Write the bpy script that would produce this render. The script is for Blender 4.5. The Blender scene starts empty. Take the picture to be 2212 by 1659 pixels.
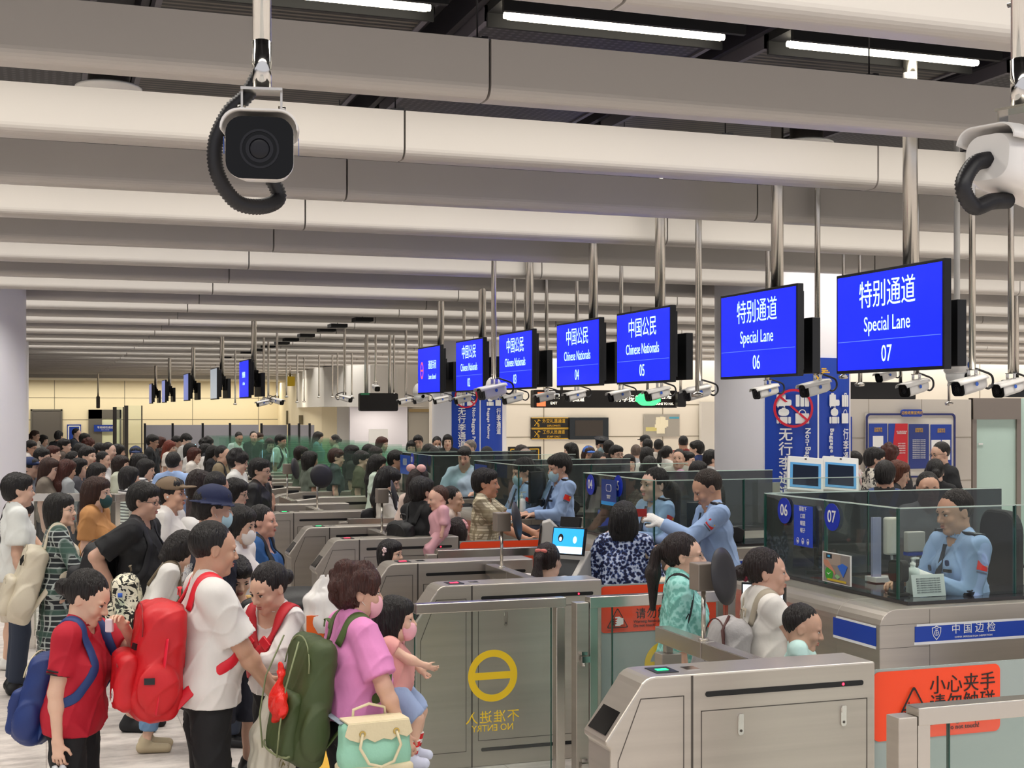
import bpy, math, random
import numpy as np
from mathutils import Vector, Matrix, Euler, Quaternion
random.seed(7)
SC = bpy.context.scene
COL = SC.collection
# ---------------------------------------------------------------- camera, world, lights, exposure
TH = math.atan(1006/2924.0); ST, CT = math.sin(TH), math.cos(TH)
F = 2924.0; HC = 2.2; HY = 890.0
cam = bpy.data.cameras.new('camera'); camo = bpy.data.objects.new('camera', cam); COL.objects.link(camo)
cam.sensor_fit = 'HORIZONTAL'; cam.sensor_width = 36.0; cam.lens = F/2212*36.0
cam.shift_y = (HY-829.5)/2212.0; cam.clip_start = 0.05; cam.clip_end = 300
camo.location = (0, 0, HC); camo.rotation_euler = (math.pi/2, 0, -TH)
SC.camera = camo
SC.view_settings.view_transform = 'Standard'; SC.view_settings.look = 'None'
SC.view_settings.exposure = 0.18; SC.view_settings.gamma = 1.0; SC.view_settings.use_curve_mapping = False
w = bpy.data.worlds.new('World'); SC.world = w; w.use_nodes = True
w.node_tree.nodes['Background'].inputs[0].default_value = (0.93, 0.93, 1.0, 1)
w.node_tree.nodes['Background'].inputs[1].default_value = 0.75
SC.cycles.use_denoising = True
SC.cycles.max_bounces = 6; SC.cycles.diffuse_bounces = 3; SC.cycles.glossy_bounces = 3
SC.cycles.transparent_max_bounces = 24; SC.cycles.transmission_bounces = 4
SC.cycles.caustics_reflective = False; SC.cycles.caustics_refractive = False
SC.cycles.sample_clamp_indirect = 4.0

BEAM_Y0, BEAM_DY = 4.15, 1.46
LAMP_Y0, LAMP_DY = 6.4, 2.92
def area(name, loc, sx, sy, power, color, rot=(0, 0, 0), spread=math.pi):
    l = bpy.data.lights.new(name, 'AREA'); l.shape = 'RECTANGLE'; l.size = sx; l.size_y = sy
    l.energy = power; l.color = color; l.spread = spread
    o = bpy.data.objects.new(name, l); o.location = loc; o.rotation_euler = rot; COL.objects.link(o); return o
for j in range(-3, 17):
    area('ceiling_light_row', (8 + 0.35*(j*2.9), LAMP_Y0 + LAMP_DY*j, 4.1), 34, 0.5, 400, (1.0, 0.95, 0.88), spread=math.radians(140))

# ---------------------------------------------------------------- pixel helpers
def W(xc, d, z):  # camera-right, depth, height -> world
    return Vector((xc*CT + d*ST, -xc*ST + d*CT, z))
def at_d(px, py, d): return W((px-1106)/F*d, d, HC-(py-HY)/F*d)
def at_z(px, py, z): return at_d(px, py, F*(HC-z)/(py-HY))
def at_Y(px, py, Y):
    t = (px-1106)/F; return at_d(px, py, Y/(CT - t*ST))
def at_X(px, py, X):
    t = (px-1106)/F; return at_d(px, py, X/(ST + t*CT))

# ---------------------------------------------------------------- materials
def lin(c):
    if isinstance(c, str):
        c = c.lstrip('#'); c = [int(c[i:i+2], 16)/255 for i in (0, 2, 4)]
    return tuple((v/12.92 if v <= 0.04045 else ((v+0.055)/1.055)**2.4) for v in c[:3]) + (1.0,)
_M = {}
def mat(name, color='#808080', rough=0.6, metal=0.0, emit=0.0, bump=0.0, bscale=40.0, vary=0.0, vscale=3.0, stretch=(1, 1, 1), alpha=None, coat=0.0, spec=None, sss=0.0):
    if name in _M: return _M[name]
    m = bpy.data.materials.new(name); m.use_nodes = True; nt = m.node_tree; N = nt.nodes; L = nt.links
    b = N['Principled BSDF']; c = lin(color)
    b.inputs['Base Color'].default_value = c; b.inputs['Roughness'].default_value = rough; b.inputs['Metallic'].default_value = metal
    if spec is not None: b.inputs['Specular IOR Level'].default_value = spec
    if coat: b.inputs['Coat Weight'].default_value = coat
    if emit:
        b.inputs['Emission Color'].default_value = c; b.inputs['Emission Strength'].default_value = emit
    if bump or vary:
        tc = N.new('ShaderNodeTexCoord'); mp = N.new('ShaderNodeMapping'); mp.inputs['Scale'].default_value = stretch
        L.new(tc.outputs['Object'], mp.inputs['Vector'])
        if bump:
            n = N.new('ShaderNodeTexNoise'); n.inputs['Scale'].default_value = bscale; n.inputs['Detail'].default_value = 4
            L.new(mp.outputs[0], n.inputs['Vector'])
            bp = N.new('ShaderNodeBump'); bp.inputs['Strength'].default_value = bump; bp.inputs['Distance'].default_value = 0.02
            L.new(n.outputs[0], bp.inputs['Height']); L.new(bp.outputs[0], b.inputs['Normal'])
        if vary:
            n2 = N.new('ShaderNodeTexNoise'); n2.inputs['Scale'].default_value = vscale; n2.inputs['Detail'].default_value = 5
            L.new(mp.outputs[0], n2.inputs['Vector'])
            r = N.new('ShaderNodeValToRGB')
            r.color_ramp.elements[0].position = 0.3; r.color_ramp.elements[1].position = 0.7
            r.color_ramp.elements[0].color = tuple(max(0, v*(1-vary)) for v in c[:3]) + (1,)
            r.color_ramp.elements[1].color = tuple(min(1, v*(1+vary)) for v in c[:3]) + (1,)
            L.new(n2.outputs[0], r.inputs[0]); L.new(r.outputs[0], b.inputs['Base Color'])
    _M[name] = m; return m
def glass(name, color='#e8f4f0', op=0.10, rough=0.02):
    if name in _M: return _M[name]
    m = bpy.data.materials.new(name); m.use_nodes = True; nt = m.node_tree; N = nt.nodes; L = nt.links
    N.clear(); out = N.new('ShaderNodeOutputMaterial'); tr = N.new('ShaderNodeBsdfTransparent'); gl = N.new('ShaderNodeBsdfGlossy')
    df = N.new('ShaderNodeBsdfDiffuse'); m1 = N.new('ShaderNodeMixShader'); m2 = N.new('ShaderNodeMixShader'); fr = N.new('ShaderNodeFresnel')
    tr.inputs[0].default_value = lin(color); gl.inputs['Roughness'].default_value = rough; gl.inputs[0].default_value = (1, 1, 1, 1)
    df.inputs[0].default_value = lin(color); fr.inputs[0].default_value = 1.35
    m1.inputs[0].default_value = op; L.new(tr.outputs[0], m1.inputs[1]); L.new(df.outputs[0], m1.inputs[2])
    ge = N.new('ShaderNodeNewGeometry'); su = N.new('ShaderNodeMath'); su.operation = 'SUBTRACT'; su.use_clamp = True; L.new(fr.outputs[0], su.inputs[0]); L.new(ge.outputs['Backfacing'], su.inputs[1])
    L.new(su.outputs[0], m2.inputs[0]); L.new(m1.outputs[0], m2.inputs[1]); L.new(gl.outputs[0], m2.inputs[2]); L.new(m2.outputs[0], out.inputs[0])
    _M[name] = m; return m

# ---------------------------------------------------------------- mesh builder
class MB:
    def __init__(s): s.v = []; s.f = []; s.sm = []
    def add(s, vs, fs, smooth=False, M=None):
        o = len(s.v)
        if M is not None: vs = [M @ Vector(p) for p in vs]
        s.v += [tuple(p) for p in vs]; s.f += [tuple(i+o for i in f) for f in fs]; s.sm += [smooth]*len(fs); return s
    def box(s, lo, hi, M=None):
        x0, y0, z0 = lo; x1, y1, z1 = hi
        return s.add([(x0,y0,z0),(x1,y0,z0),(x1,y1,z0),(x0,y1,z0),(x0,y0,z1),(x1,y0,z1),(x1,y1,z1),(x0,y1,z1)],
            [(0,3,2,1),(4,5,6,7),(0,1,5,4),(1,2,6,5),(2,3,7,6),(3,0,4,7)], False, M)
    def cbox(s, c, sz, M=None):
        return s.box([c[i]-sz[i]/2 for i in range(3)], [c[i]+sz[i]/2 for i in range(3)], M)
    def rbox(s, lo, hi, r, n=3, M=None, axis=2):
        # box whose outline across `axis` has rounded corners
        ax = [i for i in range(3) if i != axis]
        a0, a1, b0, b1 = lo[ax[0]], hi[ax[0]], lo[ax[1]], hi[ax[1]]
        pts = []
        for (cx, cy, s0) in ((a1-r, b1-r, 0), (a0+r, b1-r, 90), (a0+r, b0+r, 180), (a1-r, b0+r, 270)):
            for k in range(n+1):
                t = math.radians(s0 + 90*k/n); pts.append((cx+r*math.cos(t), cy+r*math.sin(t)))
        return s.prism(pts, lo[axis], hi[axis], axis, M)
    def prism(s, pts, h0, h1, axis=2, M=None, smooth=False):
        n = len(pts); vs = []
        for h in (h0, h1):
            for p in pts:
                q = [0, 0, 0]; ax = [i for i in range(3) if i != axis]; q[ax[0]] = p[0]; q[ax[1]] = p[1]; q[axis] = h; vs.append(tuple(q))
        fs = [tuple(range(n))[::-1], tuple(range(n, 2*n))]
        o = len(s.f)
        s.add(vs, fs + [(i, (i+1) % n, n+(i+1) % n, n+i) for i in range(n)], False, M)
        if smooth: s.sm[o+2:] = [True]*n
        return s
    def cyl(s, p0, p1, r0, r1=None, n=16, caps=True, M=None):
        return s.tube([p0, p1], [r0, r0 if r1 is None else r1], n, caps, M)
    def tube(s, pts, rs, n=12, caps=True, M=None):
        pts = [Vector(p) for p in pts]
        if not hasattr(rs, '__len__'): rs = [rs]*len(pts)
        vs = []; fs = []; ref = None
        for i, p in enumerate(pts):
            a = pts[max(0, i-1)]; b = pts[min(len(pts)-1, i+1)]; t = (b-a).normalized()
            if ref is None:
                ref = Vector((0, 0, 1)) if abs(t.z) < 0.9 else Vector((1, 0, 0))
            u = t.cross(ref).normalized(); v = u.cross(t).normalized(); ref = v
            for k in range(n):
                an = 2*math.pi*k/n; vs.append(p + (u*math.cos(an) + v*math.sin(an))*rs[i])
        for i in range(len(pts)-1):
            for k in range(n):
                fs.append((i*n+k, i*n+(k+1) % n, (i+1)*n+(k+1) % n, (i+1)*n+k))
        s.add(vs, fs, True, M)
        if caps:
            o = len(s.v)-len(vs); s.f += [tuple(o+k for k in range(n))[::-1], tuple(o+(len(pts)-1)*n+k for k in range(n))]; s.sm += [False]*2
        return s
    def ell(s, c, r, nu=16, nv=10, M=None, R=None):
        vs = []; fs = []
        if not hasattr(r, '__len__'): r = (r, r, r)
        for j in range(nv+1):
            ph = math.pi*j/nv
            for i in range(nu):
                th = 2*math.pi*i/nu
                p = Vector((r[0]*math.sin(ph)*math.cos(th), r[1]*math.sin(ph)*math.sin(th), r[2]*math.cos(ph)))
                if R is not None: p = R @ p
                vs.append(p + Vector(c))
        for j in range(nv):
            for i in range(nu):
                fs.append((j*nu+i, (j+1)*nu+i, (j+1)*nu+(i+1) % nu, j*nu+(i+1) % nu))
        return s.add(vs, fs, True, M)
    def lathe(s, prof, c=(0, 0, 0), n=24, M=None):
        vs = []; fs = []
        for (r, z) in prof:
            for i in range(n):
                a = 2*math.pi*i/n; vs.append((c[0]+r*math.cos(a), c[1]+r*math.sin(a), c[2]+z))
        for j in range(len(prof)-1):
            for i in range(n): fs.append((j*n+i, j*n+(i+1) % n, (j+1)*n+(i+1) % n, (j+1)*n+i))
        return s.add(vs, fs, True, M)
    def build(s, name, m, parent=None, bevel=0.0, loc=None):
        me = bpy.data.meshes.new(name); me.from_pydata(s.v, [], s.f); me.polygons.foreach_set('use_smooth', s.sm)
        if m is not None: me.materials.append(m)
        o = bpy.data.objects.new(name, me); COL.objects.link(o)
        if loc is not None: o.location = loc
        if parent is not None: o.parent = parent
        if bevel:
            b = o.modifiers.new('bevel', 'BEVEL'); b.width = bevel; b.segments = 2; b.limit_method = 'ANGLE'; b.angle_limit = math.radians(40)
        return o
def empty(name, loc=(0, 0, 0), rz=0.0, rot=None):
    o = bpy.data.objects.new(name, None); COL.objects.link(o); o.location = loc; o.rotation_euler = rot if rot else (0, 0, rz); o.empty_display_size = 0.1
    return o
def tag(o, label, cat, group=None, kind=None):
    o['label'] = label; o['category'] = cat
    if group: o['group'] = group
    if kind: o['kind'] = kind
    return o
def struct(o, label=None):
    o['kind'] = 'structure'
    if label: o['label'] = label
    return o
def copy_tree(o, parent=None, swap=None):
    c = o.copy(); COL.objects.link(c)
    if parent is not None: c.parent = parent
    for ch in list(o.children): copy_tree(ch, c, swap)
    return c
# text turned into a flat mesh; lies in the local XZ plane facing -Y, its origin is the anchor
def text(s, size, m, parent, loc, name='lettering', rot=(math.pi/2, 0, 0), align='CENTER', sx=1.0, ext=0.0008, bold=0.0, lsp=1.0, csp=1.0, valign='CENTER'):
    cu = bpy.data.curves.new(name, 'FONT'); cu.body = s; cu.size = size; cu.align_x = align; cu.align_y = valign
    cu.extrude = ext; cu.offset = bold; cu.space_line = lsp; cu.space_character = csp; cu.resolution_u = 3
    tmp = bpy.data.objects.new('tmp', cu); COL.objects.link(tmp)
    dg = bpy.context.evaluated_depsgraph_get()
    me = bpy.data.meshes.new_from_object(tmp.evaluated_get(dg), depsgraph=dg)
    bpy.data.objects.remove(tmp); bpy.data.curves.remove(cu)
    me.name = name; me.materials.clear(); me.materials.append(m)
    o = bpy.data.objects.new(name, me); COL.objects.link(o); o.scale = (sx, 1, 1); o.location = loc; o.rotation_euler = rot
    if parent is not None: o.parent = parent
    return o
# ================================================================ materials used all over
STEEL = mat('brushed_steel', '#bdb6ac', 0.32, 0.72, bump=0.05, bscale=60, stretch=(0.4, 0.4, 14), vary=0.08, vscale=1.2)
STEELH = mat('brushed_steel_rail', '#c9c4bc', 0.24, 0.95)
STEELD = mat('steel_edge_dark', '#5d5853', 0.4, 0.8)
CHROME = mat('chrome', '#d8d6d2', 0.12, 1.0)
BLACK = mat('black_plastic', '#121316', 0.4); BLACKM = mat('matt_black', '#0c0c0e', 0.75)
SLOT = mat('slot_black', '#060607', 0.5)
WHITEP = mat('white_plastic', '#e6e6e4', 0.35)
GREYP = mat('grey_plastic', '#8d8d8c', 0.5)
WALLW = mat('wall_white_panel', '#e9e2d6', 0.55); WALLY = mat('wall_cream_panel', '#efe3c6', 0.5)
PILL = mat('pillar_white', '#f1eff4', 0.35)
BAF = mat('baffle_satin', '#b5b0aa', 0.42)
DARKC = mat('ceiling_dark', '#0d0c0e', 0.8); FRAMEC = mat('ceiling_frame_grey', '#55525a', 0.5)
JOINT = mat('panel_joint', '#8f8776', 0.7)
BLUE = mat('sign_blue', '#1f3f9e', 0.4); BLUEB = mat('banner_blue', '#1a44b0', 0.45)
WHITE = mat('sign_white', '#f2f2f0', 0.5); GOLD = mat('sign_gold', '#e8b62c', 0.45); REDS = mat('sign_red', '#d3213a', 0.45)
ORANGE = mat('warning_orange', '#f2481c', 0.45); YEL = mat('decal_yellow', '#e6c31e', 0.5); INK = mat('ink_black', '#151313', 0.6)
SIGNK = mat('sign_black', '#1b1816', 0.4)
GREYG = mat('frosted_grey_panel', '#9aa6a3', 0.25)
LED_R = mat('led_red', '#ff2038', 0.4, emit=6); LED_G = mat('led_green', '#18e070', 0.4, emit=3)
SCRB = mat('screen_blue', '#0d22f0', 0.3, emit=0.95); SCRW = mat('screen_lettering', '#c8f2ff', 0.4, emit=1.1); SCRL = mat('screen_line', '#5a78ff', 0.4, emit=0.9)
SCRR = mat('screen_pink', '#f0607a', 0.4, emit=0.8)
GL = glass('clear_glass', '#f4faf7', 0.015); GLG = glass('green_glass', '#f7fbf9', 0.02); GLEDGE = mat('glass_edge', '#1f4d42', 0.15)
GLD = glass('smoked_glass', '#8f9396', 0.12)
FROST = mat('frosted_glass', '#bcd6cc', 0.35)

def floor_mat():
    m = bpy.data.materials.new('marble_floor'); m.use_nodes = True; nt = m.node_tree; N = nt.nodes; L = nt.links; b = N['Principled BSDF']
    tc = N.new('ShaderNodeTexCoord'); mp = N.new('ShaderNodeMapping'); mp.inputs['Scale'].default_value = (1.2, 3.0, 1)
    L.new(tc.outputs['Object'], mp.inputs[0]); n = N.new('ShaderNodeTexNoise'); n.inputs['Scale'].default_value = 2.4; n.inputs['Detail'].default_value = 9; n.inputs['Roughness'].default_value = 0.7
    L.new(mp.outputs[0], n.inputs['Vector']); r = N.new('ShaderNodeValToRGB'); e = r.color_ramp.elements
    e[0].position = 0.36; e[0].color = lin('#b0a7a1'); e[1].position = 0.60; e[1].color = lin('#e2dad3')
    L.new(n.outputs[0], r.inputs[0])
    br = N.new('ShaderNodeTexBrick'); br.offset = 0.0; br.inputs['Scale'].default_value = 1.0; br.inputs['Brick Width'].default_value = 0.9; br.inputs['Row Height'].default_value = 0.9
    br.inputs['Mortar Size'].default_value = 0.003; br.inputs['Color1'].default_value = (1, 1, 1, 1); br.inputs['Color2'].default_value = (0.93, 0.93, 0.93, 1); br.inputs['Mortar'].default_value = (0.55, 0.52, 0.5, 1)
    L.new(tc.outputs['Object'], br.inputs['Vector']); mx = N.new('ShaderNodeMixRGB'); mx.blend_type = 'MULTIPLY'; mx.inputs[0].default_value = 1
    L.new(r.outputs[0], mx.inputs[1]); L.new(br.outputs[0], mx.inputs[2]); L.new(mx.outputs[0], b.inputs['Base Color']); b.inputs['Roughness'].default_value = 0.38
    return m
b = MB(); b.box((-45, -6, -0.1), (60, 70, 0)); struct(b.build('floor', floor_mat()))
# ceiling void: dark slab above the hanging baffles
b = MB(); b.box((-45, -2, 5.2), (60, 70, 5.3)); struct(b.build('ceiling', DARKC))
# hanging baffles: one object per row, cut at the joints
def baffle_profile():
    hw, z0, z1, r = 0.09, 3.55, 3.80, 0.055
    pts = [(-hw, z1)]
    for k in range(7):
        a = math.radians(180 + 90*k/6); pts.append((-hw + r + r*math.cos(a), z0 + r + r*math.sin(a)))
    for k in range(7):
        a = math.radians(270 + 90*k/6); pts.append((hw - r + r*math.cos(a), z0 + r + r*math.sin(a)))
    pts.append((hw, z1)); return pts
prof = baffle_profile()
for k in range(0, 35):
    Y = BEAM_Y0 + BEAM_DY*k
    x0 = max(-40, -0.42*Y - 8); x1 = min(58, 0.85*Y + 8)
    b = MB(); s = 1.80 + (0.0 if k % 1 == 0 else 0)
    j0 = math.floor((x0-s)/2.93)
    xx = s + 2.93*j0
    while xx < x1:
        b.prism([(p[0]+Y, p[1]) for p in prof], xx+0.006, xx+2.93-0.006, axis=0); xx += 2.93
    for i in range(len(b.f)):   # smooth the rounded lower edge only
        if len(b.f[i]) == 4: b.sm[i] = False
    o = b.build('trim_%d' % (k+1), BAF); struct(o, 'long white metal ceiling baffle running across the hall')
# cross-beams, mesh panels and fluorescent fittings in the ceiling void near the camera
def mesh_mat(name, base, dot, scale, kind):
    m = bpy.data.materials.new(name); m.use_nodes = True; nt = m.node_tree; N = nt.nodes; L = nt.links; b = N['Principled BSDF']
    tc = N.new('ShaderNodeTexCoord'); r = N.new('ShaderNodeValToRGB'); r.color_ramp.interpolation = 'LINEAR'
    if kind == 'dot':
        v = N.new('ShaderNodeTexVoronoi'); v.inputs['Randomness'].default_value = 0.0; v.inputs['Scale'].default_value = scale; L.new(tc.outputs['Object'], v.inputs['Vector']); L.new(v.outputs['Distance'], r.inputs[0])
        r.color_ramp.elements[0].position = 0.28; r.color_ramp.elements[0].color = lin(dot); r.color_ramp.elements[1].position = 0.36; r.color_ramp.elements[1].color = lin(base)
    else:
        v = N.new('ShaderNodeTexWave'); v.bands_direction = 'Y'; v.inputs['Scale'].default_value = scale; L.new(tc.outputs['Object'], v.inputs['Vector']); L.new(v.outputs['Fac'], r.inputs[0])
        r.color_ramp.elements[0].position = 0.45; r.color_ramp.elements[0].color = lin(base); r.color_ramp.elements[1].position = 0.8; r.color_ramp.elements[1].color = lin(dot)
    L.new(r.outputs[0], b.inputs['Base Color']); b.inputs['Roughness'].default_value = 0.5; return m
MESHD = mesh_mat('perforated_black_sheet', '#1a191d', '#4a464c', 22, 'dot')
MESHW = mesh_mat('ribbed_dark_sheet', '#141316', '#5a544c', 5.5, 'wave')
TUBE = mat('fluorescent_tube', '#fff6e0', 0.4, emit=9)
n = 0
for j in range(-1, 5):
    Yp = LAMP_Y0 + LAMP_DY*j
    for i in range(-7, 8):
        Xp = 2.15 + 1.6*i
        if Xp > 0.85*Yp + 4 or Xp < -0.5*Yp - 3: continue
        b = MB(); b.box((Xp-0.03, Yp+0.12, 4.19), (Xp+1.26, Yp+2.45, 4.205)); panel_m = MESHD if (i + j) % 2 == 0 else MESHW
        p = struct(b.build('ceiling_panel', panel_m))
        f = MB()
        for (a0, a1, c0, c1) in ((Xp-0.05, Xp+1.28, Yp+0.1, Yp+0.13), (Xp-0.05, Xp+1.28, Yp+2.43, Yp+2.46), (Xp-0.05, Xp-0.02, Yp+0.1, Yp+2.46), (Xp+1.25, Xp+1.28, Yp+0.1, Yp+2.46)):
            f.box((a0, c0, 4.18), (a1, c1, 4.26))
        f.build('panel_frame', FRAMEC, p)
        if j <= 1:
            L_ = tag(empty('fluorescent_light', (Xp+0.61, Yp, 4.15)), 'fluorescent tube light in black housing above the baffles' if (i, j) not in ((0, 0), (-1, 0), (1, 0)) else ('fluorescent tube light glowing in full view above the big baffle' if i == 0 else 'fluorescent tube light cut by the picture top behind the chrome camera pole' if i < 0 else 'fluorescent tube light above the largest Special Lane screen pole'), 'ceiling light', 'fluorescent lights in the dark ceiling void')
            hb = MB(); hb.box((-0.66, -0.16, 0.06), (0.66, 0.1, 0.17)); hb.box((-0.66, -0.18, 0.0), (0.66, -0.15, 0.17)); hb.box((-0.66, 0.08, -0.01), (0.66, 0.1, 0.1)); hb.build('housing', BLACKM, L_)
            tb = MB(); tb.cyl((-0.59, -0.03, 0.02), (0.59, -0.03, 0.02), 0.021, n=12); tb.cyl((-0.61, -0.03, 0.02), (-0.59, -0.03, 0.02), 0.016); tb.cyl((0.59, -0.03, 0.02), (0.61, -0.03, 0.02), 0.016); tb.build('tube', TUBE, L_)
for i in range(-6, 8):       # steel joists of the void
    Xp = 2.15 + 1.6*i - 0.19
    b = MB(); b.box((Xp-0.13, 1.5, 4.25), (Xp-0.09, 24, 4.42)); b.box((Xp+0.09, 1.5, 4.25), (Xp+0.13, 24, 4.42)); b.box((Xp-0.10, 1.5, 4.40), (Xp+0.10, 24, 4.42))
    struct(b.build('ceiling_joist', mat('joist_dark', '#24222a', 0.5)))
# wires that carry the nearer baffles
WIRE = mat('wire_dark', '#2b2a2e', 0.4, 0.6)
for k in range(0, 4):
    Y = BEAM_Y0 + BEAM_DY*k
    for xx in (1.8-2.93-0.03, 1.8-0.03, 1.8+1.95, 1.8+2.93+1.9, 1.8+2.93*3):
        b = MB(); b.cyl((0, 0, 0.02), (0, 0, 1.4), 0.004, n=6); b.cbox((0, 0, 0.012), (0.06, 0.06, 0.02)); b.cbox((0.03, 0, 0.022), (0.03, 0.03, 0.02))
        o = b.build('suspension_wire', WIRE, loc=(xx, Y, 3.80)); tag(o, 'thin dark suspension wire with a clip on top of a baffle', 'wire', 'suspension wires of the ceiling baffles')
# round ceiling loudspeakers
for (px, py, lab) in ((235, 193, 'round white ceiling speaker above the baffles, by the big hanging camera'), (1742, 312, 'round white ceiling speaker in the dark gap above the lane signs')):
    P = at_z(px, py, 3.98)
    t = tag(empty('ceiling_speaker', P), lab, 'speaker')
    b = MB(); b.lathe([(0.0, 0), (0.17, 0), (0.18, 0.008), (0.17, 0.016), (0, 0.016)]); b.build('front_plate', WHITEP, t)
    b = MB(); b.lathe([(0.11, 0.016), (0.11, 0.16), (0, 0.16)]); b.build('can', STEELD, t); b = MB(); b.cyl((0, 0, 0.16), (0, 0, 1.22), 0.006, n=6); b.build('rod', WIRE, t)
# black box lights hung in the bays half way down the hall
for (px, py) in ((783, 691), (729, 704), (705, 713), (661, 725), (628, 734), (609, 741), (579, 748), (556, 756), (534, 761), (487, 771)):
    P = at_z(px, py, 3.545)
    b = MB(); b.cbox((0, 0, 0), (0.26, 0.30, 0.055)); b.cyl((0, 0, 0.02), (0, 0, 1.655), 0.006, n=6)
    tag(b.build('black_downlight', BLACKM, loc=P), 'flat black downlight box hanging between ceiling baffles', 'ceiling light', 'row of black downlight boxes')

# ================================================================ walls
def wallX(name, px0, px1, Y, z0=0, z1=4.2, m=WALLW, th=0.15, joints=(), jx=0, ynear=False):
    a = at_Y(px0, 900, Y).x; c = at_Y(px1, 900, Y).x
    b = MB(); b.box((a, Y, z0), (c, Y+th, z1)); o = struct(b.build(name, m))
    if joints or jx:
        g = MB()
        for z in joints: g.box((a, Y-0.004, z-0.012), (c, Y, z+0.012))
        if jx:
            x = a + jx*0.5
            while x < c: g.box((x-0.012, Y-0.004, z0), (x+0.012, Y, z1)); x += jx
        g.build('panel_joints', JOINT, o)
    return o, a, c
FARY = 55.0
wallX('wall_far', 40, 600, FARY, joints=(0.95, 1.9, 2.75), jx=2.6, m=WALLY)
b = MB(); b.box((at_Y(40, 900, FARY-4).x-3, FARY-4, 3.42), (at_Y(680, 900, FARY-4).x, FARY, 3.9)); struct(b.build('ceiling_bulkhead', mat('bulkhead_grey', '#b9b6b0', 0.6)))
area('cove_light_far', (at_Y(330, 900, FARY-1.2).x, FARY-1.2, 3.36), 16, 0.5, 240, (1.0, 0.92, 0.74))
area('cove_light_side', (at_Y(700, 900, 46).x, 44.5, 3.3), 5, 0.5, 100, (1.0, 0.9, 0.7))
# stepped walls between the far wall and the white drum
def wall_between(name, A, B, z0, z1, m, th=0.12):
    A = Vector((A.x, A.y, 0)); B = Vector((B.x, B.y, 0)); d = (B-A).normalized(); nn = Vector((-d.y, d.x, 0))*th
    b = MB(); b.prism([(A.x, A.y), (B.x, B.y), (B.x+nn.x, B.y+nn.y), (A.x+nn.x, A.y+nn.y)], z0, z1, 2); return struct(b.build(name, m))
P1 = at_Y(600, 900, FARY); P2 = at_Y(640, 900, 48); P3 = at_Y(695, 900, 43); P4 = at_Y(727, 900, 42); P5 = at_Y(756, 900, 41)
wall_between('wall_side', P1, P2, 0, 4.2, WALLY); wall_between('wall_side', P2, P3, 0, 4.2, WALLY); wall_between('wall_side', P3, P5, 0, 4.2, mat('wall_cream_deep', '#e8dcbc', 0.5))
# dark window slots in the stepped wall
for (px, w_, y0, y1, Yw) in ((622, 8, 887, 917, 50.9), (651, 11, 897, 917, 46.6)):
    a = at_Y(px-w_/2, y0, Yw); c = at_Y(px+w_/2, y1, Yw); b = MB(); b.box((a.x, Yw-0.05, c.z), (c.x, Yw+0.05, a.z)); struct(b.build('window_1' if px < 640 else 'window_2', mat('window_dark', '#6b6450', 0.3)))
# rounded white drum (bulkhead) over the middle entrance, wall under it
drum = MB(); arc = [at_Y(641, 900, 47.5), at_Y(665, 900, 43), at_Y(700, 900, 40.5), at_Y(750, 900, 39), at_Y(800, 900, 38.3), at_Y(860, 900, 38), at_Y(940, 900, 38)]
pts = [(p.x, p.y) for p in arc]; pts2 = pts + [(pts[-1][0], pts[-1][1]+9), (pts[0][0]+1, pts[-1][1]+9.6)]
drum.prism(pts2, 2.36, 3.56, 2); struct(drum.build('ceiling_drum', mat('drum_white', '#ebe8e2', 0.5)))
wall_between('wall_middle', at_Y(728, 900, 41), at_Y(756, 900, 40.6), 0, 2.36, mat('wall_grey_panel', '#c9c7c2', 0.5))
wall_between('wall_middle', at_Y(756, 900, 40.4), at_Y(880, 900, 40.4), 0, 2.36, mat('wall_lilac_white', '#dcdbe6', 0.5))
b = MB(); A = at_Y(879, 900, 40.6); B = at_Y(945, 900, 40.6); b.box((A.x, 40.6, 0), (B.x, 40.7, 2.36)); struct(b.build('wall_middle', WALLW))
A = at_Y(882, 890, 40.5); B = at_Y(928, 890, 40.5)
t = struct(empty('door_1', (A.x, 40.5, 0))); b = MB(); b.box((0, -0.03, 0), (B.x-A.x, 0.0, 2.2)); b.build('door_leaf', mat('door_grey', '#9b968c', 0.4), t)
b = MB(); b.box((B.x-A.x, -0.08, 0), (B.x-A.x+0.16, 0.0, 2.3)); b.box((0, -0.08, 2.2), (B.x-A.x+0.1, 0, 2.3)); b.build('door_frame', mat('door_frame_bronze', '#a08c66', 0.4, 0.5), t)
area('downlight_middle', (at_Y(820, 900, 39.7).x, 39.6, 2.34), 1.2, 0.3, 18, (1.0, 0.9, 0.75))
# white blank board in front of it
A = at_Y(797, 927, 37); B = at_Y(838, 960, 37)
b = MB(); b.box((A.x, 37, 0.9), (B.x, 37.03, A.z)); b.box((A.x+0.1, 37, 0), (A.x+0.14, 37.03, 0.9)); b.box((B.x-0.14, 37, 0), (B.x-0.1, 37.03, 0.9)); b.box((A.x, 36.8, 0), (B.x, 37.2, 0.03))
tag(b.build('display_board', WHITE), 'blank white display board on legs before the pale middle wall', 'board')
# beige wall on the right half
wallX('wall_right', 1040, 2500, 33.0, joints=(0.7, 1.55, 2.4), jx=3.4, m=WALLW)
wallX('wall_right_upper', 930, 1060, 36.0, m=WALLW)
area('wall_wash_right', (at_Y(1500, 900, 31).x+1, 31.3, 3.5), 22, 0.4, 150, (1.0, 0.88, 0.68))
b = MB(); b.box((-42, 62, 0), (58, 62.2, 4.8)); struct(b.build('wall_back', WALLW))
b = MB(); b.box((-42, 8, 0), (-41.8, 62, 4.8)); struct(b.build('wall_left', WALLW))
b = MB(); b.box((56, 2, 0), (56.2, 62, 4.8)); struct(b.build('wall_outer', WALLW))
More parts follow.
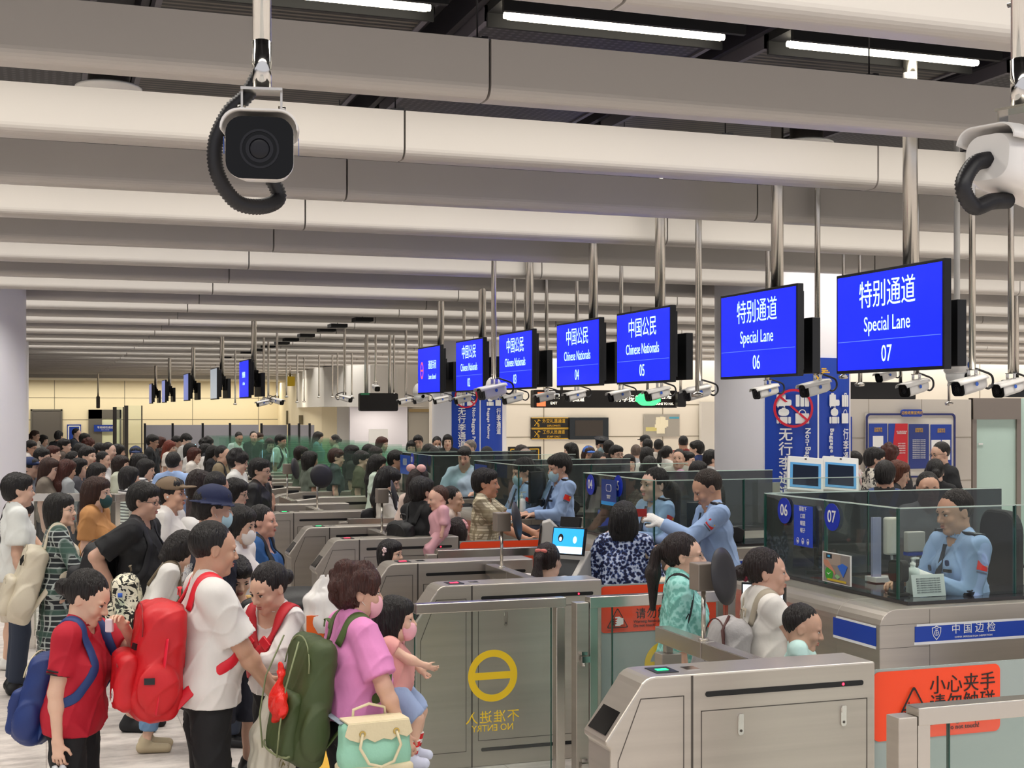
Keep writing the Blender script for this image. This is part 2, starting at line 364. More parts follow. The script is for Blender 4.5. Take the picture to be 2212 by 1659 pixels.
# left doors in the far wall
def far_door(name, px0, px1, ytop, m, frame=None):
    A = at_Y(px0, ytop, FARY-0.02); B = at_Y(px1, ytop, FARY-0.02); t = struct(empty(name, (A.x, FARY-0.02, 0))); w_ = B.x-A.x
    b = MB(); b.box((0.06, -0.02, 0), (w_-0.06, 0.0, A.z-0.06)); b.build('door_leaf', m, t)
    b = MB(); b.box((0, -0.05, 0), (0.06 if not frame else 0.5, 0, A.z)); b.box((w_-0.06, -0.05, 0), (w_, 0, A.z)); b.box((0, -0.05, A.z-(0.06 if not frame else 0.35)), (w_, 0, A.z)); b.build('door_frame', mat('door_frame_grey', '#7d7a74', 0.4, 0.5), t)
    return t
far_door('door_2', 66, 135, 884, mat('steel_door', '#86817c', 0.3, 0.6)); far_door('door_3', 191, 262, 885, mat('frosted_door', '#dfe3c4', 0.3), True)
def poster(name, px0, py0, px1, py1, Y, m, label, cat='sign', th=0.03):
    A = at_Y(px0, py0, Y); B = at_Y(px1, py1, Y)
    t = tag(empty(name, ((A.x+B.x)/2, Y, (A.z+B.z)/2)), label, cat); w_, h_ = (B.x-A.x)/2, (A.z-B.z)/2
    b = MB(); b.box((-w_, -th, -h_), (w_, 0, h_)); b.build('panel', m, t); return t, w_, h_
t, w_, h_ = poster('blue_poster', 145, 917, 175, 965, FARY-0.005, BLUE, 'blue poster with a white frame line on the cream far wall', 'poster')
b = MB()
for s in (-1, 1): b.box((s*w_*0.8-0.02, -0.035, -h_*0.85), (s*w_*0.8+0.02, -0.03, h_*0.85)); b.box((-w_*0.8, -0.035, s*h_*0.85-0.02), (w_*0.8, -0.03, s*h_*0.85+0.02))
b.build('border_line', WHITE, t)
t, w_, h_ = poster('door_sign', 203, 918, 247, 932, FARY-0.1, BLUE, 'small blue sign with white text across the frosted far door')
text('专用候检通道', h_*0.8, WHITE, t, (w_*0.1, -0.04, h_*0.2)); text('SPECIAL PASSAGE', h_*0.3, WHITE, t, (w_*0.1, -0.04, -h_*0.5))
# grey partition screens in the distance
for (a, c, Yp, d2) in ((312, 372, 39.5, 0), (372, 437, 39.5, 0), (437, 496, 39.5, 0), (496, 560, 39.5, 0), (564, 621, 38.5, 0), (624, 645, 38, 1), (645, 668, 38, 1), (668, 680, 38, 1)):
    A = at_Y(a+1, 918, Yp); B = at_Y(c-1, 918, Yp); b = MB(); b.box((0, 0, 0.05), (B.x-A.x, 0.05, 1.83)); p = tag(b.build('partition_screen', mat('partition_grey', '#a5a4ac', 0.45), loc=(A.x, Yp, 0)), 'tall grey partition screen standing behind the far queue', 'partition', 'grey partition screens before the cream wall')
    f = MB(); f.box((-0.03, -0.01, 0), (0.03, 0.06, 1.88)); f.build('post', BLACK, p)
# glass panels and gate posts near the left far doors
for (a, c, y0, Yp) in ((277, 306, 876, 36), (252, 266, 879, 38)):
    A = at_Y(a, y0, Yp); B = at_Y(c, y0, Yp); t = tag(empty('glass_screen', (A.x, Yp, 0)), 'tall clear glass screen beside the far door' if a == 277 else 'narrow glass screen with a dark post beside the far door', 'glass screen')
    g = MB(); g.box((0, 0, 0), (B.x-A.x, 0.02, A.z)); g.build('pane', GLG, t); g = MB(); g.box((-0.1, -0.02, 0), (0.0, 0.04, A.z)); g.box((B.x-A.x-0.01, -0.005, 0), (B.x-A.x+0.02, 0.025, A.z)); g.build('post', STEELD, t)

# ================================================================ round pillars
def pillar(name, px_l, px_r, d, **k):
    c = at_d((px_l+px_r)/2, 890, d); r = (px_r-px_l)/2*d/F
    b = MB(); b.cyl((c.x, c.y, 0), (c.x, c.y, 4.3), r, n=64, caps=False); o = struct(b.build(name, PILL)); return Vector((c.x, c.y, 0)), r
pillar('pillar_1', -230, 48, 15.6); pillar('pillar_2', -100, 57, 27)
# blue banner wrapped round a pillar: arc panels with raised lettering
def pil_frame(c, r, ang, z):
    # ang: angle round the pillar measured from the direction to the camera, positive = picture right
    base = math.atan2(-c.y, -c.x); a = base + ang
    n = Vector((math.cos(a), math.sin(a), 0)); x = Vector((-n.y, n.x, 0))
    M = Matrix(((x.x, -n.x, 0, c.x+n.x*r), (x.y, -n.y, 0, c.y+n.y*r), (0, 0, 1, z), (0, 0, 0, 1))); return M
def arc_panel(c, r, a0, a1, z0, z1, m, name, parent, th=0.012, n=14):
    b = MB(); pts = []
    base = math.atan2(-c.y, -c.x)
    for k in range(n+1):
        a = base + a0 + (a1-a0)*k/n; pts.append((c.x+math.cos(a)*(r+th), c.y+math.sin(a)*(r+th)))
    for k in range(n, -1, -1):
        a = base + a0 + (a1-a0)*k/n; pts.append((c.x+math.cos(a)*r, c.y+math.sin(a)*r))
    b.prism(pts, z0, z1, 2); return b.build(name, m, parent)
def on_pillar(o, c, r, ang, z, rot=0, sx=1, parent=None):
    M = pil_frame(c, r, ang, z) @ Matrix.Rotation(rot, 4, 'Y') @ Matrix.Rotation(math.pi/2, 4, 'X') @ Matrix.Diagonal((sx, 1, 1, 1))
    o.matrix_world = M
    if parent is not None: o.parent = parent
    return o
def luggage(sc, flags):
    # pictograms in the XY plane, cell 1 x 1 each: case with bag, suitcase, backpack, shopping bag
    b = MB(); z = 0.002
    def rb(x0, y0, x1, y1, r=0.05): b.rbox((x0*sc, y0*sc, 0), (x1*sc, y1*sc, z), r*sc)
    rb(-0.95, 0.12, -0.45, 0.82); rb(-0.5, 0.15, -0.12, 0.52, 0.1); rb(-0.82, 0.82, -0.6, 0.9, 0.02); rb(-0.9, 0.05, -0.84, 0.12, 0.01); rb(-0.55, 0.05, -0.49, 0.12, 0.01)
    for i in range(3): rb(0.12+0.26*i, 0.1, 0.34+0.26*i if i < 2 else 0.9, 0.8, 0.04)
    rb(0.38, 0.86, 0.66, 0.92, 0.02); rb(0.38, 0.8, 0.43, 0.9, 0.01); rb(0.61, 0.8, 0.66, 0.9, 0.01)
    rb(-0.85, -0.45, -0.25, -0.02, 0.2); rb(-0.95, -0.9, -0.8, -0.5, 0.05); rb(-0.3, -0.9, -0.15, -0.5, 0.05); rb(-0.76, -0.9, -0.34, -0.5, 0.02); rb(-0.65, -0.02, -0.45, 0.03, 0.02)
    rb(0.1, -0.9, 0.9, -0.3, 0.02)
    for k in range(9):
        a0 = math.pi*k/9; a1 = math.pi*(k+1)/9
        b.prism([(sc*(0.5+0.22*math.cos(a0)), sc*(-0.3+0.24*math.sin(a0))), (sc*(0.5+0.22*math.cos(a1)), sc*(-0.3+0.24*math.sin(a1))), (sc*(0.5+0.17*math.cos(a1)), sc*(-0.3+0.19*math.sin(a1))), (sc*(0.5+0.17*math.cos(a0)), sc*(-0.3+0.19*math.sin(a0)))], 0, z, 2)
    return b
def ringmb(r0, r1, n=40, z=0.003, bar=None):
    b = MB(); pts = []
    for k in range(n):
        a0 = 2*math.pi*k/n; a1 = 2*math.pi*(k+1)/n
        b.prism([(r0*math.cos(a0), r0*math.sin(a0)), (r1*math.cos(a0), r1*math.sin(a0)), (r1*math.cos(a1), r1*math.sin(a1)), (r0*math.cos(a1), r0*math.sin(a1))], 0, z, 2)
    if bar is not None:
        ang, hw = bar; R = Matrix.Rotation(ang, 4, 'Z'); b.box((-r0, -hw, 0), (r0, hw, z), R)
    return b
def emblem(sc):   # crossed key and winged staff, simple gold customs mark
    b = MB(); z = 0.003
    for s in (-1, 1):
        R = Matrix.Rotation(s*math.radians(40), 4, 'Z'); b.box((-0.06*sc, -0.8*sc, 0), (0.06*sc, 0.75*sc, z), R)
    R = Matrix.Rotation(math.radians(40), 4, 'Z')
    for k in range(5): b.box((0.0, (-0.75+0.13*k)*sc, 0), ((0.32 if k % 2 else 0.2)*sc, (-0.66+0.13*k)*sc, z), R)
    for q in ringmb(0.13*sc, 0.24*sc, 14, z).f: pass
    r_ = ringmb(0.12*sc, 0.24*sc, 14, z); b.add([(p[0]+0.45*sc, p[1]-0.62*sc, p[2]) for p in r_.v], r_.f)
    b.add([(p[0]-0.1*sc+0.5*sc, p[1]+0.55*sc, p[2]) for p in ringmb(0.06*sc, 0.2*sc, 10, z).v], r_.f[:0])
    for s in (0, 1, 2): b.box((0.25*sc, (0.42+0.13*s)*sc, 0), ((0.95-0.15*s)*sc, (0.5+0.13*s)*sc, z))
    return b
def banner(c, r, e0, mid, e1, ztop, label, tl=('无', '行', '李', '通', '道'), char=0.25, zi=2.24, zt=1.95, ze=2.57, cs=1.2):
    t = tag(empty('pillar_banner', (c.x, c.y, 0)), label, 'banner'); bpy.context.view_layer.update()
    def loc(o):
        o.parent = t; o.matrix_parent_inverse = Matrix.Translation((-c.x, -c.y, 0)); return o
    loc(arc_panel(c, r, e0, mid-0.008, 0.4, ztop, BLUEB, 'left_panel', None)); loc(arc_panel(c, r, mid+0.008, e1, 0.4, ztop, BLUEB, 'right_panel', None))
    loc(arc_panel(c, r, mid-0.012, mid+0.012, 0.4, ztop*0.86, WHITE, 'divider', None, th=0.016))
    R2 = r + 0.03; wl = (mid-e0)*r; wr = (e1-mid)*r
    def onp(o, ang, z, rot=0, sx=1): on_pillar(o, c, R2, ang, z, rot, sx); return loc(o)
    def arcwrap(o, ang):   # bend the flat shape round the pillar
        for v in o.data.vertices:
            a = v.co.x/r; v.co.z -= 0.0; v.co.z += -(1-math.cos(a))*R2
            v.co.x = math.sin(a)*R2
        return o
    a1 = e0 + (mid-e0)*0.52; a2 = mid + (e1-mid)*0.55; lsz = char*1.35
    o = luggage(min(wl*0.40, char*1.35), 0).build('luggage_icons', WHITE); arcwrap(o, a1); onp(o, a1, zi)
    o = ringmb(lsz*1.0, lsz*1.14, bar=(math.radians(-42), lsz*0.06)).build('prohibition_ring', REDS); 
    for v in o.data.vertices: v.co.z += 0.008
    arcwrap(o, a1); onp(o, a1, zi)
    o = luggage(min(wr*0.40, char*1.35), 0).build('luggage_icons', WHITE); arcwrap(o, a2); onp(o, a2, zi)
    o = emblem(char*1.1).build('customs_emblem', GOLD); arcwrap(o, mid); onp(o, mid-0.01, ze)
    z = zt
    for i, ch in enumerate(tl):
        o = text(ch, char*1.12, WHITE, None, (0, 0, 0), bold=0.004*char/0.25); onp(o, e0+(mid-e0)*0.38, z-char*cs*i)
    for i, ch in enumerate(('行', '李', '通', '道')):
        o = text(ch, char*0.95, WHITE, None, (0, 0, 0), bold=0.003*char/0.25); onp(o, mid+(e1-mid)*0.74, z-char*cs*0.82*i)
    o = text('Non-Baggage Pathway', char*0.62, WHITE, None, (0, 0, 0), align='LEFT', csp=1.12, bold=0.002); onp(o, e0+(mid-e0)*0.78, z+char*0.6, rot=math.pi/2)
    o = text('Baggage Pathway', char*0.55, WHITE, None, (0, 0, 0), align='LEFT', csp=1.12, bold=0.002); onp(o, mid+(e1-mid)*0.30, z+char*0.55, rot=math.pi/2)
    return t
c1, r1 = pillar('pillar_3', 1545, 1833, 15.3)
# angles so that the banner spans 1655..1825 px with the divider at 1761
def pang(px, pl, pr): return math.asin(max(-0.995, min(0.995, (px-(pl+pr)/2)/((pr-pl)/2))))
banner(c1, r1, pang(1655, 1545, 1833), pang(1761, 1545, 1833), pang(1826, 1545, 1833), 2.2+112*15.3/F, 'tall blue two-part banner with a red no-luggage ring wrapped round the nearer white pillar', char=0.135, zi=2.24, zt=1.95, ze=2.56, cs=1.15)
c2, r2 = pillar('pillar_4', 933, 1094, 27.5)
banner(c2, r2, pang(977, 933, 1094), pang(1036, 933, 1094), pang(1083, 933, 1094), 2.2+70*27.5/F, 'blue two-part banner on the distant white pillar beneath the numbered lane screens', char=0.145, zi=2.5, zt=2.2, ze=2.75, cs=1.1)
# ================================================================ lane screens hung from the ceiling
def lane_screen(X, Y, zc, w_, h_, kind, label, group=None, scr=SCRB, num=None, backw=None):
    t = tag(empty('lane_screen', (X, Y, zc), -math.pi/2), label, 'screen', group)
    b = MB(); b.cbox((0, 0, 0), (w_, 0.045, h_)); b.cbox((0, 0.045, 0), (w_*0.86, 0.05, h_*0.86)); b.build('housing', BLACK, t, bevel=0.004)
    b = MB(); b.cbox((0, -0.0235, 0), (w_-0.035, 0.002, h_-0.035)); b.build('display', scr, t)
    def tx(s, size, z, m=SCRW, sx=0.82, x=0, al='CENTER'): return text(s, size, m, t, (x, -0.0265, z), sx=sx*w_, align=al, ext=0.0002)
    if kind in ('special', 'chinese'):
        cn, en = ('特别通道', 'Special Lane') if kind == 'special' else ('中国公民', 'Chinese Nationals')
        tx(cn, h_*0.285, h_*0.245, sx=0.80); tx(en, h_*0.205, -h_*0.035, sx=0.74 if kind == 'special' else 0.70); tx(num, h_*0.23, -h_*0.33, sx=0.74)
        b = MB(); b.cbox((0, -0.0255, -h_*0.185), (w_-0.05, 0.001, 0.0035)); b.build('divider_line', SCRL, t)
    elif kind == 'closed':
        tx('通道关闭', h_*0.2, h_*0.09, x=w_*0.16, sx=0.75); tx('Lane closed', h_*0.15, -h_*0.15, x=w_*0.16, sx=0.8)
        o = ringmb(h_*0.085, h_*0.115, 30, 0.001, bar=(0, h_*0.012)).build('closed_symbol', SCRR, t); o.location = (-w_*0.30, -0.0265, 0); o.rotation_euler = (math.pi/2, 0, 0); o.scale = (1, 1.6, 1)
    elif kind == 'channel':
        tx('快捷通道', h_*0.17, h_*0.1); tx('e-Channel', h_*0.12, -h_*0.12)
    # pole, bracket and the second monitor back to back
    b = MB(); b.cyl((0.0, 0.13, -h_*0.1), (0.0, 0.13, 5.2-zc), 0.041, n=24); b.build('pole', STEELH, t)
    b = MB(); b.cbox((0, 0.09, 0), (0.3, 0.06, h_*0.4)); b.cbox((0, 0.13, h_*0.1), (0.14, 0.12, 0.16)); b.cbox((0, 0.21, -0.02), (0.3, 0.1, 0.2)); b.build('bracket', BLACKM, t)
    b = MB(); b.cbox((-0.02, 0.22, -h_*0.15), (w_*0.70, 0.06, h_*0.62)); b.build('rear_monitor', BLACK, t, bevel=0.004)
    return t
SX = 4.45
for (Y, kind, num, lab) in ((6.45, 'special', '07', 'blue Special Lane 07 screen, the largest of the row'), (7.91, 'special', '06', 'blue Special Lane 06 screen before the white banner pillar'),
        (9.72, 'chinese', '05', 'blue screen reading Chinese Nationals 05, largest of the Chinese Nationals ones'), (11.1, 'chinese', '04', 'blue screen reading Chinese Nationals 04, over the diplomats sign'),
        (12.77, 'chinese', '03', 'blue screen reading Chinese Nationals 03, just after the blue pillar banner'), (14.33, 'chinese', '02', 'blue screen reading Chinese Nationals 02, right above the distant blue pillar banner'),
        (16.0, 'closed', None, 'blue hanging screen reading Lane closed with a pink no-entry symbol')):
    lane_screen(SX, Y, 2.715, 1.02, 0.58, kind, lab, 'numbered lane screens', num=num)
SCRG = mat('screen_pale', '#b9c2cc', 0.3, emit=0.5); SCRP = mat('screen_dim_blue', '#6f7fc8', 0.3, emit=0.5)
for (px0, px1, pt, pb, sc_, lab) in ((514, 546, 778, 860, SCRB, 'blue hanging e-channel screen of the far row, nearest of the five'), (454, 474, 795, 863, SCRG, 'pale grey hanging screen of the far row, beside the blue one'),
        (397, 411, 807, 866, SCRP, 'dim blue hanging screen in the middle of the far row of five'), (348, 362, 821, 870, SCRP, 'dim blue hanging screen second from the end of the far row'), (321, 332, 829, 872, SCRP, 'smallest hanging screen at the end of the far row')):
    d = F*0.58/(pb-pt); c = at_d((px0+px1)/2, (pt+pb)/2, d); lane_screen(c.x, c.y, c.z, 1.02, 0.58, 'channel' if sc_ is SCRB else 'blank', lab, 'far row of lane screens', scr=sc_)

# ================================================================ surveillance cameras
CONDUIT = mat('conduit_black', '#17161a', 0.45)
CAMW = mat('camera_white', '#dfdcd8', 0.3); LENS = mat('camera_glass', '#050506', 0.12, spec=0.25); RINGM = mat('lens_ring', '#1c1c20', 0.25, spec=0.3)
BADGE = mat('badge_blue', '#2f5fc0', 0.5)
def rrect(w_, h_, r, n=6, dx=0, dz=0):
    pts = []
    for (cx, cz, s0) in ((w_/2-r, h_/2-r, 0), (-w_/2+r, h_/2-r, 90), (-w_/2+r, -h_/2+r, 180), (w_/2-r, -h_/2+r, 270)):
        for k in range(n+1):
            a = math.radians(s0+90*k/n); pts.append((cx+r*math.cos(a)+dx, cz+r*math.sin(a)+dz))
    return pts
def loftxz(b, secs, smooth=True):
    # secs: list of (y, pts in xz); same count
    n = len(secs[0][1]); vs = []
    for (y, pts) in secs: vs += [(p[0], y, p[1]) for p in pts]
    fs = [tuple(range(n)), tuple(range((len(secs)-1)*n, len(secs)*n))[::-1]]
    b.add(vs, [], False); o = len(b.v)-len(vs)
    for q in fs: b.f.append(tuple(i+o for i in q)); b.sm.append(False)
    for j in range(len(secs)-1):
        for i in range(n):
            b.f.append((o+j*n+i, o+(j+1)*n+i, o+(j+1)*n+(i+1) % n, o+j*n+(i+1) % n)); b.sm.append(smooth)
    return b
def corrugated(b, pts, r, pitch=0.008, n=14):
    # resample a polyline (Catmull-Rom) and ripple its radius
    P = [Vector(p) for p in pts]; path = []
    for i in range(len(P)-1):
        p0, p1, p2, p3 = P[max(0, i-1)], P[i], P[i+1], P[min(len(P)-1, i+2)]
        m = max(4, int((p2-p1).length/(pitch/2)))
        for k in range(m):
            t = k/m; path.append(0.5*((2*p1)+(-p0+p2)*t+(2*p0-5*p1+4*p2-p3)*t*t+(-p0+3*p1-3*p2+p3)*t**3))
    path.append(P[-1]); rs = [r*(1.0 if k % 2 else 0.84) for k in range(len(path))]
    return b.tube(path, rs, n)
def bullet_camera(P, yaw, tilt, s, label, group=None, pole=True, pole_r=0.016, n=10, hero=False, conduit=None):
    # local: lens looks along -Y, s = scale (1 = 0.30 m long body)
    t = tag(empty('bullet_camera', P, 0), label, 'security camera', group); t.rotation_euler = (0, 0, yaw)
    R = Matrix.Rotation(tilt, 4, 'X')
    b = MB(); loftxz(b, [(-0.13, rrect(0.115, 0.105, 0.028)), (-0.10, rrect(0.118, 0.108, 0.03)), (0.09, rrect(0.108, 0.10, 0.03)), (0.13, rrect(0.09, 0.085, 0.03))])
    b.v = [tuple(R @ (Vector(v)*s)) for v in b.v]; b.build('body', CAMW, t)
    b = MB(); sec = rrect(0.117, 0.107, 0.029); loftxz(b, [(-0.1345, sec), (-0.126, sec)]); b.v = [tuple(R @ (Vector(v)*s)) for v in b.v]; b.build('front_glass', LENS, t)
    b = MB()   # sun hood
    hood = []
    for (y, g) in ((-0.165, 1.0), (-0.1, 1.03), (0.10, 1.0), (0.14, 0.9)):
        o = [(p[0]*g, p[1]*g+0.004) for p in rrect(0.134, 0.122, 0.034) if p[1] > -0.02]
        o.sort(key=lambda p: math.atan2(p[1]+0.3, p[0])); inn = [(p[0]*0.955, p[1]*0.955) for p in o][::-1]; hood.append((y, o+inn))
    loftxz(b, hood); b.v = [tuple(R @ (Vector(v)*s)) for v in b.v]; b.build('hood', CAMW, t)
    b = MB()
    for (r0, r1, y) in ((0.034, 0.030, -0.137), (0.024, 0.018, -0.1365)):
        q = ringmb(r1, r0, 28, 0.002); b.add([(v[0], y-v[2], v[1]-0.002) for v in q.v], q.f)
    b.ell((0, -0.132, -0.002), (0.022, 0.006, 0.022), 20, 8); b.v = [tuple(R @ (Vector(v)*s)) for v in b.v]; b.build('lens', RINGM, t)
    b = MB(); b.cyl((0.0675, 0.0, 0.012), (0.0685, 0.0, 0.012), 0.016, n=16); b.cyl((-0.0675, 0.0, 0.012), (-0.0685, 0.0, 0.012), 0.016, n=16); b.v = [tuple(R @ (Vector(v)*s)) for v in b.v]; b.build('badge', BADGE, t)
    b = MB(); zt = 0.115*s
    for sx_ in (-1, 1): b.cbox((sx_*0.036*s, 0.02*s, 0.09*s), (0.004*s, 0.03*s, 0.06*s)); b.cyl((sx_*0.030*s, 0.02*s, 0.085*s), (sx_*0.044*s, 0.02*s, 0.085*s), 0.007*s, n=8)
    b.cbox((0, 0.02*s, 0.118*s), (0.076*s, 0.05*s, 0.005*s)); b.cbox((0, 0.02*s, 0.064*s), (0.07*s, 0.04*s, 0.004*s)); b.build('bracket', STEELH, t)
    if pole:
        b = MB(); b.cyl((0, 0.02*s, 0.12*s), (0, 0.02*s, 5.2-P[2]), pole_r, n=16)
        if hero: b.cyl((0, 0.02*s, 0.12*s), (0, 0.02*s, 0.21*s), pole_r*1.06, n=16); b.cyl((-0.026, 0.02*s, 0.335), (0.026, 0.02*s, 0.335), 0.005, n=8)
        b.build('pole', CHROME if hero else STEELH, t)
    cpts = conduit or [(0, 0.13*s, 0.0), (0.0, 0.19*s, -0.02*s), (0.0, 0.235*s, 0.02*s), (0, 0.22*s, 0.08*s), (0.0, 0.13*s, 0.11*s), (0, 0.04*s, 0.13*s)]
    b = MB(); corrugated(b, cpts, (0.0095 if not hero else 0.0155)*s, 0.012*s if not hero else 0.0062, 8 if not hero else 16); b.build('cable_conduit', CONDUIT, t)
    return t
# the big one hanging before the lens
P0 = at_d(565, 330, 2.55)
bullet_camera(P0, -TH+math.radians(9), math.radians(7), 1.02, 'large white bullet camera on a chrome pole, its black front glass facing the viewer', hero=True, pole_r=0.0175,
    conduit=[(0, 0.13, 0.0), (0.03, 0.155, -0.055), (0.0, 0.12, -0.083), (-0.05, 0.09, -0.08), (-0.085, 0.07, -0.03), (-0.088, 0.06, 0.03), (-0.062, 0.05, 0.085), (-0.03, 0.04, 0.115), (-0.006, 0.035, 0.155)])
P1_ = at_d(2216, 372, 2.7)
bullet_camera(P1_, -TH+math.radians(128), math.radians(6), 1.05, 'white bullet camera cut by the picture edge, seen from behind with a thick black conduit', hero=True, pole_r=0.0175,
    conduit=[(0, 0.13, 0.01), (0.0, 0.18, -0.005), (0.0, 0.215, -0.05), (0, 0.18, -0.085), (0.0, 0.12, -0.07), (0.01, 0.05, -0.06)])
cams = [ # px, py (body centre), depth, yaw deg (0 = looking at the viewer; negative = lens to picture left), label tail
 (1655, 846, 11.5, -62, 'under the smaller Special Lane screen'), (1762, 839, 9.6, -62, 'before the blue banner, beneath the gold emblem'), (1976, 838, 9.6, -58, 'under the largest Special Lane screen'),
 (2096, 833, 8.3, -62, 'at the end of the row, beside the white dome camera'), (1915, 812, 13.5, -60, 'partly hidden under the lower edge of the largest screen'), (1507, 849, 10.8, -64, 'alone beside the white banner pillar'),
 (1421, 851, 11.8, -60, 'before the lit end of the long black sign'), (1339, 854, 13.3, -62, 'before the middle of the long black sign, nearer the green light'), (1243, 855, 14.2, -62, 'before the left half of the long black sign'),
 (1178, 858, 15.2, -62, 'over the end of the long black sign'), (1108, 861, 14.6, -62, 'beside the distant blue banner'), (1064, 846, 12.6, -55, 'with the widest body, hanging before the distant banner'),
 (1000, 863, 18.0, -62, 'over the first characters of the distant banner'), (953, 864, 20.0, -60, 'below the Lane closed screen'), (909, 864, 20.5, -60, 'under the far white dome'), (875, 866, 23.0, -60, 'next to the hanging black sign box'),
 (746, 861, 22.0, 60, 'turned the other way before the white drum'), (600, 867, 24.0, 55, 'turned towards the banner, under the far poles'), (568, 871, 24.5, -55, 'lowest of the far cluster'), (578, 866, 26.0, -50, 'tucked behind another in the far cluster'),
 (812, 838, 24.0, 20, 'standing over the hanging black sign box'), (1510, 842, 15.5, -100, 'small and distant beside pillar one'), (2180, 838, 9.0, -62, 'white against the black monitor at the picture edge')]
for (px, py, d, yw, tail) in cams:
    P = at_d(px, py, d)
    bullet_camera(P, -TH+math.radians(yw), math.radians(12), 0.82 if px not in (1064,) else 1.0, 'white bullet camera ' + tail, 'white bullet cameras in a row', pole_r=0.02)
def dome_camera(px, py, d, s, label):
    P = at_d(px, py, d); t = tag(empty('dome_camera', P), label, 'security camera')
    b = MB(); b.lathe([(0.0, 0.17), (0.03, 0.168), (0.06, 0.15), (0.085, 0.11), (0.095, 0.06), (0.098, 0.015), (0.09, 0.01), (0.09, 0.0)], n=28); b.v = [tuple(Vector(v)*s) for v in b.v]; b.build('housing', CAMW, t)
    b = MB(); b.ell((0, 0, -0.01), (0.084, 0.084, 0.095), 24, 14); b.v = [tuple(Vector(v)*s) for v in b.v]; b.build('ball', WHITEP, t)
    b = MB(); c = math.cos(-TH); b.cyl((0.03*s, -0.075*s, -0.02*s), (0.036*s, -0.09*s, -0.025*s), 0.026*s, n=16); b.build('lens', LENS, t)
    b = MB(); b.cyl((0.045*s, -0.082*s, 0.06*s), (0.05*s, -0.09*s, 0.06*s), 0.026*s, n=6); b.build('badge', BADGE, t)
    b = MB(); b.cyl((0, 0, 0.16*s), (0, 0, 5.2-P.z), 0.022, n=16); b.cyl((0, 0, 0.16*s), (0, 0, 0.21*s), 0.03*s, n=16); b.build('pole', STEELH if d > 12 else WHITEP, t)
dome_camera(2067, 806, 9.8, 0.95, 'white dome camera with a blue badge on a white pole beside screen 07')
dome_camera(906, 853, 20, 1.0, 'far white dome camera beside the Lane closed screen')
dome_camera(1066, 845, 12.9, 0.8, 'white dome camera hanging between screens 02 and 03')
# bare poles with small end caps before the drum, and other droppers
for (px, py, d, lab) in ((657, 893-26, 34, 0), (689, 857, 33, 0), (718, 857, 33, 0), (729, 857, 32, 0), (642, 868, 33, 0), (760, 855, 31, 0), (508, 872, 30, 0), (1506, 850, 9.9, 0), (1857, 828, 12, 0), (1822, 812, 12.5, 0), (851, 850, 25, 0), (789, 850, 25, 0), (619, 856, 30, 0), (1135, 790, 16, 0), (2050, 870, 14, 0)):
    P = at_d(px, py, d); b = MB(); b.cyl((0, 0, 0), (0, 0, 5.2-P.z), 0.018 if d > 15 else 0.014, n=12); b.lathe([(0, -0.03), (0.04, -0.025), (0.045, 0), (0, 0.02)], n=14)
    tag(b.build('ceiling_dropper', STEELH, loc=P), 'thin steel dropper pole with a small end cap hanging from the ceiling', 'pole', 'bare dropper poles from the ceiling')

# ================================================================ hanging signs and wall signs
def hung(name, px0, py0, px1, py1, Y, m, label, cat, th=0.12, poles=2):
    A = at_Y(px0, py0, Y); B = at_Y(px1, py1, Y); c = ((A.x+B.x)/2, Y, (A.z+B.z)/2); t = tag(empty(name, c), label, cat); w_, h_ = (B.x-A.x)/2, (A.z-B.z)/2
    b = MB(); b.rbox((-w_, 0, -h_), (w_, th, h_), min(0.03, h_/3), axis=1); b.build('box', m, t)
    b = MB()
    for s in ((-0.6, 0.6) if poles == 2 else (0,)): b.cyl((s*w_, th/2, h_), (s*w_, th/2, 5.2-c[2]), 0.03, n=12)
    b.build('pole', STEELH, t); return t, w_, h_
t, w_, h_ = hung('sign_box', 777, 849, 860, 888, 24, SIGNK, 'black hanging sign box seen from behind, with a small green label', 'sign')
b = MB(); b.box((-w_*0.95, -0.004, h_*0.78), (-w_*0.5, 0, h_*1.0)); b.build('green_label', mat('label_green', '#3f9a6c', 0.5), t)
t, w_, h_ = hung('direction_sign', 1153, 842, 1463, 881, 27, SIGNK, 'long black hanging sign with glowing white lettering across the cream wall', 'sign', th=0.2)
LIT = mat('lit_lettering', '#fff3d8', 0.4, emit=2.2); LITG = mat('lit_green', '#48e080', 0.4, emit=1.5); LITR = mat('lit_orange', '#f07848', 0.4, emit=1.0)
for (s, x, z, sz, m) in (('出口', -0.73, 0.25, 0.75, LIT), ('EXIT', -0.73, -0.5, 0.4, LIT), ('行李', -0.5, 0.0, 0.8, LIT), ('通道', -0.38, -0.05, 0.6, LIT), ('行李提取', 0.3, 0.0, 0.8, LIT), ('往香港', 0.80, 0.3, 0.7, LIT), ('TRAINS TO H.K.', 0.80, -0.55, 0.36, LIT)):
    text(s, sz*h_, m, t, (x*w_, -0.006, z*h_))
b = MB(); b.cbox((-0.9*w_, -0.003, 0.4*h_), (0.16, 0.006, 0.13)); b.cbox((-0.9*w_, -0.003, -0.45*h_), (0.20, 0.006, 0.15)); b.build('orange_square', LITR, t)
b = MB(); b.prism(rrect(0.6, 1.5*h_, 0.2), -0.008, 0, 1); o = b.build('green_symbol', LITG, t); o.location = (0.58*w_, 0, 0)
t, w_, h_ = hung('small_screen', 1464, 846, 1482, 879, 26.8, BLACK, 'small black box beside the long glowing sign', 'screen', poles=1)
t, w_, h_ = hung('ceiling_display', 1834, 825, 1978, 864, 20, SIGNK, 'dark grey hanging sign back above the notice board wall', 'sign')
t, w_, h_ = hung('wall_monitor', 2175, 820, 2230, 858, 14, BLACK, 'black hanging monitor at the picture edge above the glass door', 'screen', poles=1)
t, w_, h_ = hung('yellow_sign', 618, 813, 637, 834, 40, YEL, 'small yellow hanging sign beside the white drum', 'sign', poles=1)
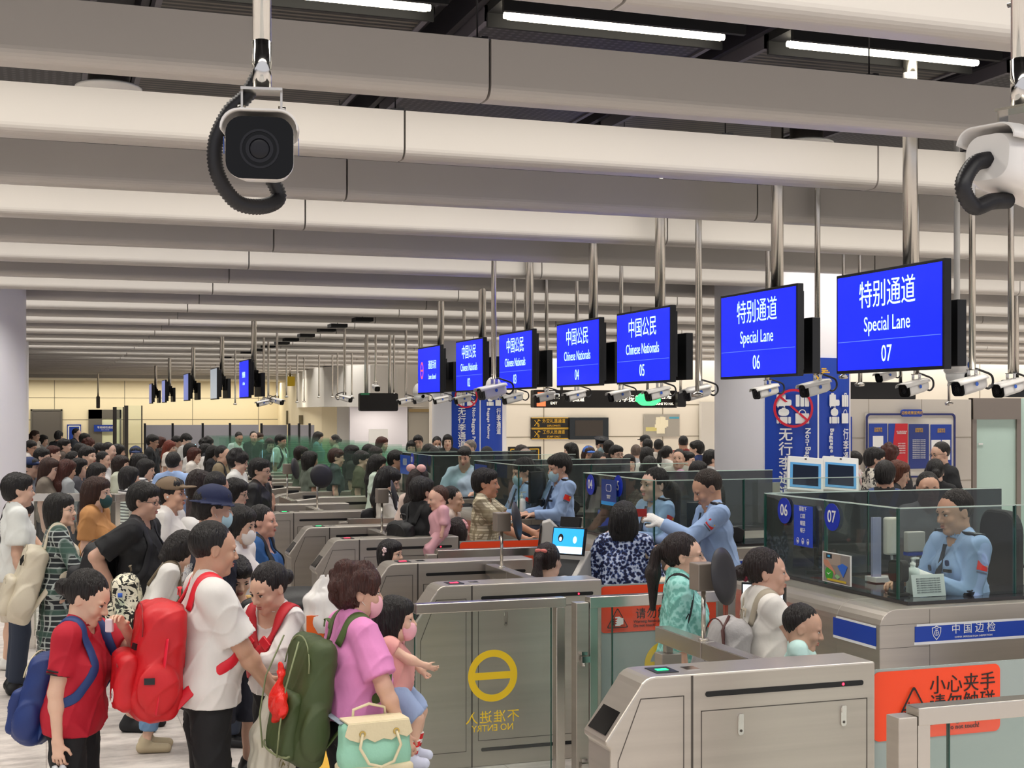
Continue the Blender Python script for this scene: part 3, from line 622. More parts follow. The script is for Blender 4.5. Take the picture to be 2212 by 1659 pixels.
t, w_, h_ = hung('far_speaker', 208, 856, 216, 882, 50, STEELD, 'thin dark column speaker hung before the cream far wall', 'speaker', poles=1)
# black and gold wall signs
WY = 32.98
def keysign(px0, py0, px1, py1, cn, en, label):
    t, w_, h_ = poster('lane_sign', px0, py0, px1, py1, WY, SIGNK, label, 'sign')
    o = emblem(h_*0.85).build('customs_emblem', GOLD, t); o.rotation_euler = (math.pi/2, 0, 0); o.location = (-w_*0.70, -0.033, 0)
    text(cn, h_*0.85, GOLD, t, (w_*0.2, -0.033, h_*0.28), sx=0.9); text(en, h_*0.5, GOLD, t, (w_*0.2, -0.033, -h_*0.55))
    b = MB()
    for s in (-1, 1): b.box((-w_*0.97, -0.032, s*h_*0.93-0.008), (w_*0.97, -0.03, s*h_*0.93+0.008))
    b.build('border_line', GOLD, t)
keysign(1146, 902, 1228, 925, '外交礼遇通道', 'DIPLOMATS', 'black sign with gold key emblem and DIPLOMATS lettering, upper of two')
keysign(1146, 926, 1228, 948, '工作人员通道', 'STAFF ONLY', 'black sign with gold key emblem and STAFF ONLY lettering, lower of two')
t, w_, h_ = poster('wall_screen', 1228, 902, 1312, 949, WY, mat('dark_glass', '#181c1a', 0.1), 'large dark wall screen beside the gold lettered signs', 'screen', th=0.08)
b = MB(); b.box((-w_*0.72, -0.09, -h_*0.68), (w_*0.70, -0.08, h_*0.75)); b.build('display', mat('dim_display', '#3c3632', 0.5), t)
t, w_, h_ = poster('gold_notice', 1097, 965, 1168, 1000, 31.5, SIGNK, 'low black notice board with a gold frame behind the glass booths', 'sign')
b = MB()
for s in (-1, 1): b.box((s*w_*0.85-0.012, -0.034, -h_*0.7), (s*w_*0.85+0.012, -0.03, h_*0.7)); b.box((-w_*0.85, -0.034, s*h_*0.7-0.012), (w_*0.85, -0.03, s*h_*0.7+0.012))
b.build('gold_frame', GOLD, t); o = emblem(h_*0.5).build('customs_emblem', GOLD, t); o.rotation_euler = (math.pi/2, 0, 0); o.location = (-w_*0.4, -0.035, 0); text('通道', h_*0.7, GOLD, t, (w_*0.3, -0.035, 0))
b = MB(); b.box((-w_*0.1, -0.02, -1.5), (w_*0.1, 0, -h_)); b.build('stand', SIGNK, t)
t, w_, h_ = poster('floor_plan_board', 1390, 895, 1467, 943, WY, mat('plan_grey', '#a8a49c', 0.45), 'grey floor plan board with a pale plan on the cream wall', 'sign')
b = MB()
for i_q, q in enumerate(((-0.33, 0.75, 0.2, 0.2), (-0.35, 0.5, 0.35, -0.1), (-0.1, 0.8, 0.1, -0.7), (-0.4, 0.1, 0.25, -0.2), (-0.3, -0.1, 0.15, -0.72))): b.box((q[0]*w_, -0.034-0.003*i_q, q[3]*h_), (q[2]*w_, -0.03, q[1]*h_))
b.build('plan', mat('plan_cream', '#f3ecd2', 0.5), t)
b = MB(); b.box((-0.9*w_, -0.033, -0.5*h_), (-0.3*w_, -0.03, -0.15*h_)); b.build('plan_zone', mat('plan_yellow', '#d9cf87', 0.5), t); b = MB(); b.box((0.42*w_, -0.033, 0.6*h_), (0.97*w_, -0.03, 0.78*h_)); b.build('plan_label', mat('plan_blue', '#4fa3c0', 0.5), t)
wp = MB(); A = at_Y(1512, 868, 32.9); B = at_Y(1600, 868, 32.9); wp.box((A.x, 32.8, 0), (B.x, 32.95, A.z)); struct(wp.build('wall_panel', mat('panel_pale', '#d3d0cb', 0.5)))

# ================================================================ notice board wall and glass doors at the right
NY = 15.8
A = at_Y(1828, 862, NY); B = at_Y(2098, 864, NY)
b = MB(); b.box((A.x, NY, 0), (B.x, NY+0.2, A.z)); o = struct(b.build('wall_notice', mat('notice_wall', '#c2bbb1', 0.4)))
g = MB()
for z in (0.62, 1.25, 1.85): g.box((A.x, NY-0.003, z-0.004), (B.x, NY, z+0.004))
for x in (0.35, 1.2): g.box((A.x+x, NY-0.003, 0), (A.x+x+0.006, NY, A.z))
g.build('panel_joints', JOINT, o)
t, w_, h_ = poster('notice_board', 1869, 893, 2062, 1030, NY-0.03, mat('board_cream', '#d7d2c8', 0.45), 'pale notice board with a dark blue rounded frame holding four posters', 'board', th=0.01)
b = MB(); o_ = rrect(2*w_, 2*h_, 0.06); i_ = rrect(2*w_-0.05, 2*h_-0.05, 0.045); n_ = len(o_)
for k in range(n_):
    q = (k+1) % n_; b.prism([o_[k], o_[q], i_[q], i_[k]], -0.025, -0.01, 1)
b.build('frame', mat('navy_frame', '#232a66', 0.4), t)
b = MB(); b.prism(rrect(0.34, 0.10, 0.04, dz=h_+0.005), -0.04, -0.012, 1); pl = b.build('title_plate', BLUE, t); text('边检政策宣传栏', 0.05, GOLD, pl, (0.0, -0.043, h_+0.005))
def bposter(px0, py0, px1, py1, m, label, gold=True, red=False, white=(), lines=0):
    t, w_, h_ = poster('wall_poster', px0, py0, px1, py1, NY-0.045, m, label, 'poster', th=0.006)
    if gold: text('边检服务\n指南介绍', 0.032, GOLD, t, (0, -0.009, h_*0.72))
    for (x0, x1, z0, z1) in white:
        b = MB(); b.box((x0*w_, -0.0085, z0*h_), (x1*w_, -0.006, z1*h_)); b.build('white_sheet', WHITE, t)
    if red:
        b = MB(); b.prism([(w_*-0.3, h_), (w_, h_), (w_, -h_), (-w_, -h_), (-w_*0.6, -h_*0.2)], -0.0085, -0.006, 1); b.build('red_band', mat('poster_red', '#c9202a', 0.35), t)
        text('出入境边防检查\n便民服务措施', 0.024, WHITE, t, (w_*0.35, -0.011, h_*0.6)); text('\n'.join(['办理手续须知', '证件查验说明', '自助通道使用', '咨询服务热线', '特别提示内容']), 0.02, WHITE, t, (w_*0.35, -0.011, -h_*0.1), lsp=1.6)
    if lines: text('\n'.join(['请旅客配合检查工作依次排队']*lines), 0.0165, WHITE, t, (0, -0.009, -h_*0.12), lsp=1.5)
bposter(1877, 915, 1916, 1012, BLUE, 'blue poster with a white sheet, first on the notice board', white=((-0.6, 0.55, -0.05, 0.45),))
bposter(1919, 915, 1960, 1012, BLUE, 'blue and red poster on the notice board', gold=False, red=True)
bposter(1963, 916, 2006, 1012, mat('poster_navy', '#23357f', 0.25), 'navy poster full of small white lines on the notice board', lines=11)
bposter(2010, 917, 2055, 1012, BLUE, 'blue poster with two white sheets, last on the notice board', white=((-0.95, -0.05, -0.55, 0.3), (0.05, 0.85, -0.6, 0.3)))
t, w_, h_ = poster('narrow_poster', 1825, 900, 1838, 975, NY-0.02, BLUE, 'narrow blue poster beside the banner pillar, at the edge of the notice wall', 'poster')
# glass door bay
A = at_Y(2098, 860, NY+0.1); M_ = at_Y(2200, 860, NY+0.1); E = at_Y(2330, 860, NY+0.1)
t = struct(empty('door_4', (A.x, NY+0.1, 0))); wd = M_.x-A.x
b = MB(); b.box((0, -0.03, 0), (0.07, 0.06, A.z)); b.box((wd-0.05, -0.03, 0), (wd+0.02, 0.06, A.z)); b.box((0, -0.05, A.z-0.3), (wd, 0.04, A.z)); b.build('door_frame', mat('door_case_brown', '#8b8178', 0.35, 0.5), t)
b = MB(); b.box((0.07, 0, 0.02), (wd-0.05, 0.02, A.z-0.3)); b.build('door_leaf', FROST, t); b = MB(); b.cbox((0.15, -0.01, 1.75), (0.075, 0.01, 0.02)); b.build('door_sticker', WHITE, t)
b = MB(); b.box((M_.x+0.02, NY+0.12, 0), (E.x, NY+0.14, A.z)); struct(b.build('window_3', FROST))
b = MB(); Z = at_Y(1500, 900, 12); 

# ================================================================ gate cabinets of the lanes
ST_PROF = [(0.02, 0.0), (0.02, 0.85), (0.0, 0.868), (0.0, 0.885)] + [(0.16+0.075-0.075*math.cos(math.radians(a))*1.0 - 0.02, 1.06+0.07*math.sin(math.radians(a))) for a in (20, 40, 60, 75, 90)] + [(1.25, 1.13), (1.25, 0.0)]
def gate_cabinet(Y, label, X=2.11, L=1.25, detail=True, led=LED_G, w_=0.24, group='steel lane gate cabinets'):
    t = tag(empty('gate_cabinet', (X, Y, 0)), label, 'gate cabinet', group)
    prof_ = [(x if x < 1 else L, z) for (x, z) in ST_PROF]
    b = MB(); b.prism(prof_, -w_/2, w_/2, 1); b.build('body', STEEL, t, bevel=0.008)
    for s in (-1, 1):
        y = s*w_/2
        def q(x0, z0, x1, z1, th=0.0025): return (x0, min(y, y+s*th), z0), (x1, max(y, y+s*th), z1)
        b = MB()
        b.box(*q(0.375, 0.0, 0.385, 1.125, 0.001))
        for (x0, z0, x1, z1) in ((0.42, 0.16, L-0.04, 0.164), (0.42, 0.975, L-0.04, 0.979), (0.42, 0.16, 0.424, 0.979), (L-0.044, 0.16, L-0.04, 0.979), (0.05, 0.1, 0.054, 0.8), (0.34, 0.1, 0.344, 1.045), (0.15, 1.043, 0.344, 1.047), (0.05, 0.1, 0.344, 0.104)): b.box(*q(x0, z0, x1, z1, 0.0012))
        b.prism([(0.05, 0.8), (0.054, 0.8), (0.154, 1.047), (0.15, 1.047)], min(y, y+s*0.0012), max(y, y+s*0.0012), 1); b.build('panel_seam', STEELD, t)
        b = MB(); b.prism(rrect(L-0.5, 0.022, 0.01, dx=0.44+(L-0.5)/2, dz=1.045), min(y, y+s*0.003), max(y, y+s*0.003), 1)
        b.prism(rrect(L-0.5, 0.022, 0.01, dx=0.44+(L-0.5)/2, dz=0.105), min(y, y+s*0.003), max(y, y+s*0.003), 1); b.build('sensor_slot', SLOT, t)
        b = MB(); b.ell((L-0.16, y+s*0.003, 1.045), (0.006, 0.003, 0.006), 10, 6); b.ell((L-0.16, y+s*0.003, 0.105), (0.006, 0.003, 0.006), 10, 6); b.build('sensor_led', LED_R, t)
        if detail:
            for x in (0.60, L-0.16):
                b = MB(); b.prism(rrect(0.026, 0.085, 0.011, dx=x, dz=0.91), min(y, y+s*0.008), max(y, y+s*0.008), 1); b.prism(rrect(0.022, 0.03, 0.005, dx=x, dz=0.94), min(y, y+s*0.012), max(y, y+s*0.012), 1); l_ = b.build('latch', CHROME, t)
                b = MB(); b.cyl((x, y+s*0.008, 0.885), (x, y+s*0.0095, 0.885), 0.006, n=10); b.build('keyhole', STEELD, l_)
    # sloping display on the nose
    d = Vector((0.135, 0, 0.165)).normalized(); R = Matrix(((d.x, 0, -d.z, 0.036), (0, 1, 0, 0), (d.z, 0, d.x, 0.925), (0, 0, 0, 1)))
    b = MB(); b.box((-0.035, -w_*0.36, 0.004), (0.145, w_*0.36, 0.010), R); b.build('display', LENS, t)
    b = MB(); b.cbox((0.30, 0, 1.131), (0.10, 0.12, 0.004)); r_ = b.build('card_reader', BLACK, t); b = MB(); b.cbox((0.30, 0.0, 1.134), (0.05, 0.03, 0.002)); b.build('indicator', led, r_)
    b = MB(); b.cbox((0.43, 0, 1.131), (0.06, 0.07, 0.003)); b.build('scanner_window', CHROME, t)
    return t
GY = [(5.10, 'nearest steel gate cabinet with a green lit card reader, before the blue banded counter', LED_G), (8.12, 'steel gate cabinet behind the glass NO ENTRY swing gate', LED_R),
      (9.41, 'steel gate cabinet behind the little girl with the ponytail', LED_R), (11.3, 'steel gate cabinet left of the little girl with the white hair clip', LED_R), (12.57, 'steel gate cabinet beside the woman in the blue blouse', LED_G),
      (14.5, 'steel gate cabinet beside the woman in the white hoodie', LED_G), (15.75, 'steel gate cabinet under the grey disc on a pole', LED_G)]
for (Y, lab, l) in GY: gate_cabinet(Y, lab, led=l)
# stainless frames with glass, posts and rails
def hinge(b, x, y, z):
    b.cbox((x, y, z), (0.035, 0.03, 0.02)); b.cbox((x+0.008, y-0.01, z-0.035), (0.05, 0.02, 0.035)); b.cyl((x, y, z-0.05), (x, y, z-0.075), 0.012, n=8)
def fixed_frame(Y, X0, X1, label, zt=1.12):
    t = tag(empty('glass_barrier', (X0, Y, 0)), label, 'barrier', 'steel framed glass barriers between lanes'); L = X1-X0
    b = MB(); b.box((-0.04, -0.04, 0), (0.04, 0.04, zt-0.03)); b.box((-0.045, -0.045, 0), (0.045, 0.045, 0.02)); b.build('post', STEEL, t, bevel=0.004)
    b = MB(); b.box((0.045, -0.035, 0.0), (0.10, 0.035, zt-0.06)); b.box((L-0.05, -0.035, 0), (L, 0.035, zt-0.06)); b.box((0.045, -0.04, zt-0.065), (L, 0.04, zt)); b.box((0.045, -0.03, 0.05), (L, 0.03, 0.10)); b.build('frame', STEELH, t, bevel=0.004)
    b = MB(); b.box((0.10, -0.006, 0.10), (L-0.05, 0.006, zt-0.065)); b.build('pane', GLG, t)
    b = MB(); b.box((0.20, -0.008, 0.10), (0.205, 0.008, zt-0.065)); b.build('pane_edge', GLEDGE, t)
    b = MB(); hinge(b, 0.0, -0.055, 0.80); hinge(b, 0.0, -0.055, 0.18); b.build('hinge', CHROME, t); return t
def no_entry(parent, x, z, r, mirror=True):
    s = -1 if mirror else 1
    o = ringmb(r*0.73, r, 48, 0.001, bar=(0, r*0.14)).build('no_entry_symbol', YEL, parent); o.rotation_euler = (math.pi/2, 0, 0); o.location = (x, -0.008, z); o.scale = (1, 1, 1)
    a = text('不准进入', r*0.52, YEL, parent, (x, -0.008, z-r*1.62), sx=s*1.0, csp=1.15); c = text('NO ENTRY', r*0.36, YEL, parent, (x, -0.008, z-r*2.02), sx=s*0.95)
t = tag(empty('swing_gate', (2.90, 7.35, 0)), 'glass swing gate with a yellow NO ENTRY ring and a steel frame', 'gate')
L = 0.95
b = MB(); b.box((-L, -0.035, 1.07), (-0.05, 0.035, 1.125)); b.box((-0.11, -0.03, 0.03), (-0.055, 0.03, 1.07)); b.box((-L, -0.03, 0.03), (-0.11, 0.03, 0.07)); b.build('frame', STEELH, t, bevel=0.004)
b = MB(); b.box((-L, -0.006, 0.07), (-0.13, 0.006, 1.07)); b.build('pane', GLG, t)
b = MB(); b.box((-0.134, -0.0065, 0.07), (-0.13, 0.0065, 1.07)); b.box((-L, -0.0065, 0.07), (-L+0.004, 0.0065, 1.07)); b.build('pane_edge', GLEDGE, t)
no_entry(t, -0.49, 0.695, 0.148)
fixed_frame(7.35, 2.95, 3.95, 'steel framed glass barrier joined to the NO ENTRY swing gate')
fixed_frame(4.22, 2.96, 3.95, 'steel framed glass barrier in the corner, nearest of all')
fixed_frame(10.2, 2.84, 3.75, 'steel framed glass barrier before the man in the checked shirt')
fixed_frame(13.5, 2.84, 3.75, 'steel framed glass barrier below the woman with the glasses and white hoodie')
def disc_pole(t, x, y, z0, zb, yaw, s=1.0):
    b = MB(); b.cyl((x, y, z0), (x, y, zb), 0.011*s, n=12); b.cyl((x, y, z0), (x, y, z0+0.01), 0.025, n=12); b.build('pole', STEELH, t)
    b = MB(); b.cbox((x, y, zb+0.06), (0.105*s, 0.10*s, 0.13*s)); b.build('control_box', mat('box_taupe', '#8f8479', 0.4, 0.3), t, bevel=0.006)
    R = Matrix.Translation((x, y, zb+0.05)) @ Matrix.Rotation(yaw, 4, 'Z') @ Matrix.Rotation(math.radians(-9), 4, 'Y')
    b = MB(); b.cyl((0.04, 0, 0), (0.09, 0, 0), 0.012, n=10, M=R); b.cyl((0.085, 0, 0), (0.11, 0, 0), 0.035, 0.045, n=20, M=R); b.build('arm', CHROME, t)
    prof_ = [(0.0, 0.016), (0.05, 0.014), (0.10, 0.006), (0.132, -0.004), (0.137, -0.004), (0.137, 0.0), (0.10, 0.014), (0.05, 0.024), (0.0, 0.026)]
    b = MB(); b.lathe([(r, z) for r, z in prof_][::-1], n=40); Q = R @ Matrix.Translation((0.11, 0, 0)) @ Matrix.Rotation(math.pi/2, 4, 'Y'); b.v = [tuple(Q @ Vector(v)) for v in b.v]; b.build('disc', mat('disc_black', '#26252a', 0.5), t)
def lane_arm(X, Ya, Yb, yd, label, zb=1.30, yaw=0.0, s=1.0):
    t = tag(empty('lane_barrier_arm', (X, Ya, 0)), label, 'barrier arm', 'barrier arms with a disc on a pole'); L_ = Yb-Ya
    b = MB(); b.box((-0.04, 0.0, 1.03), (0.04, L_*0.5-0.004, 1.11)); b.box((-0.04, L_*0.5+0.004, 1.03), (0.04, L_, 1.11)); b.build('rail', STEELH, t, bevel=0.004)
    for y in (0.06, L_-0.07):
        b = MB(); b.box((-0.055, y-0.045, 0), (0.055, y+0.045, 0.985)); b.box((-0.02, y-0.02, 0.985), (0.02, y+0.02, 1.035)); b.build('post', STEEL, t, bevel=0.004)
    disc_pole(t, 0.0, yd-Ya, 1.11, zb, yaw, s)
lane_arm(2.97, 5.25, 6.28, 5.82, 'slanting steel rail with the largest black disc on a pole, beside the mint green shirt', zb=1.355, yaw=math.radians(-52), s=1.0)
lane_arm(3.02, 8.30, 9.25, 9.0, 'steel rail with a black disc on a pole before the man in the checked shirt', zb=1.37, yaw=math.radians(-30))
lane_arm(2.88, 11.5, 12.4, 12.0, 'steel rail with a thin black disc seen edge on, beside the white hoodie', zb=1.38, yaw=math.radians(-20))
lane_arm(2.88, 14.6, 15.6, 15.1, 'steel rail with a round grey disc facing the viewer', zb=1.42, yaw=math.radians(-75))
lane_arm(2.88, 16.6, 17.5, 17.1, 'farthest steel rail with a dark disc seen edge on', zb=1.42, yaw=math.radians(-30))
# orange warning panels across the lane plane
def hand_icon(parent, x, z, s, y=-0.014):
    def tri(k, r=0.12):
        P = [Vector((0, 0.62)), Vector((-0.62, -0.45)), Vector((0.62, -0.45))]; c = Vector((0, -0.09)); out = []
        for i in range(3):
            p = c+(P[i]-c)*k; a = c+(P[i-1]-c)*k; e = c+(P[(i+1) % 3]-c)*k
            u = (a-p).normalized(); v = (e-p).normalized()
            for w__ in (0, 0.25, 0.5, 0.75, 1): out.append((p + u*r*(1-w__)**2 + v*r*w__**2))
        return out
    b = MB(); o_ = tri(1.0); i_ = tri(0.88, 0.10); n_ = len(o_)
    for k in range(n_):
        q_ = (k+1) % n_; b.prism([o_[k]*s, o_[q_]*s, i_[q_]*s, i_[k]*s], y, y+0.002, 1)
    b.box((-0.22*s, y, -0.38*s), (-0.2*s, y+0.002, 0.1*s)); b.box((-0.16*s, y, -0.38*s), (-0.14*s, y+0.002, 0.2*s))
    o = b.build('warning_triangle', INK, parent); o.location = (x, 0, z)
    b = MB(); b.prism([(-0.14*s, 0.12*s), (0.1*s, 0.14*s), (0.22*s, 0.06*s), (0.32*s, 0.06*s), (0.32*s, -0.26*s), (0.2*s, -0.28*s), (0.12*s, -0.34*s), (-0.14*s, -0.34*s), (-0.14*s, -0.26*s), (-0.02*s, -0.22*s), (-0.14*s, -0.16*s), (-0.02*s, -0.10*s), (-0.14*s, -0.04*s), (-0.02*s, 0.0), (0.0, 0.06*s), (-0.14*s, 0.06*s)], y-0.001, y+0.001, 1); o = b.build('hand_symbol', WHITE, parent); o.location = (x, 0, z)
    b = MB()
    for k in range(4): b.prism(rrect(0.14*s, 0.055*s, 0.025*s, 3, dx=-0.26*s, dz=(0.0-0.085*k)*s), y-0.001, y+0.001, 1)
    o = b.build('finger_symbol', INK, parent); o.location = (x, 0, z)
def warning_panel(Y, X0, X1, label, near=True, yb=0.0):
    t = tag(empty('warning_panel', (X0, Y, 0)), label, 'gate panel', 'frosted panels with orange hand warning'); L = X1-X0
    b = MB(); b.box((0, 0, 0.02), (L, 0.012, 1.085)); b.build('frosted_panel', GREYG, t)
    b = MB(); b.prism(rrect(L*0.98 if not near else 0.66, 0.30, 0.03, dx=(L*0.49 if not near else 0.33), dz=0.925), -0.004, -0.001, 1); b.build('orange_label', ORANGE, t)
    if near:
        hand_icon(t, 0.20, 0.905, 0.17); text('小心夹手\n请勿触碰', 0.086, INK, t, (0.46, -0.006, 0.955), lsp=0.95, csp=1.05); text('Warning hands pinch\nDo not touch!', 0.03, INK, t, (0.46, -0.006, 0.825))
    else:
        hand_icon(t, 0.115, 0.86, 0.125); text('请勿触碰', 0.075, INK, t, (0.40, -0.006, 0.885), csp=1.1, align='CENTER'); text('Warning hands pinch\nDo not touch!', 0.027, INK, t, (0.23, -0.006, 0.825), align='LEFT')
        o = ringmb(0.11, 0.15, 48, 0.001, bar=(0, 0.02)).build('no_entry_symbol', YEL, t); o.rotation_euler = (math.pi/2, 0, 0); o.location = (0.46, -0.003, 0.55)
        b = MB(); b.box((0, -0.003, 0.265), (0.5, 0, 0.33)); b.build('yellow_stripe', YEL, t); b = MB(); b.box((0, -0.003, 0.205), (0.5, 0, 0.245)); b.build('blue_stripe', BLUEB, t); b = MB(); b.box((0, -0.003, 0.12), (0.5, 0, 0.19)); b.build('red_stripe', REDS, t)
    return t
warning_panel(5.02, 3.375, 4.25, 'frosted lane panel with a big orange hand warning, below the immigration counter')
warning_panel(8.06, 3.375, 4.22, 'frosted lane panel with an orange hand warning, behind the woman in mint green', near=False)
warning_panel(11.2, 3.375, 4.22, 'frosted lane panel with an orange label, behind the man in the checked shirt', near=False)
warning_panel(14.4, 3.375, 4.22, 'frosted lane panel with an orange label near the white hoodie', near=False)
# far automatic channels: rows of low steel cabinets with green glass wings
GRG = glass('far_green_glass', '#eef8f3', 0.022)
LEDB = mat('led_blue', '#9fe0ff', 0.4, emit=5)
for k in range(13):
    Y = 18.4 + 1.32*k
    t = tag(empty('e_channel_gate', (2.85, Y, 0)), 'long low steel e-channel cabinet with green glass wings in the far rows', 'gate cabinet', 'far e-channel gates')
    b = MB(); b.prism([(0, 0), (0, 0.82), (0.35, 1.0), (0.7, 1.04), (3.6, 1.04), (3.7, 0.95), (3.7, 0)], -0.13, 0.13, 1); b.build('body', STEEL, t, bevel=0.01)
    for y_ in (-0.135, 0.13): b = MB(); b.box((0.75, y_, 0.93), (3.3, y_+0.005, 0.965)); b.build('sensor_slot', SLOT, t)
    b = MB(); b.box((0.9, -0.01, 1.04), (2.0, 0.01, 1.62)); b.box((2.1, -0.01, 1.04), (3.2, 0.01, 1.62)); b.build('glass_wing', GRG, t)
    b = MB(); b.cbox((0.55, 0, 1.03), (0.16, 0.12, 0.06)); b.build('reader', BLACK, t)
    if k >= 5:
        b = MB(); b.cbox((0.47, -0.03, 1.40), (0.012, 0.02, 0.07)); b.cbox((0.47, 0.03, 1.40), (0.012, 0.02, 0.07)); b.cbox((0.5, 0, 1.29), (0.02, 0.1, 0.28)); b.build('status_light', LEDB, t)
# ================================================================ inspection counters with glass
TOPD = mat('counter_top_dark', '#2c2a2e', 0.15, coat=0.3); BOOTHD = mat('steel_side_dark', '#6f665c', 0.22, 0.9)
BANDW = mat('band_white', '#eceef2', 0.4)
def emblem_shield(parent, x, z, s, y, m):
    b = MB(); pts = [(0, 1), (0.35, 0.8), (0.75, 0.75), (0.72, 0.1), (0.5, -0.45), (0, -1), (-0.5, -0.45), (-0.72, 0.1), (-0.75, 0.75), (-0.35, 0.8)]
    n_ = len(pts)
    for k in range(n_):
        q = (k+1) % n_; a, e = Vector(pts[k]), Vector(pts[q]); b.prism([a*s, e*s, e*s*0.86, a*s*0.86], y, y+0.001, 1)
    o = b.build('police_emblem', m, parent); o.location = (x, 0, z)
    b = MB(); r_ = ringmb(s*0.30, s*0.38, 24, 0.001); b.add([(v[0], y+0.001-v[2], v[1]) for v in r_.v], r_.f); b.box((-0.34*s, y, -0.03*s), (0.34*s, y+0.001, 0.03*s)); b.box((-0.03*s, y, -0.3*s), (0.03*s, y+0.001, 0.3*s)); b.box((-0.2*s, y, 0.5*s), (0.2*s, y+0.001, 0.6*s)); o = b.build('emblem_core', m, parent); o.location = (x, 0, z)
def booth(Yf, Yb, label, X0=4.25, X1=6.4, near=False, X1b=None):
    t = tag(empty('inspection_counter', (X0, Yf, 0)), label, 'counter', 'steel inspection counters with glass screens'); D = Yb-Yf; L = X1-X0
    outl = [(0, 0)] + [(0.11-0.11*math.cos(math.radians(a)), 1.02+0.11*math.sin(math.radians(a))) for a in range(0, 91, 15)] + [(L, 1.13), (L, 0)]
    b = MB(); b.prism(outl, 0, 0.42, 1); b.prism(outl, D-0.42, D, 1)
    outl2 = [(0, 0)] + [(0.11-0.11*math.cos(math.radians(a)), 1.02+0.11*math.sin(math.radians(a))) for a in range(0, 91, 15)] + [(0.40, 1.13), (0.40, 0)]
    b.prism(outl2, 0.42, D-0.42, 1); b.build('body', STEEL, t, bevel=0.004)
    b = MB(); b.box((0.25, 0.10, 1.131), (L, 0.52, 1.15)); b.box((0.25, D-0.52, 1.131), (L, D-0.10, 1.15)); b.box((0.25, 0.52, 1.131), (0.62, D-0.52, 1.15)); b.build('counter_top', TOPD, t)
    b = MB(); b.box((0.40, 0.42, 0.0), (L, D-0.42, 0.30)); b.build('platform', STEELD, t)
    # glass
    g = MB(); g.box((0.26, 0.20, 1.151), (L, 0.21, 1.66)); g.box((0.26, 0.21, 1.151), (0.27, D-0.2, 1.66)); g.build('glass_screen', GL, t)
    g = MB(); g.box((0.27, D-0.21, 1.151), (L, D-0.2, 1.66)); g.box((0.29, D-0.5, 1.151), (0.295, D-0.21, 1.66)); g.build('smoked_screen', GLD, t)
    for x in ((0.26, 1.05, 1.95) if X1 > 6.9 else (0.26, 1.05)):
        for y in (0.2, D-0.21): e = MB(); e.box((x-0.004, y-0.005, 1.151), (x+0.006, y+0.015, 1.66)); e.build('glass_edge', GLEDGE, t)
    e = MB(); e.box((0.255, D*0.5, 1.151), (0.275, D*0.5+0.012, 1.66)); e.build('glass_edge', GLEDGE, t)
    e = MB(); e.box((0.26, 0.196, 1.657), (L, 0.214, 1.664)); e.box((0.256, 0.2, 1.657), (0.274, D-0.2, 1.664)); e.box((0.26, D-0.214, 1.657), (L, D-0.196, 1.664)); e.build('glass_rim', mat('glass_rim_pale', '#c8dcd2', 0.15), t)
    # blue band
    s0 = at_Y(1976, 1350, Yf).x - X0 if near else 0.35
    b = MB(); b.box((s0, -0.003, 0.945), (L, 0, 1.03)); b.build('blue_band', BLUEB, t); b = MB(); b.box((s0+0.01, -0.0035, 1.03), (L, 0, 1.042)); b.box((s0-0.005, -0.0035, 0.93), (L, 0, 0.945)); b.build('band_edge', BANDW, t)
    b = MB(); b.box((-0.003, 0.03, 0.93), (0, 0.45, 1.03)); b.build('side_band', BLUEB, t); b = MB(); b.box((-0.0035, 0.03, 1.03), (0, 0.42, 1.04)); b.box((-0.0035, 0.03, 0.915), (0, 0.45, 0.93)); b.build('side_band_edge', BANDW, t)
    if near:
        p = at_Y(2023, 1372, Yf-0.004); emblem_shield(t, p.x-X0, 0.99, 0.040, -0.005, WHITE)
        x = at_Y(2102, 1368, Yf).x - X0; text('中国边检', 0.060, WHITE, t, (x, -0.005, 1.002), csp=1.6); text('CHINA IMMIGRATION INSPECTION', 0.0145, WHITE, t, (x, -0.005, 0.960), csp=1.1)
        # sticker on the dark side face
        b = MB(); b.box((-0.002, 0.80, 0.80), (0, 0.92, 0.83)); b.build('red_white_sticker', mat('sticker_pink', '#d8b7b0', 0.5), t)
    else:
        x = 0.8; text('中国边检', 0.055, WHITE, t, (x, -0.005, 0.995), csp=1.2)
    for z in (0.78, 0.965, 1.075):
        pass
    b = MB(); b.box((0.32, -0.001, 0), (0.322, 0, 1.12)); b.box((0.0, -0.001, 0.92), (0.32, 0, 0.922)); b.box((0.0, -0.001, 1.045), (0.32, 0, 1.047)); b.build('seam', STEELD, t)
    return t
booth(6.26, 8.15, 'steel counter with the blue China Immigration Inspection band and glass screens', near=True)
booth(9.48, 11.35, 'steel counter with two officers behind glass, after the nearest counter')
booth(12.70, 14.6, 'steel counter of the two masked officers')
booth(15.9, 17.8, 'distant steel counter of the man in the pale blue shirt')
# rounded end of the next counter at the picture edge
t = tag(empty('counter_end', (5.02, 5.35, 0)), 'rounded steel counter end with a blue band, cut by the picture edge', 'counter')
b = MB(); b.prism([(0.0, 0), (0.0, 0.70), (0.02, 0.86), (0.08, 0.97), (0.18, 1.03), (1.5, 1.03), (1.5, 0)], 0, 0.35, 1); b.build('body', STEEL, t, bevel=0.03)
b = MB(); b.box((-0.004, 0.0, 0.60), (0.0, 0.35, 0.76)); b.box((0.0, -0.004, 0.60), (1.5, 0, 0.76)); b.build('blue_band', BLUEB, t); b = MB(); b.box((-0.0045, 0, 0.76), (0.0, 0.35, 0.775)); b.box((-0.0045, 0, 0.585), (0.0, 0.35, 0.6)); b.box((0.0, -0.0045, 0.76), (1.5, 0, 0.775)); b.box((0.0, -0.0045, 0.585), (1.5, 0, 0.6)); b.build('band_edge', BANDW, t)

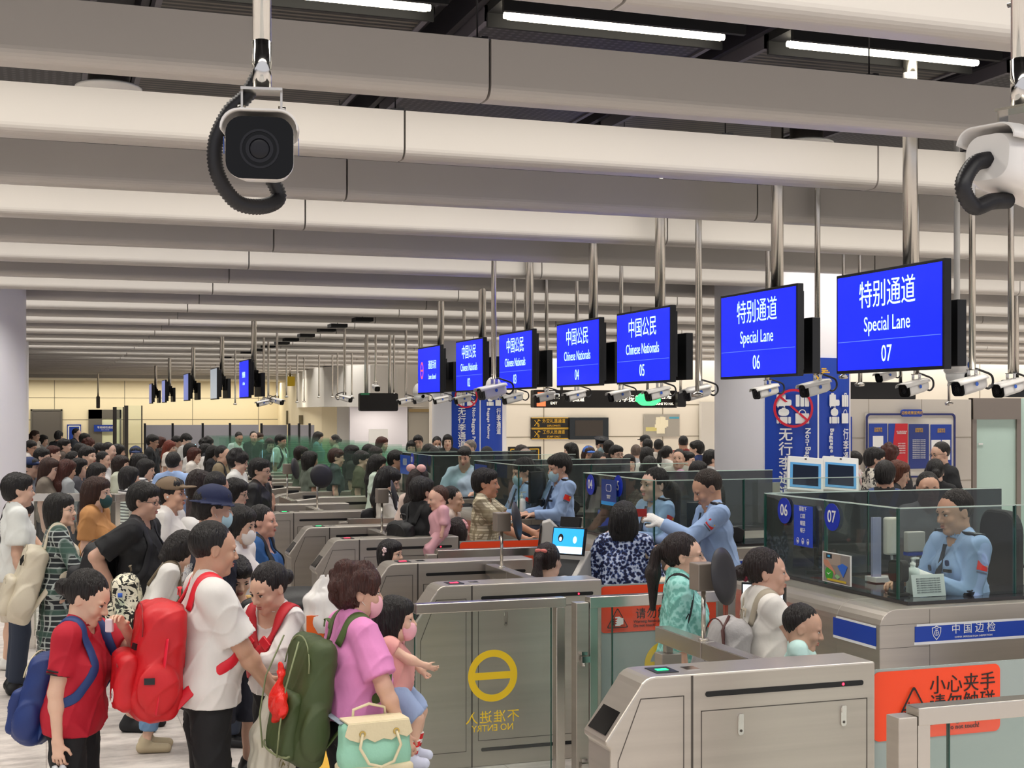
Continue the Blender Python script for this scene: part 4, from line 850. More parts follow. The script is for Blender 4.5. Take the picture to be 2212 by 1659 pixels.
# number discs and signs stuck on the end glass (plane X = const, facing -X)
def disc_sign(px, py, X, num, label, r=0.083):
    P = at_X(px, py, X); t = tag(empty('number_disc', P, -math.pi/2), label, 'sign'); b = MB(); b.cyl((0, 0, 0), (0, -0.004, 0), r, n=40); b.build('disc', mat('disc_blue', '#1733b8', 0.35), t)
    text(num, r*1.25, WHITE, t, (0, -0.006, 0), bold=0.001, sx=0.9); return t
XG = 4.50
disc_sign(1798, 1117, XG, '07', 'round blue number disc reading 07 on the counter glass'); disc_sign(1695, 1103, XG, '06', 'round blue number disc reading 06 beside the hanging blue instruction sign')
disc_sign(1276, 1047, XG, '04', 'round blue number disc reading 04 on the far glass, before the blue shirt', r=0.09); disc_sign(1336, 1050, XG, '5', 'round blue number disc half hidden by a blue sign above the black haired woman', r=0.09)
def glass_sign(px0, py0, px1, py1, X, label, name='instruction_sign', col=None):
    A = at_X(px0, py0, X); B = at_X(px1, py1, X); c = (A+B)/2; t = tag(empty(name, c, -math.pi/2), label, 'sign'); w_, h_ = abs(A.y-B.y)/2, abs(A.z-B.z)/2
    b = MB(); b.box((-w_, -0.004, -h_), (w_, 0, h_)); b.build('panel', col or mat('instruction_blue', '#2447c8', 0.3), t); return t, w_, h_
t, w_, h_ = glass_sign(1716, 1090, 1756, 1184, XG-0.01, 'tall blue sign asking to take off mask, glasses and hat, on the counter glass')
text('请取下\n口罩\n眼镜\n帽子', h_*0.26, WHITE, t, (0, -0.006, h_*0.30), lsp=1.35, sx=0.9)
for k in (-1, 0, 1):
    o = ringmb(h_*0.09, h_*0.11, 20, 0.001).build('face_icon', WHITE, t); o.rotation_euler = (math.pi/2, 0, 0); o.location = (k*w_*0.55, -0.005, -h_*0.74); o.scale = (1, 1.4, 1)
    b = MB(); b.box((-h_*0.06, -0.001, -h_*0.08), (h_*0.06, 0, h_*0.02)); o = b.build('icon_fill', WHITE, t); o.location = (k*w_*0.55, -0.005, -h_*0.74)
t, w_, h_ = glass_sign(1300, 1034, 1332, 1094, XG-0.03, 'dark blue sign with a white luggage icon on the far counter glass', col=mat('sign_deep_blue', '#173f8e', 0.3))
b = MB(); b.prism(rrect(w_*0.7, h_*0.55, 0.02, dz=h_*0.35), -0.006, -0.004, 1); b.build('icon_frame', WHITE, t); b = MB(); b.prism(rrect(w_*0.6, h_*0.48, 0.02, dz=h_*0.35), -0.007, -0.006, 1); b.build('icon_field', mat('sign_deep_blue'), t)
text('外籍旅客请\n配合采集', h_*0.15, WHITE, t, (0, -0.006, -h_*0.35)); b = MB(); b.box((-w_, -0.006, -h_), (w_, -0.004, -h_*0.72)); b.build('light_strip', mat('strip_cyan', '#2aa0f0', 0.4), t)
t, w_, h_ = glass_sign(865, 982, 886, 1026, 4.4, 'blue poster with a photograph of a person on the far glass', col=mat('poster_deep_blue', '#1c4fb4', 0.3))
b = MB(); b.prism(rrect(w_*0.8, h_*0.7, 0.02, dz=h_*0.3), -0.006, -0.004, 1); b.build('picture', mat('poster_grey', '#8795a6', 0.5), t)
t, w_, h_ = glass_sign(1026, 1002, 1052, 1034, 4.4, 'navy sign hanging on the glass before the distant man in pale blue', col=mat('sign_deep_blue'))
b = MB(); P = at_X(891, 993, 4.4); 
disc_sign(891, 993, 4.4, '01', 'pale number disc on the far glass beside the blue poster')
# photo notice leaning on the nearest counter glass
t, w_, h_ = glass_sign(1778, 1190, 1840, 1268, 4.46, 'small framed photo notice showing a hand on a tablet, on the nearest counter', name='photo_notice', col=WHITE)
def patch(x0, z0, x1, z1, col, y=-0.005, name='picture_area'):
    b = MB(); b.box((x0*w_, y-0.0008, z0*h_), (x1*w_, y, z1*h_)); b.build(name, mat('ph_'+col, col, 0.3), t)
patch(-0.92, -0.94, 0.92, 0.94, '#8f8a86'); patch(-0.92, 0.2, 0.3, 0.92, '#a8998c', -0.006); patch(-0.7, 0.6, -0.3, 0.9, '#23262e', -0.007); patch(-0.6, 0.68, -0.42, 0.82, '#4cb4ea', -0.008)
b = MB(); b.prism([(-0.9*w_, 0.45*h_), (-0.6*w_, 0.5*h_), (-0.05*w_, -0.25*h_), (-0.05*w_, -0.45*h_), (-0.25*w_, -0.2*h_), (-0.8*w_, 0.1*h_)], -0.0085, -0.0075, 1); b.build('hand_picture', mat('ph_skin', '#c98f76', 0.4), t)
b = MB(); b.prism([(0.1*w_, 0.2*h_), (0.45*w_, 0.4*h_), (0.8*w_, 0.25*h_), (0.5*w_, -0.5*h_)], -0.009, -0.0078, 1); b.build('tablet_picture', mat('ph_blue', '#2e6fd6', 0.3), t)
b = MB(); b.cyl((-0.5*w_, -0.008, -0.4*h_), (-0.5*w_, -0.0065, -0.4*h_), 0.27*w_, n=20); b.build('green_tick', mat('ph_green', '#3aa535', 0.4), t)
b = MB(); b.prism([(-0.65*w_, -0.35*h_), (-0.53*w_, -0.48*h_), (-0.35*w_, -0.28*h_), (-0.53*w_, -0.40*h_)], -0.0095, -0.0082, 1); b.build('tick', WHITE, t)
b = MB(); b.prism([(-0.1*w_, -0.5*h_), (0.1*w_, -0.68*h_), (0.3*w_, -0.5*h_), (0.05*w_, -0.35*h_)], -0.009, -0.0078, 1); b.build('card_picture', mat('ph_pale_green', '#8fc38a', 0.4), t)
b = MB(); b.box((-0.6*w_, -0.009, -0.86*h_), (0.7*w_, -0.008, -0.72*h_)); b.build('caption_strip', mat('ph_yellow', '#cfb53a', 0.4), t)

# things on and in the counters
KEY = mat('keyboard_black', '#1b1b1e', 0.4)
def keyboard(P, rz, label):
    t = tag(empty('keyboard', P, rz), label, 'keyboard'); b = MB(); b.prism([(-0.08, 0), (0.08, 0), (0.08, 0.03), (-0.08, 0.015)], -0.2, 0.2, 0); b.build('base', KEY, t)
    b = MB()
    for i in range(13):
        for j in range(5): b.cbox((-0.18+0.03*i, -0.058+0.028*j, 0.024+0.0026*j), (0.024, 0.022, 0.008))
    b.build('keys', mat('key_dark', '#2e2e33', 0.35), t)
keyboard((4.95, 6.65, 1.152), math.radians(-60), 'black keyboard on the nearest counter behind the photo notice')
def monitor(P, rz, label, w_=0.42, h_=0.3, scr=None, zst=0.12, col=BLACK):
    t = tag(empty('computer_monitor', P, rz), label, 'monitor'); b = MB(); b.cbox((0, 0, zst+h_/2), (w_, 0.03, h_)); b.build('housing', col, t, bevel=0.005)
    if scr: b = MB(); b.cbox((0, -0.0165, zst+h_/2), (w_-0.03, 0.002, h_-0.03)); b.build('display', scr, t)
    b = MB(); b.cbox((0, 0.02, zst/2+0.02), (0.05, 0.03, zst+0.04)); b.cbox((0, 0.01, 0.006), (0.2, 0.15, 0.012)); b.build('stand', col, t); return t
SCRC = mat('screen_cyan', '#23b4f4', 0.3, emit=0.9)
monitor((4.80, 7.75, 1.152), math.radians(60), 'black monitor seen from behind on the nearest counter', w_=0.42)
monitor((4.78, 10.98, 1.152), math.radians(65), 'black monitor behind the male officer with the white glove')
monitor((4.66, 14.2, 1.152), math.radians(60), 'black monitor behind the masked officers')
monitor((5.02, 9.80, 1.152), math.radians(150), 'black monitor at the counter before the female officer', w_=0.30, h_=0.2)
monitor((4.72, 12.98, 1.152), math.radians(35), 'black curved document scanner screen before the masked officers', w_=0.22, h_=0.32)
# white reader arm with dispenser on the nearest counter
P = at_Y(1868, 1262, 6.95); t = tag(empty('document_camera', (4.92, 7.12, 1.152)), 'white document scanner with a tall arm and a blue striped base on the nearest counter', 'scanner')
b = MB(); b.rbox((-0.05, -0.035, 0.17), (0.05, 0.035, 0.40), 0.03, axis=2); b.build('head', mat('scanner_cream', '#d9d5c8', 0.35), t, bevel=0.012); b = MB(); b.cbox((-0.09, 0.03, 0.21), (0.06, 0.02, 0.38)); b.build('card_holder', mat('holder_lilac', '#a3a6c4', 0.4), t)
b = MB(); b.tube([(0, 0, 0.17), (0.0, -0.01, 0.12), (0.01, -0.02, 0.06), (0.03, -0.02, 0.03)], 0.008, 8); b.build('cable', WHITEP, t); b = MB(); b.cbox((-0.06, 0.03, 0.02), (0.14, 0.12, 0.03)); b.build('base', WHITEP, t)
t = tag(empty('passport_reader', (5.18, 7.25, 1.152)), 'small grey passport reader on a white arm beside the tall scanner', 'reader'); b = MB(); b.cbox((0, 0, 0.23), (0.13, 0.05, 0.13)); b.build('head', mat('reader_grey', '#b5b3ac', 0.4), t, bevel=0.008); b = MB(); b.cbox((0, -0.001, 0.155), (0.13, 0.052, 0.02)); b.build('blue_band', BLUE, t)
b = MB(); b.tube([(0, 0, 0.15), (-0.01, 0, 0.1), (-0.03, 0, 0.0)], 0.014, 10); b.cbox((-0.03, 0, 0.005), (0.12, 0.1, 0.012)); b.build('arm', WHITEP, t)
def camera_stalk(P, rz, label, mirror=False):
    t = tag(empty('face_camera', P, rz), label, 'camera'); b = MB(); b.prism(rrect(0.115, 0.125, 0.03, dz=0.14), -0.025, 0.025, 1); b.prism(rrect(0.05, 0.08, 0.01, dz=0.05), -0.02, 0.02, 1); b.cbox((0, 0, 0.008), (0.09, 0.09, 0.016)); b.build('housing', BLACKM, t, bevel=0.004)
    b = MB(); b.cyl((0, -0.026, 0.15), (0, -0.032, 0.15), 0.022, n=16); b.build('lens', LENS, t)
camera_stalk(tuple(at_Y(1941, 1290, 6.60))[:2]+(1.152,), math.radians(100), 'black face camera on the nearest counter before the hand gel bottle')
def bottle(P, label, s=1.0, col=None, name='gel_bottle'):
    t = tag(empty(name, P), label, 'bottle'); b = MB(); b.lathe([(0, 0), (0.037*s, 0), (0.039*s, 0.01), (0.039*s, 0.12*s), (0.033*s, 0.145*s), (0.014*s, 0.155*s), (0.014*s, 0.17*s), (0, 0.17*s)], n=20); b.build('bottle_body', col or mat('bottle_clear', '#dfe6e4', 0.15), t)
    b = MB(); b.lathe([(0.016*s, 0.165*s), (0.016*s, 0.18*s), (0.006*s, 0.182*s), (0.006*s, 0.2*s), (0, 0.2*s)], n=12); b.cbox((0.015*s, 0, 0.205*s), (0.05*s, 0.014*s, 0.01*s)); b.build('pump', WHITEP, t)
bottle(tuple(at_Y(1972, 1290, 6.62))[:2]+(1.152,), 'clear pump bottle of hand gel behind the nearest counter glass', 1.0)
bottle((4.55, 12.93, 1.152), 'tall white pump bottle with a green label beside the checked shirt', 1.15)
t = tag(empty('paper_notice', tuple(at_Y(2008, 1290, 6.50))[:2]+(1.152,), 0), 'white printed paper leaning on the glass below the nearest officer', 'paper'); b = MB(); b.box((-0.11, -0.002, 0), (0.11, 0.0, 0.125)); b.build('sheet', mat('paper_white', '#e9ebec', 0.6), t); t.rotation_euler = (math.radians(-10), 0, 0)
text('\n'.join(['旅客入境时请出示有效证件并配合检查'] * 7), 0.0095, mat('print_grey', '#8a8f94', 0.6), t, (0, -0.0028, 0.062), lsp=1.35)
t = tag(empty('pen_cup', (5.13, 6.78, 1.152)), 'clear cup with an orange glow beside the keyboard', 'cup'); b = MB(); b.lathe([(0.03, 0), (0.034, 0.09), (0.031, 0.09), (0.027, 0.004), (0, 0.004)], n=18); b.build('cup', GL, t); b = MB(); b.cyl((0, 0, 0.005), (0, 0, 0.04), 0.026, n=16); b.build('contents', mat('tea_brown', '#7c4a28', 0.3), t)
t = tag(empty('stamp_machine', (4.62, 12.94, 1.152), 0.05), 'black stamping machine on the counter before the masked officers', 'machine'); b = MB(); b.prism([(0.12, 0), (0.52, 0), (0.56, 0.05), (0.56, 0.10), (0.50, 0.15), (0.12, 0.16)], -0.06, 0.12, 1); b.build('housing', BLACK, t, bevel=0.008)
t = tag(empty('stamp_machine', (4.90, 9.72, 1.152), 0.0), 'black stamping machine below the female officer', 'machine'); b = MB(); b.prism([(-0.02, 0), (0.38, 0), (0.40, 0.10), (0.34, 0.13), (0.0, 0.13)], -0.06, 0.12, 1); b.build('housing', BLACK, t, bevel=0.008)
def stamps(P, label):
    t = tag(empty('rubber_stamp', P), label, 'stamp'); b = MB(); b.cyl((0, 0, 0), (0, 0, 0.05), 0.018, n=12); b.build('stamp_base', WHITEP, t); b = MB(); b.cyl((0, 0, 0.05), (0, 0, 0.07), 0.006, n=8); b.ell((0, 0, 0.085), (0.016, 0.016, 0.018), 12, 8); b.build('grip', mat('stamp_green', '#1e4a3a', 0.4), t)
stamps((4.96, 12.95, 1.312), 'rubber stamp with a dark knob standing on the black machine of the masked officers'); stamps((5.0, 9.72, 1.282), 'rubber stamp with a green knob beside the white glove')
# self-service face check unit with the lit screen
SKY = mat('screen_sky', '#2f9fe8', 0.3, emit=1.0)
P = at_d(1232, 1230, 9.75); t = tag(empty('fingerprint_station', (P.x, P.y, 0.0), math.radians(-52)), 'grey fingerprint station with a lit blue screen before the floral blouse', 'kiosk')
b = MB(); b.prism([(-0.16, 0.72), (0.10, 0.72), (0.16, 0.80), (0.16, 1.18), (0.06, 1.20), (-0.16, 1.02)], -0.13, 0.13, 0); b.cbox((0.02, 0.04, 0.36), (0.12, 0.12, 0.72)); b.build('body', mat('kiosk_cream', '#bdbab3', 0.4), t, bevel=0.01)
R = Matrix.Translation((0, -0.02, 1.27)) @ Matrix.Rotation(math.radians(-12), 4, 'X')
b = MB(); b.cbox((0, 0, 0), (0.27, 0.03, 0.20), R); b.build('screen_frame', BLACK, t, bevel=0.004)
b = MB(); b.cbox((0, -0.017, 0), (0.25, 0.002, 0.18), R); d_ = b.build('display', SKY, t)
b = MB(); b.cbox((0, -0.0185, -0.065), (0.25, 0.001, 0.05), R); b.build('display_band', mat('screen_white', '#d8f0ff', 0.3, emit=1.0), d_)
b = MB(); b.ell((-0.06, -0.019, 0.02), (0.022, 0.001, 0.03), 12, 8, M=R); b.build('hair_icon', INK, d_); b = MB(); b.ell((-0.06, -0.0205, 0.012), (0.012, 0.001, 0.016), 12, 8, M=R); b.ell((0.06, -0.0205, 0.01), (0.016, 0.001, 0.026), 12, 8, M=R); b.build('face_icon', mat('screen_white'), d_)
b = MB(); b.cbox((0, 0.0, 0.14), (0.16, 0.03, 0.07), R); b.build('camera_bar', BLACKM, t); b = MB(); b.prism([(-0.16, 1.02), (0.02, 1.155), (0.02, 1.165), (-0.16, 1.03)], -0.09, 0.09, 0); b.build('fingerprint_pad', BLACK, t)
P = at_d(1188, 1155, 10.6); t = tag(empty('fingerprint_station', (P.x, P.y, 0), math.radians(-110)), 'slanted grey fingerprint station seen from the side, next to the checked shirt', 'kiosk')
b = MB(); b.prism([(-0.12, 0.80), (0.12, 0.84), (0.06, 1.30), (0.0, 1.36), (-0.06, 1.34)], -0.09, 0.09, 0); b.cbox((0.02, 0.0, 0.4), (0.1, 0.1, 0.82)); b.build('body', mat('kiosk_cream', '#bdbab3', 0.4), t, bevel=0.01)
b = MB(); b.prism([(-0.13, 0.85), (-0.12, 0.85), (-0.065, 1.32), (-0.075, 1.32)], -0.1, 0.1, 0); b.build('screen_frame', BLACK, t)
P = at_d(962, 1108, 13.2); t = tag(empty('laptop_screen', (P.x, P.y, 0), math.radians(-40)), 'small lit blue screen behind the baby in pink', 'monitor')
b = MB(); b.cbox((0, 0, 1.13), (0.30, 0.03, 0.20)); b.cbox((0, 0.02, 0.52), (0.06, 0.05, 1.04)); b.build('housing', BLACK, t); b = MB(); b.cbox((0, -0.017, 1.13), (0.27, 0.002, 0.17)); b.build('display', mat('screen_periwinkle', '#4a6cf0', 0.3, emit=0.9), t)
P = at_d(1650, 1300, 7.5); t = tag(empty('tablet_stand', (P.x, P.y, 0), math.radians(-50)), 'bright white screen glowing behind the neck of the woman with the bun', 'monitor')
b = MB(); b.cbox((0, 0, 1.16), (0.25, 0.03, 0.18)); b.cbox((0, 0.02, 0.54), (0.06, 0.05, 1.08)); b.build('housing', BLACK, t); b = MB(); b.cbox((0, -0.017, 1.16), (0.23, 0.002, 0.16)); b.build('display', mat('screen_bright', '#e6f2ff', 0.3, emit=1.3), t)
# two blue framed kiosks behind the counters
for (px, py, lab) in ((1740, 1014, 'white kiosk with a blue framed slanted screen, nearer the banner'), (1816, 1014, 'white kiosk with a blue framed slanted screen, beside the pink backpack')):
    P = at_d(px, py, 12.9); t = tag(empty('service_kiosk', (P.x, P.y, 0), math.radians(-22)), lab, 'kiosk'); zz = P.z
    R = Matrix.Translation((0, 0, zz-0.04)) @ Matrix.Rotation(math.radians(-28), 4, 'X') @ Matrix.Rotation(math.radians(5), 4, 'Y')
    b = MB(); b.cbox((0, 0.03, 0), (0.34, 0.06, 0.36), R); b.cbox((0, 0.12, (zz-0.2)/2), (0.2, 0.16, zz-0.2)); b.build('body', WHITEP, t, bevel=0.01); b = MB(); b.cbox((0, -0.002, -0.02), (0.29, 0.006, 0.26), R); b.build('blue_frame', mat('kiosk_blue', '#3b9ee0', 0.4), t)
    b = MB(); b.cbox((0, -0.006, -0.02), (0.24, 0.004, 0.21), R); b.build('display', mat('kiosk_display', '#1a2438', 0.6, spec=0.1), t); b = MB(); b.cbox((0.0, -0.001, 0.155), (0.02, 0.004, 0.015), R); b.build('camera_dot', BLACK, t)
# grey boards and cyan display seen through the glass
for (px0, py0, px1, py1, Y, m, lab, cat) in ((1628, 1043, 1685, 1185, 11.75, mat('board_sage', '#a7a79a', 0.5), 'pale sage grey back panel of a booth behind the male officer', 'board'), (1816, 1060, 1878, 1117, 11.4, mat('board_grey', '#b0aea8', 0.5), 'pale grey monitor back seen through the glass above the white scanner', 'board'),
        (1745, 1040, 1789, 1061, 12.4, SCRC, 'bright cyan display strip behind the glass above disc 07', 'screen'), (1288, 1008, 1335, 1052, 14.9, mat('board_grey2', '#a9a7a2', 0.5), 'pale grey monitor back behind the number disc 04', 'board'), (995, 1020, 1050, 1062, 16.5, mat('board_grey'), 'pale grey desk board before the distant man in pale blue', 'board')):
    A = at_Y(px0, py0, Y); B = at_Y(px1, py1, Y); t = tag(empty('back_panel' if cat == 'board' else 'display_strip', ((A.x+B.x)/2, Y, 0)), lab, cat)
    b = MB(); b.box((-(B.x-A.x)/2, 0, B.z), ((B.x-A.x)/2, 0.03, A.z)); b.build('panel', m, t); b = MB(); b.box((-0.03, 0.03, 0), (0.03, 0.06, A.z-0.02)); b.build('support', STEELD, t)
# office chairs
def chair(P, rz, label, s=1.0):
    t = tag(empty('office_chair', P, rz), label, 'chair', 'black office chairs in the counters'); b = MB(); b.rbox((-0.24, -0.24, 0.50), (0.24, 0.24, 0.58), 0.08, axis=2); b.build('seat', BLACKM, t, bevel=0.02)
    b = MB(); b.prism(rrect(0.46, 0.62, 0.14, dz=0.98), 0.20, 0.26, 1); b.build('backrest', BLACKM, t, bevel=0.02); b = MB(); b.cyl((0, 0, 0.05), (0, 0, 0.5), 0.03); b.tube([(0, 0.05, 0.5), (0, 0.28, 0.52), (0, 0.27, 0.8)], 0.02, 8); b.build('column', BLACK, t)
    b = MB()
    for k in range(5):
        a = 2*math.pi*k/5; b.cyl((0, 0, 0.07), (0.27*math.cos(a), 0.27*math.sin(a), 0.035), 0.02, n=8); b.ell((0.27*math.cos(a), 0.27*math.sin(a), 0.027), (0.027, 0.02, 0.027), 8, 6)
    b.build('wheel_base', BLACK, t); return t
chair((5.42, 7.05, 0.30), math.radians(-100), 'black office chair under the nearest officer'); chair((5.22, 10.45, 0.30), math.radians(-110), 'black office chair under the officer with the white glove'); chair((5.0, 10.95, 0.30), math.radians(-90), 'black office chair of the female officer')
chair((6.3, 7.3, 0.30), math.radians(-60), 'empty black office chair in the nearest counter'); chair((4.95, 13.55, 0.30), math.radians(-100), 'black office chair of the nearer masked officer'); chair((4.90, 14.0, 0.30), math.radians(-100), 'black office chair of the farther masked officer')
# yellow arrow on the floor
A = [at_z(px, py, 0.002) for (px, py) in ((626, 1600), (700, 1700), (760, 1700), (690, 1590), (640, 1560))]
b = MB(); b.add([(p.x, p.y, 0.002) for p in A], [tuple(range(5))]); b.add([(p.x, p.y, 0.0015) for p in A], [tuple(range(5))[::-1]]); tag(b.build('floor_marking', mat('floor_yellow', '#e6b53a', 0.4)), 'yellow arrow marking on the marble floor under the green backpack', 'floor marking')
# ================================================================ people: smooth implicit bodies meshed on a grid
class SDF:
    def __init__(s, lo, hi, h):
        s.lo = np.array(lo, np.float32); s.h = h
        s.n = np.ceil((np.array(hi)-np.array(lo))/h).astype(int)+1
        s.f = np.full(tuple(s.n), 0.2, np.float32)
        s.ax = [(s.lo[i]+h*np.arange(s.n[i])).astype(np.float32) for i in range(3)]
    def blk(s, lo, hi):
        a = np.maximum(0, np.floor((np.array(lo)-s.lo)/s.h).astype(int)); b = np.minimum(s.n, np.ceil((np.array(hi)-s.lo)/s.h).astype(int)+1)
        if (b <= a).any(): return None, None
        sl = tuple(slice(a[i], b[i]) for i in range(3))
        return sl, (s.ax[0][sl[0]][:, None, None], s.ax[1][sl[1]][None, :, None], s.ax[2][sl[2]][None, None, :])
    def put(s, sl, d, k, op):
        f = s.f[sl]
        if op == 'sub':
            d = -d; hh = np.clip(0.5+0.5*(d-f)/k, 0, 1); s.f[sl] = f*(1-hh)+d*hh+k*hh*(1-hh)
        else:
            hh = np.clip(0.5+0.5*(d-f)/k, 0, 1); s.f[sl] = d*(1-hh)+f*hh-k*hh*(1-hh)
    def cap(s, a, b, ra, rb=None, k=0.02, u=None, w=1.0, op='add', flat=False):
        rb = ra if rb is None else rb; a = np.array(a, np.float32); b = np.array(b, np.float32); m = max(ra, rb)*max(1, w)+k+s.h*2
        sl, g = s.blk(np.minimum(a, b)-m, np.maximum(a, b)+m)
        if sl is None: return s
        ba = b-a; L2 = float(ba@ba)+1e-9; p = [g[i]-a[i] for i in range(3)]
        t0 = (p[0]*ba[0]+p[1]*ba[1]+p[2]*ba[2])/L2; t = np.clip(t0, 0, 1)
        v = [p[i]-t*ba[i] for i in range(3)]; d2 = v[0]**2+v[1]**2+v[2]**2
        if u is not None:
            du = v[0]*u[0]+v[1]*u[1]+v[2]*u[2]; d2 = d2-du*du*(1-1/(w*w))
        d = np.sqrt(np.maximum(d2, 0))-(ra+(rb-ra)*t)
        if flat:
            L = math.sqrt(L2); q = [p[i]-t0*ba[i] for i in range(3)]; d2 = q[0]**2+q[1]**2+q[2]**2
            if u is not None: du = q[0]*u[0]+q[1]*u[1]+q[2]*u[2]; d2 = d2-du*du*(1-1/(w*w))
            rd_ = np.sqrt(np.maximum(d2, 0))-(ra+(rb-ra)*t)
            d = np.maximum(np.maximum(rd_, -t0*L), (t0-1)*L) if flat is True else np.maximum(np.where(t0 > 0, rd_, d), (t0-1)*L)
        s.put(sl, d.astype(np.float32), k, op); return s
    def ell(s, c, r, R=None, k=0.02, op='add'):
        c = np.array(c, np.float32); r = np.array(r if hasattr(r, '__len__') else (r, r, r), np.float32); m = float(r.max())+k+s.h*2
        sl, g = s.blk(c-m, c+m)
        if sl is None: return s
        p = [g[i]-c[i] for i in range(3)]
        if R is not None: p = [R[0][i]*p[0]+R[1][i]*p[1]+R[2][i]*p[2] for i in range(3)]
        k0 = np.sqrt((p[0]/r[0])**2+(p[1]/r[1])**2+(p[2]/r[2])**2); k1 = np.sqrt((p[0]/r[0]**2)**2+(p[1]/r[1]**2)**2+(p[2]/r[2]**2)**2)+1e-6
        s.put(sl, (k0*(k0-1)/k1).astype(np.float32), k, op); return s
    def box(s, c, hf, R=None, rd=0.01, k=0.01, op='add'):
        c = np.array(c, np.float32); m = float(np.linalg.norm(hf))+k+s.h*2; sl, g = s.blk(c-m, c+m)
        if sl is None: return s
        p = [g[i]-c[i] for i in range(3)]
        if R is not None: p = [R[0][i]*p[0]+R[1][i]*p[1]+R[2][i]*p[2] for i in range(3)]
        q = [np.abs(p[i])-(hf[i]-rd) for i in range(3)]
        d = np.sqrt(np.maximum(q[0], 0)**2+np.maximum(q[1], 0)**2+np.maximum(q[2], 0)**2)+np.minimum(np.maximum(q[0], np.maximum(q[1], q[2])), 0)-rd
        s.put(sl, d.astype(np.float32), k, op); return s
    def half(s, pt, n):   # keep only the side the normal points away from
        n = np.array(n, np.float32); n /= np.linalg.norm(n)
        d = (s.ax[0][:, None, None]-pt[0])*n[0]+(s.ax[1][None, :, None]-pt[1])*n[1]+(s.ax[2][None, None, :]-pt[2])*n[2]
        s.f = np.maximum(s.f, d.astype(np.float32)); return s
    def mesh(s, name, m, parent=None, wrinkle=None):
        f = s.f; ins = f < 0
        if not ins.any(): return None
        for i in (0, -1): ins[i, :, :] = False; ins[:, i, :] = False; ins[:, :, i] = False
        f = np.where(ins, f, np.maximum(f, 1e-5))
        c = np.zeros(tuple(s.n-1), np.uint8); sh = [(a, b, d) for a in (0, 1) for b in (0, 1) for d in (0, 1)]
        for (a, b, d) in sh: c += ins[a:ins.shape[0]-1+a, b:ins.shape[1]-1+b, d:ins.shape[2]-1+d]
        act = np.argwhere((c > 0) & (c < 8)); idx = np.full(c.shape, -1, np.int32); idx[act[:, 0], act[:, 1], act[:, 2]] = np.arange(len(act))
        V = np.stack([f[act[:, 0]+a, act[:, 1]+b, act[:, 2]+d] for (a, b, d) in sh], 1); acc = np.zeros((len(act), 3)); cnt = np.zeros(len(act))
        for i in range(8):
            for ax, bit in ((0, 4), (1, 2), (2, 1)):
                if i & bit: continue
                j = i | bit; cr = (V[:, i] < 0) != (V[:, j] < 0); t = np.where(cr, V[:, i]/np.where(cr, V[:, i]-V[:, j], 1), 0)
                p = np.tile(np.array(sh[i], float), (len(act), 1)); p[:, ax] += t; acc += p*cr[:, None]; cnt += cr
        P = (act+acc/cnt[:, None])*s.h+s.lo
        quads = []
        for ax in range(3):
            o = [(1, 2), (2, 0), (0, 1)][ax]
            a = [slice(None)]*3; b = [slice(None)]*3; a[ax] = slice(0, -1); b[ax] = slice(1, None); A = ins[tuple(a)]; B = ins[tuple(b)]
            e = np.argwhere(A != B); e = e[(e[:, o[0]] > 0) & (e[:, o[1]] > 0)]
            e = e[(e[:, o[0]] < s.n[o[0]]-1) & (e[:, o[1]] < s.n[o[1]]-1)]
            u = np.zeros(3, int); u[o[0]] = 1; v = np.zeros(3, int); v[o[1]] = 1
            def g(q): return idx[q[:, 0], q[:, 1], q[:, 2]]
            Q = np.stack([g(e-u-v), g(e-v), g(e), g(e-u)], 1); flip = ~A[e[:, 0], e[:, 1], e[:, 2]]
            Q[flip] = Q[flip][:, ::-1]; quads.append(Q)
        Q = np.concatenate(quads); Q = Q[(Q >= 0).all(1)]
        me = bpy.data.meshes.new(name); nq = len(Q)
        if wrinkle is not None: P = wrinkle(P)
        me.vertices.add(len(P)); me.vertices.foreach_set('co', P.astype(np.float32).ravel()); me.loops.add(nq*4); me.loops.foreach_set('vertex_index', Q.ravel().astype(np.int32))
        me.polygons.add(nq); me.polygons.foreach_set('loop_start', np.arange(0, nq*4, 4, dtype=np.int32)); me.polygons.foreach_set('loop_total', np.full(nq, 4, np.int32)); me.polygons.foreach_set('use_smooth', np.ones(nq, bool))
        me.update(); me.validate(); me.materials.append(m)
        o = bpy.data.objects.new(name, me); COL.objects.link(o)
        if parent is not None: o.parent = parent
        return o

# ---- materials for skin, hair and cloth
def skin_mat(c):
    n = 'skin_'+c
    if n in _M: return _M[n]
    m = mat(n, '#%02x%02x%02x' % tuple(min(255, int(int(c[i:i+2], 16)*1.0+(255-int(c[i:i+2], 16))*0.16)) for i in (1, 3, 5)), 0.48, bump=0.05, bscale=220, vary=0.05, vscale=14); b = m.node_tree.nodes['Principled BSDF']
    b.inputs['Subsurface Weight'].default_value = 0.08; b.inputs['Subsurface Radius'].default_value = (0.02, 0.008, 0.004); return m
def hair_mat(c, rough=0.42):
    n = 'hair_'+c
    if n in _M: return _M[n]
    return mat(n, c, rough, bump=0.9, bscale=9, stretch=(14, 14, 1.6), vary=0.35, vscale=5, spec=0.5)
def cloth(c, rough=0.8, sheen=True): return mat('cloth_'+c, c, rough, bump=0.22, bscale=14, vary=0.05, vscale=7, stretch=(1, 1, 0.6))
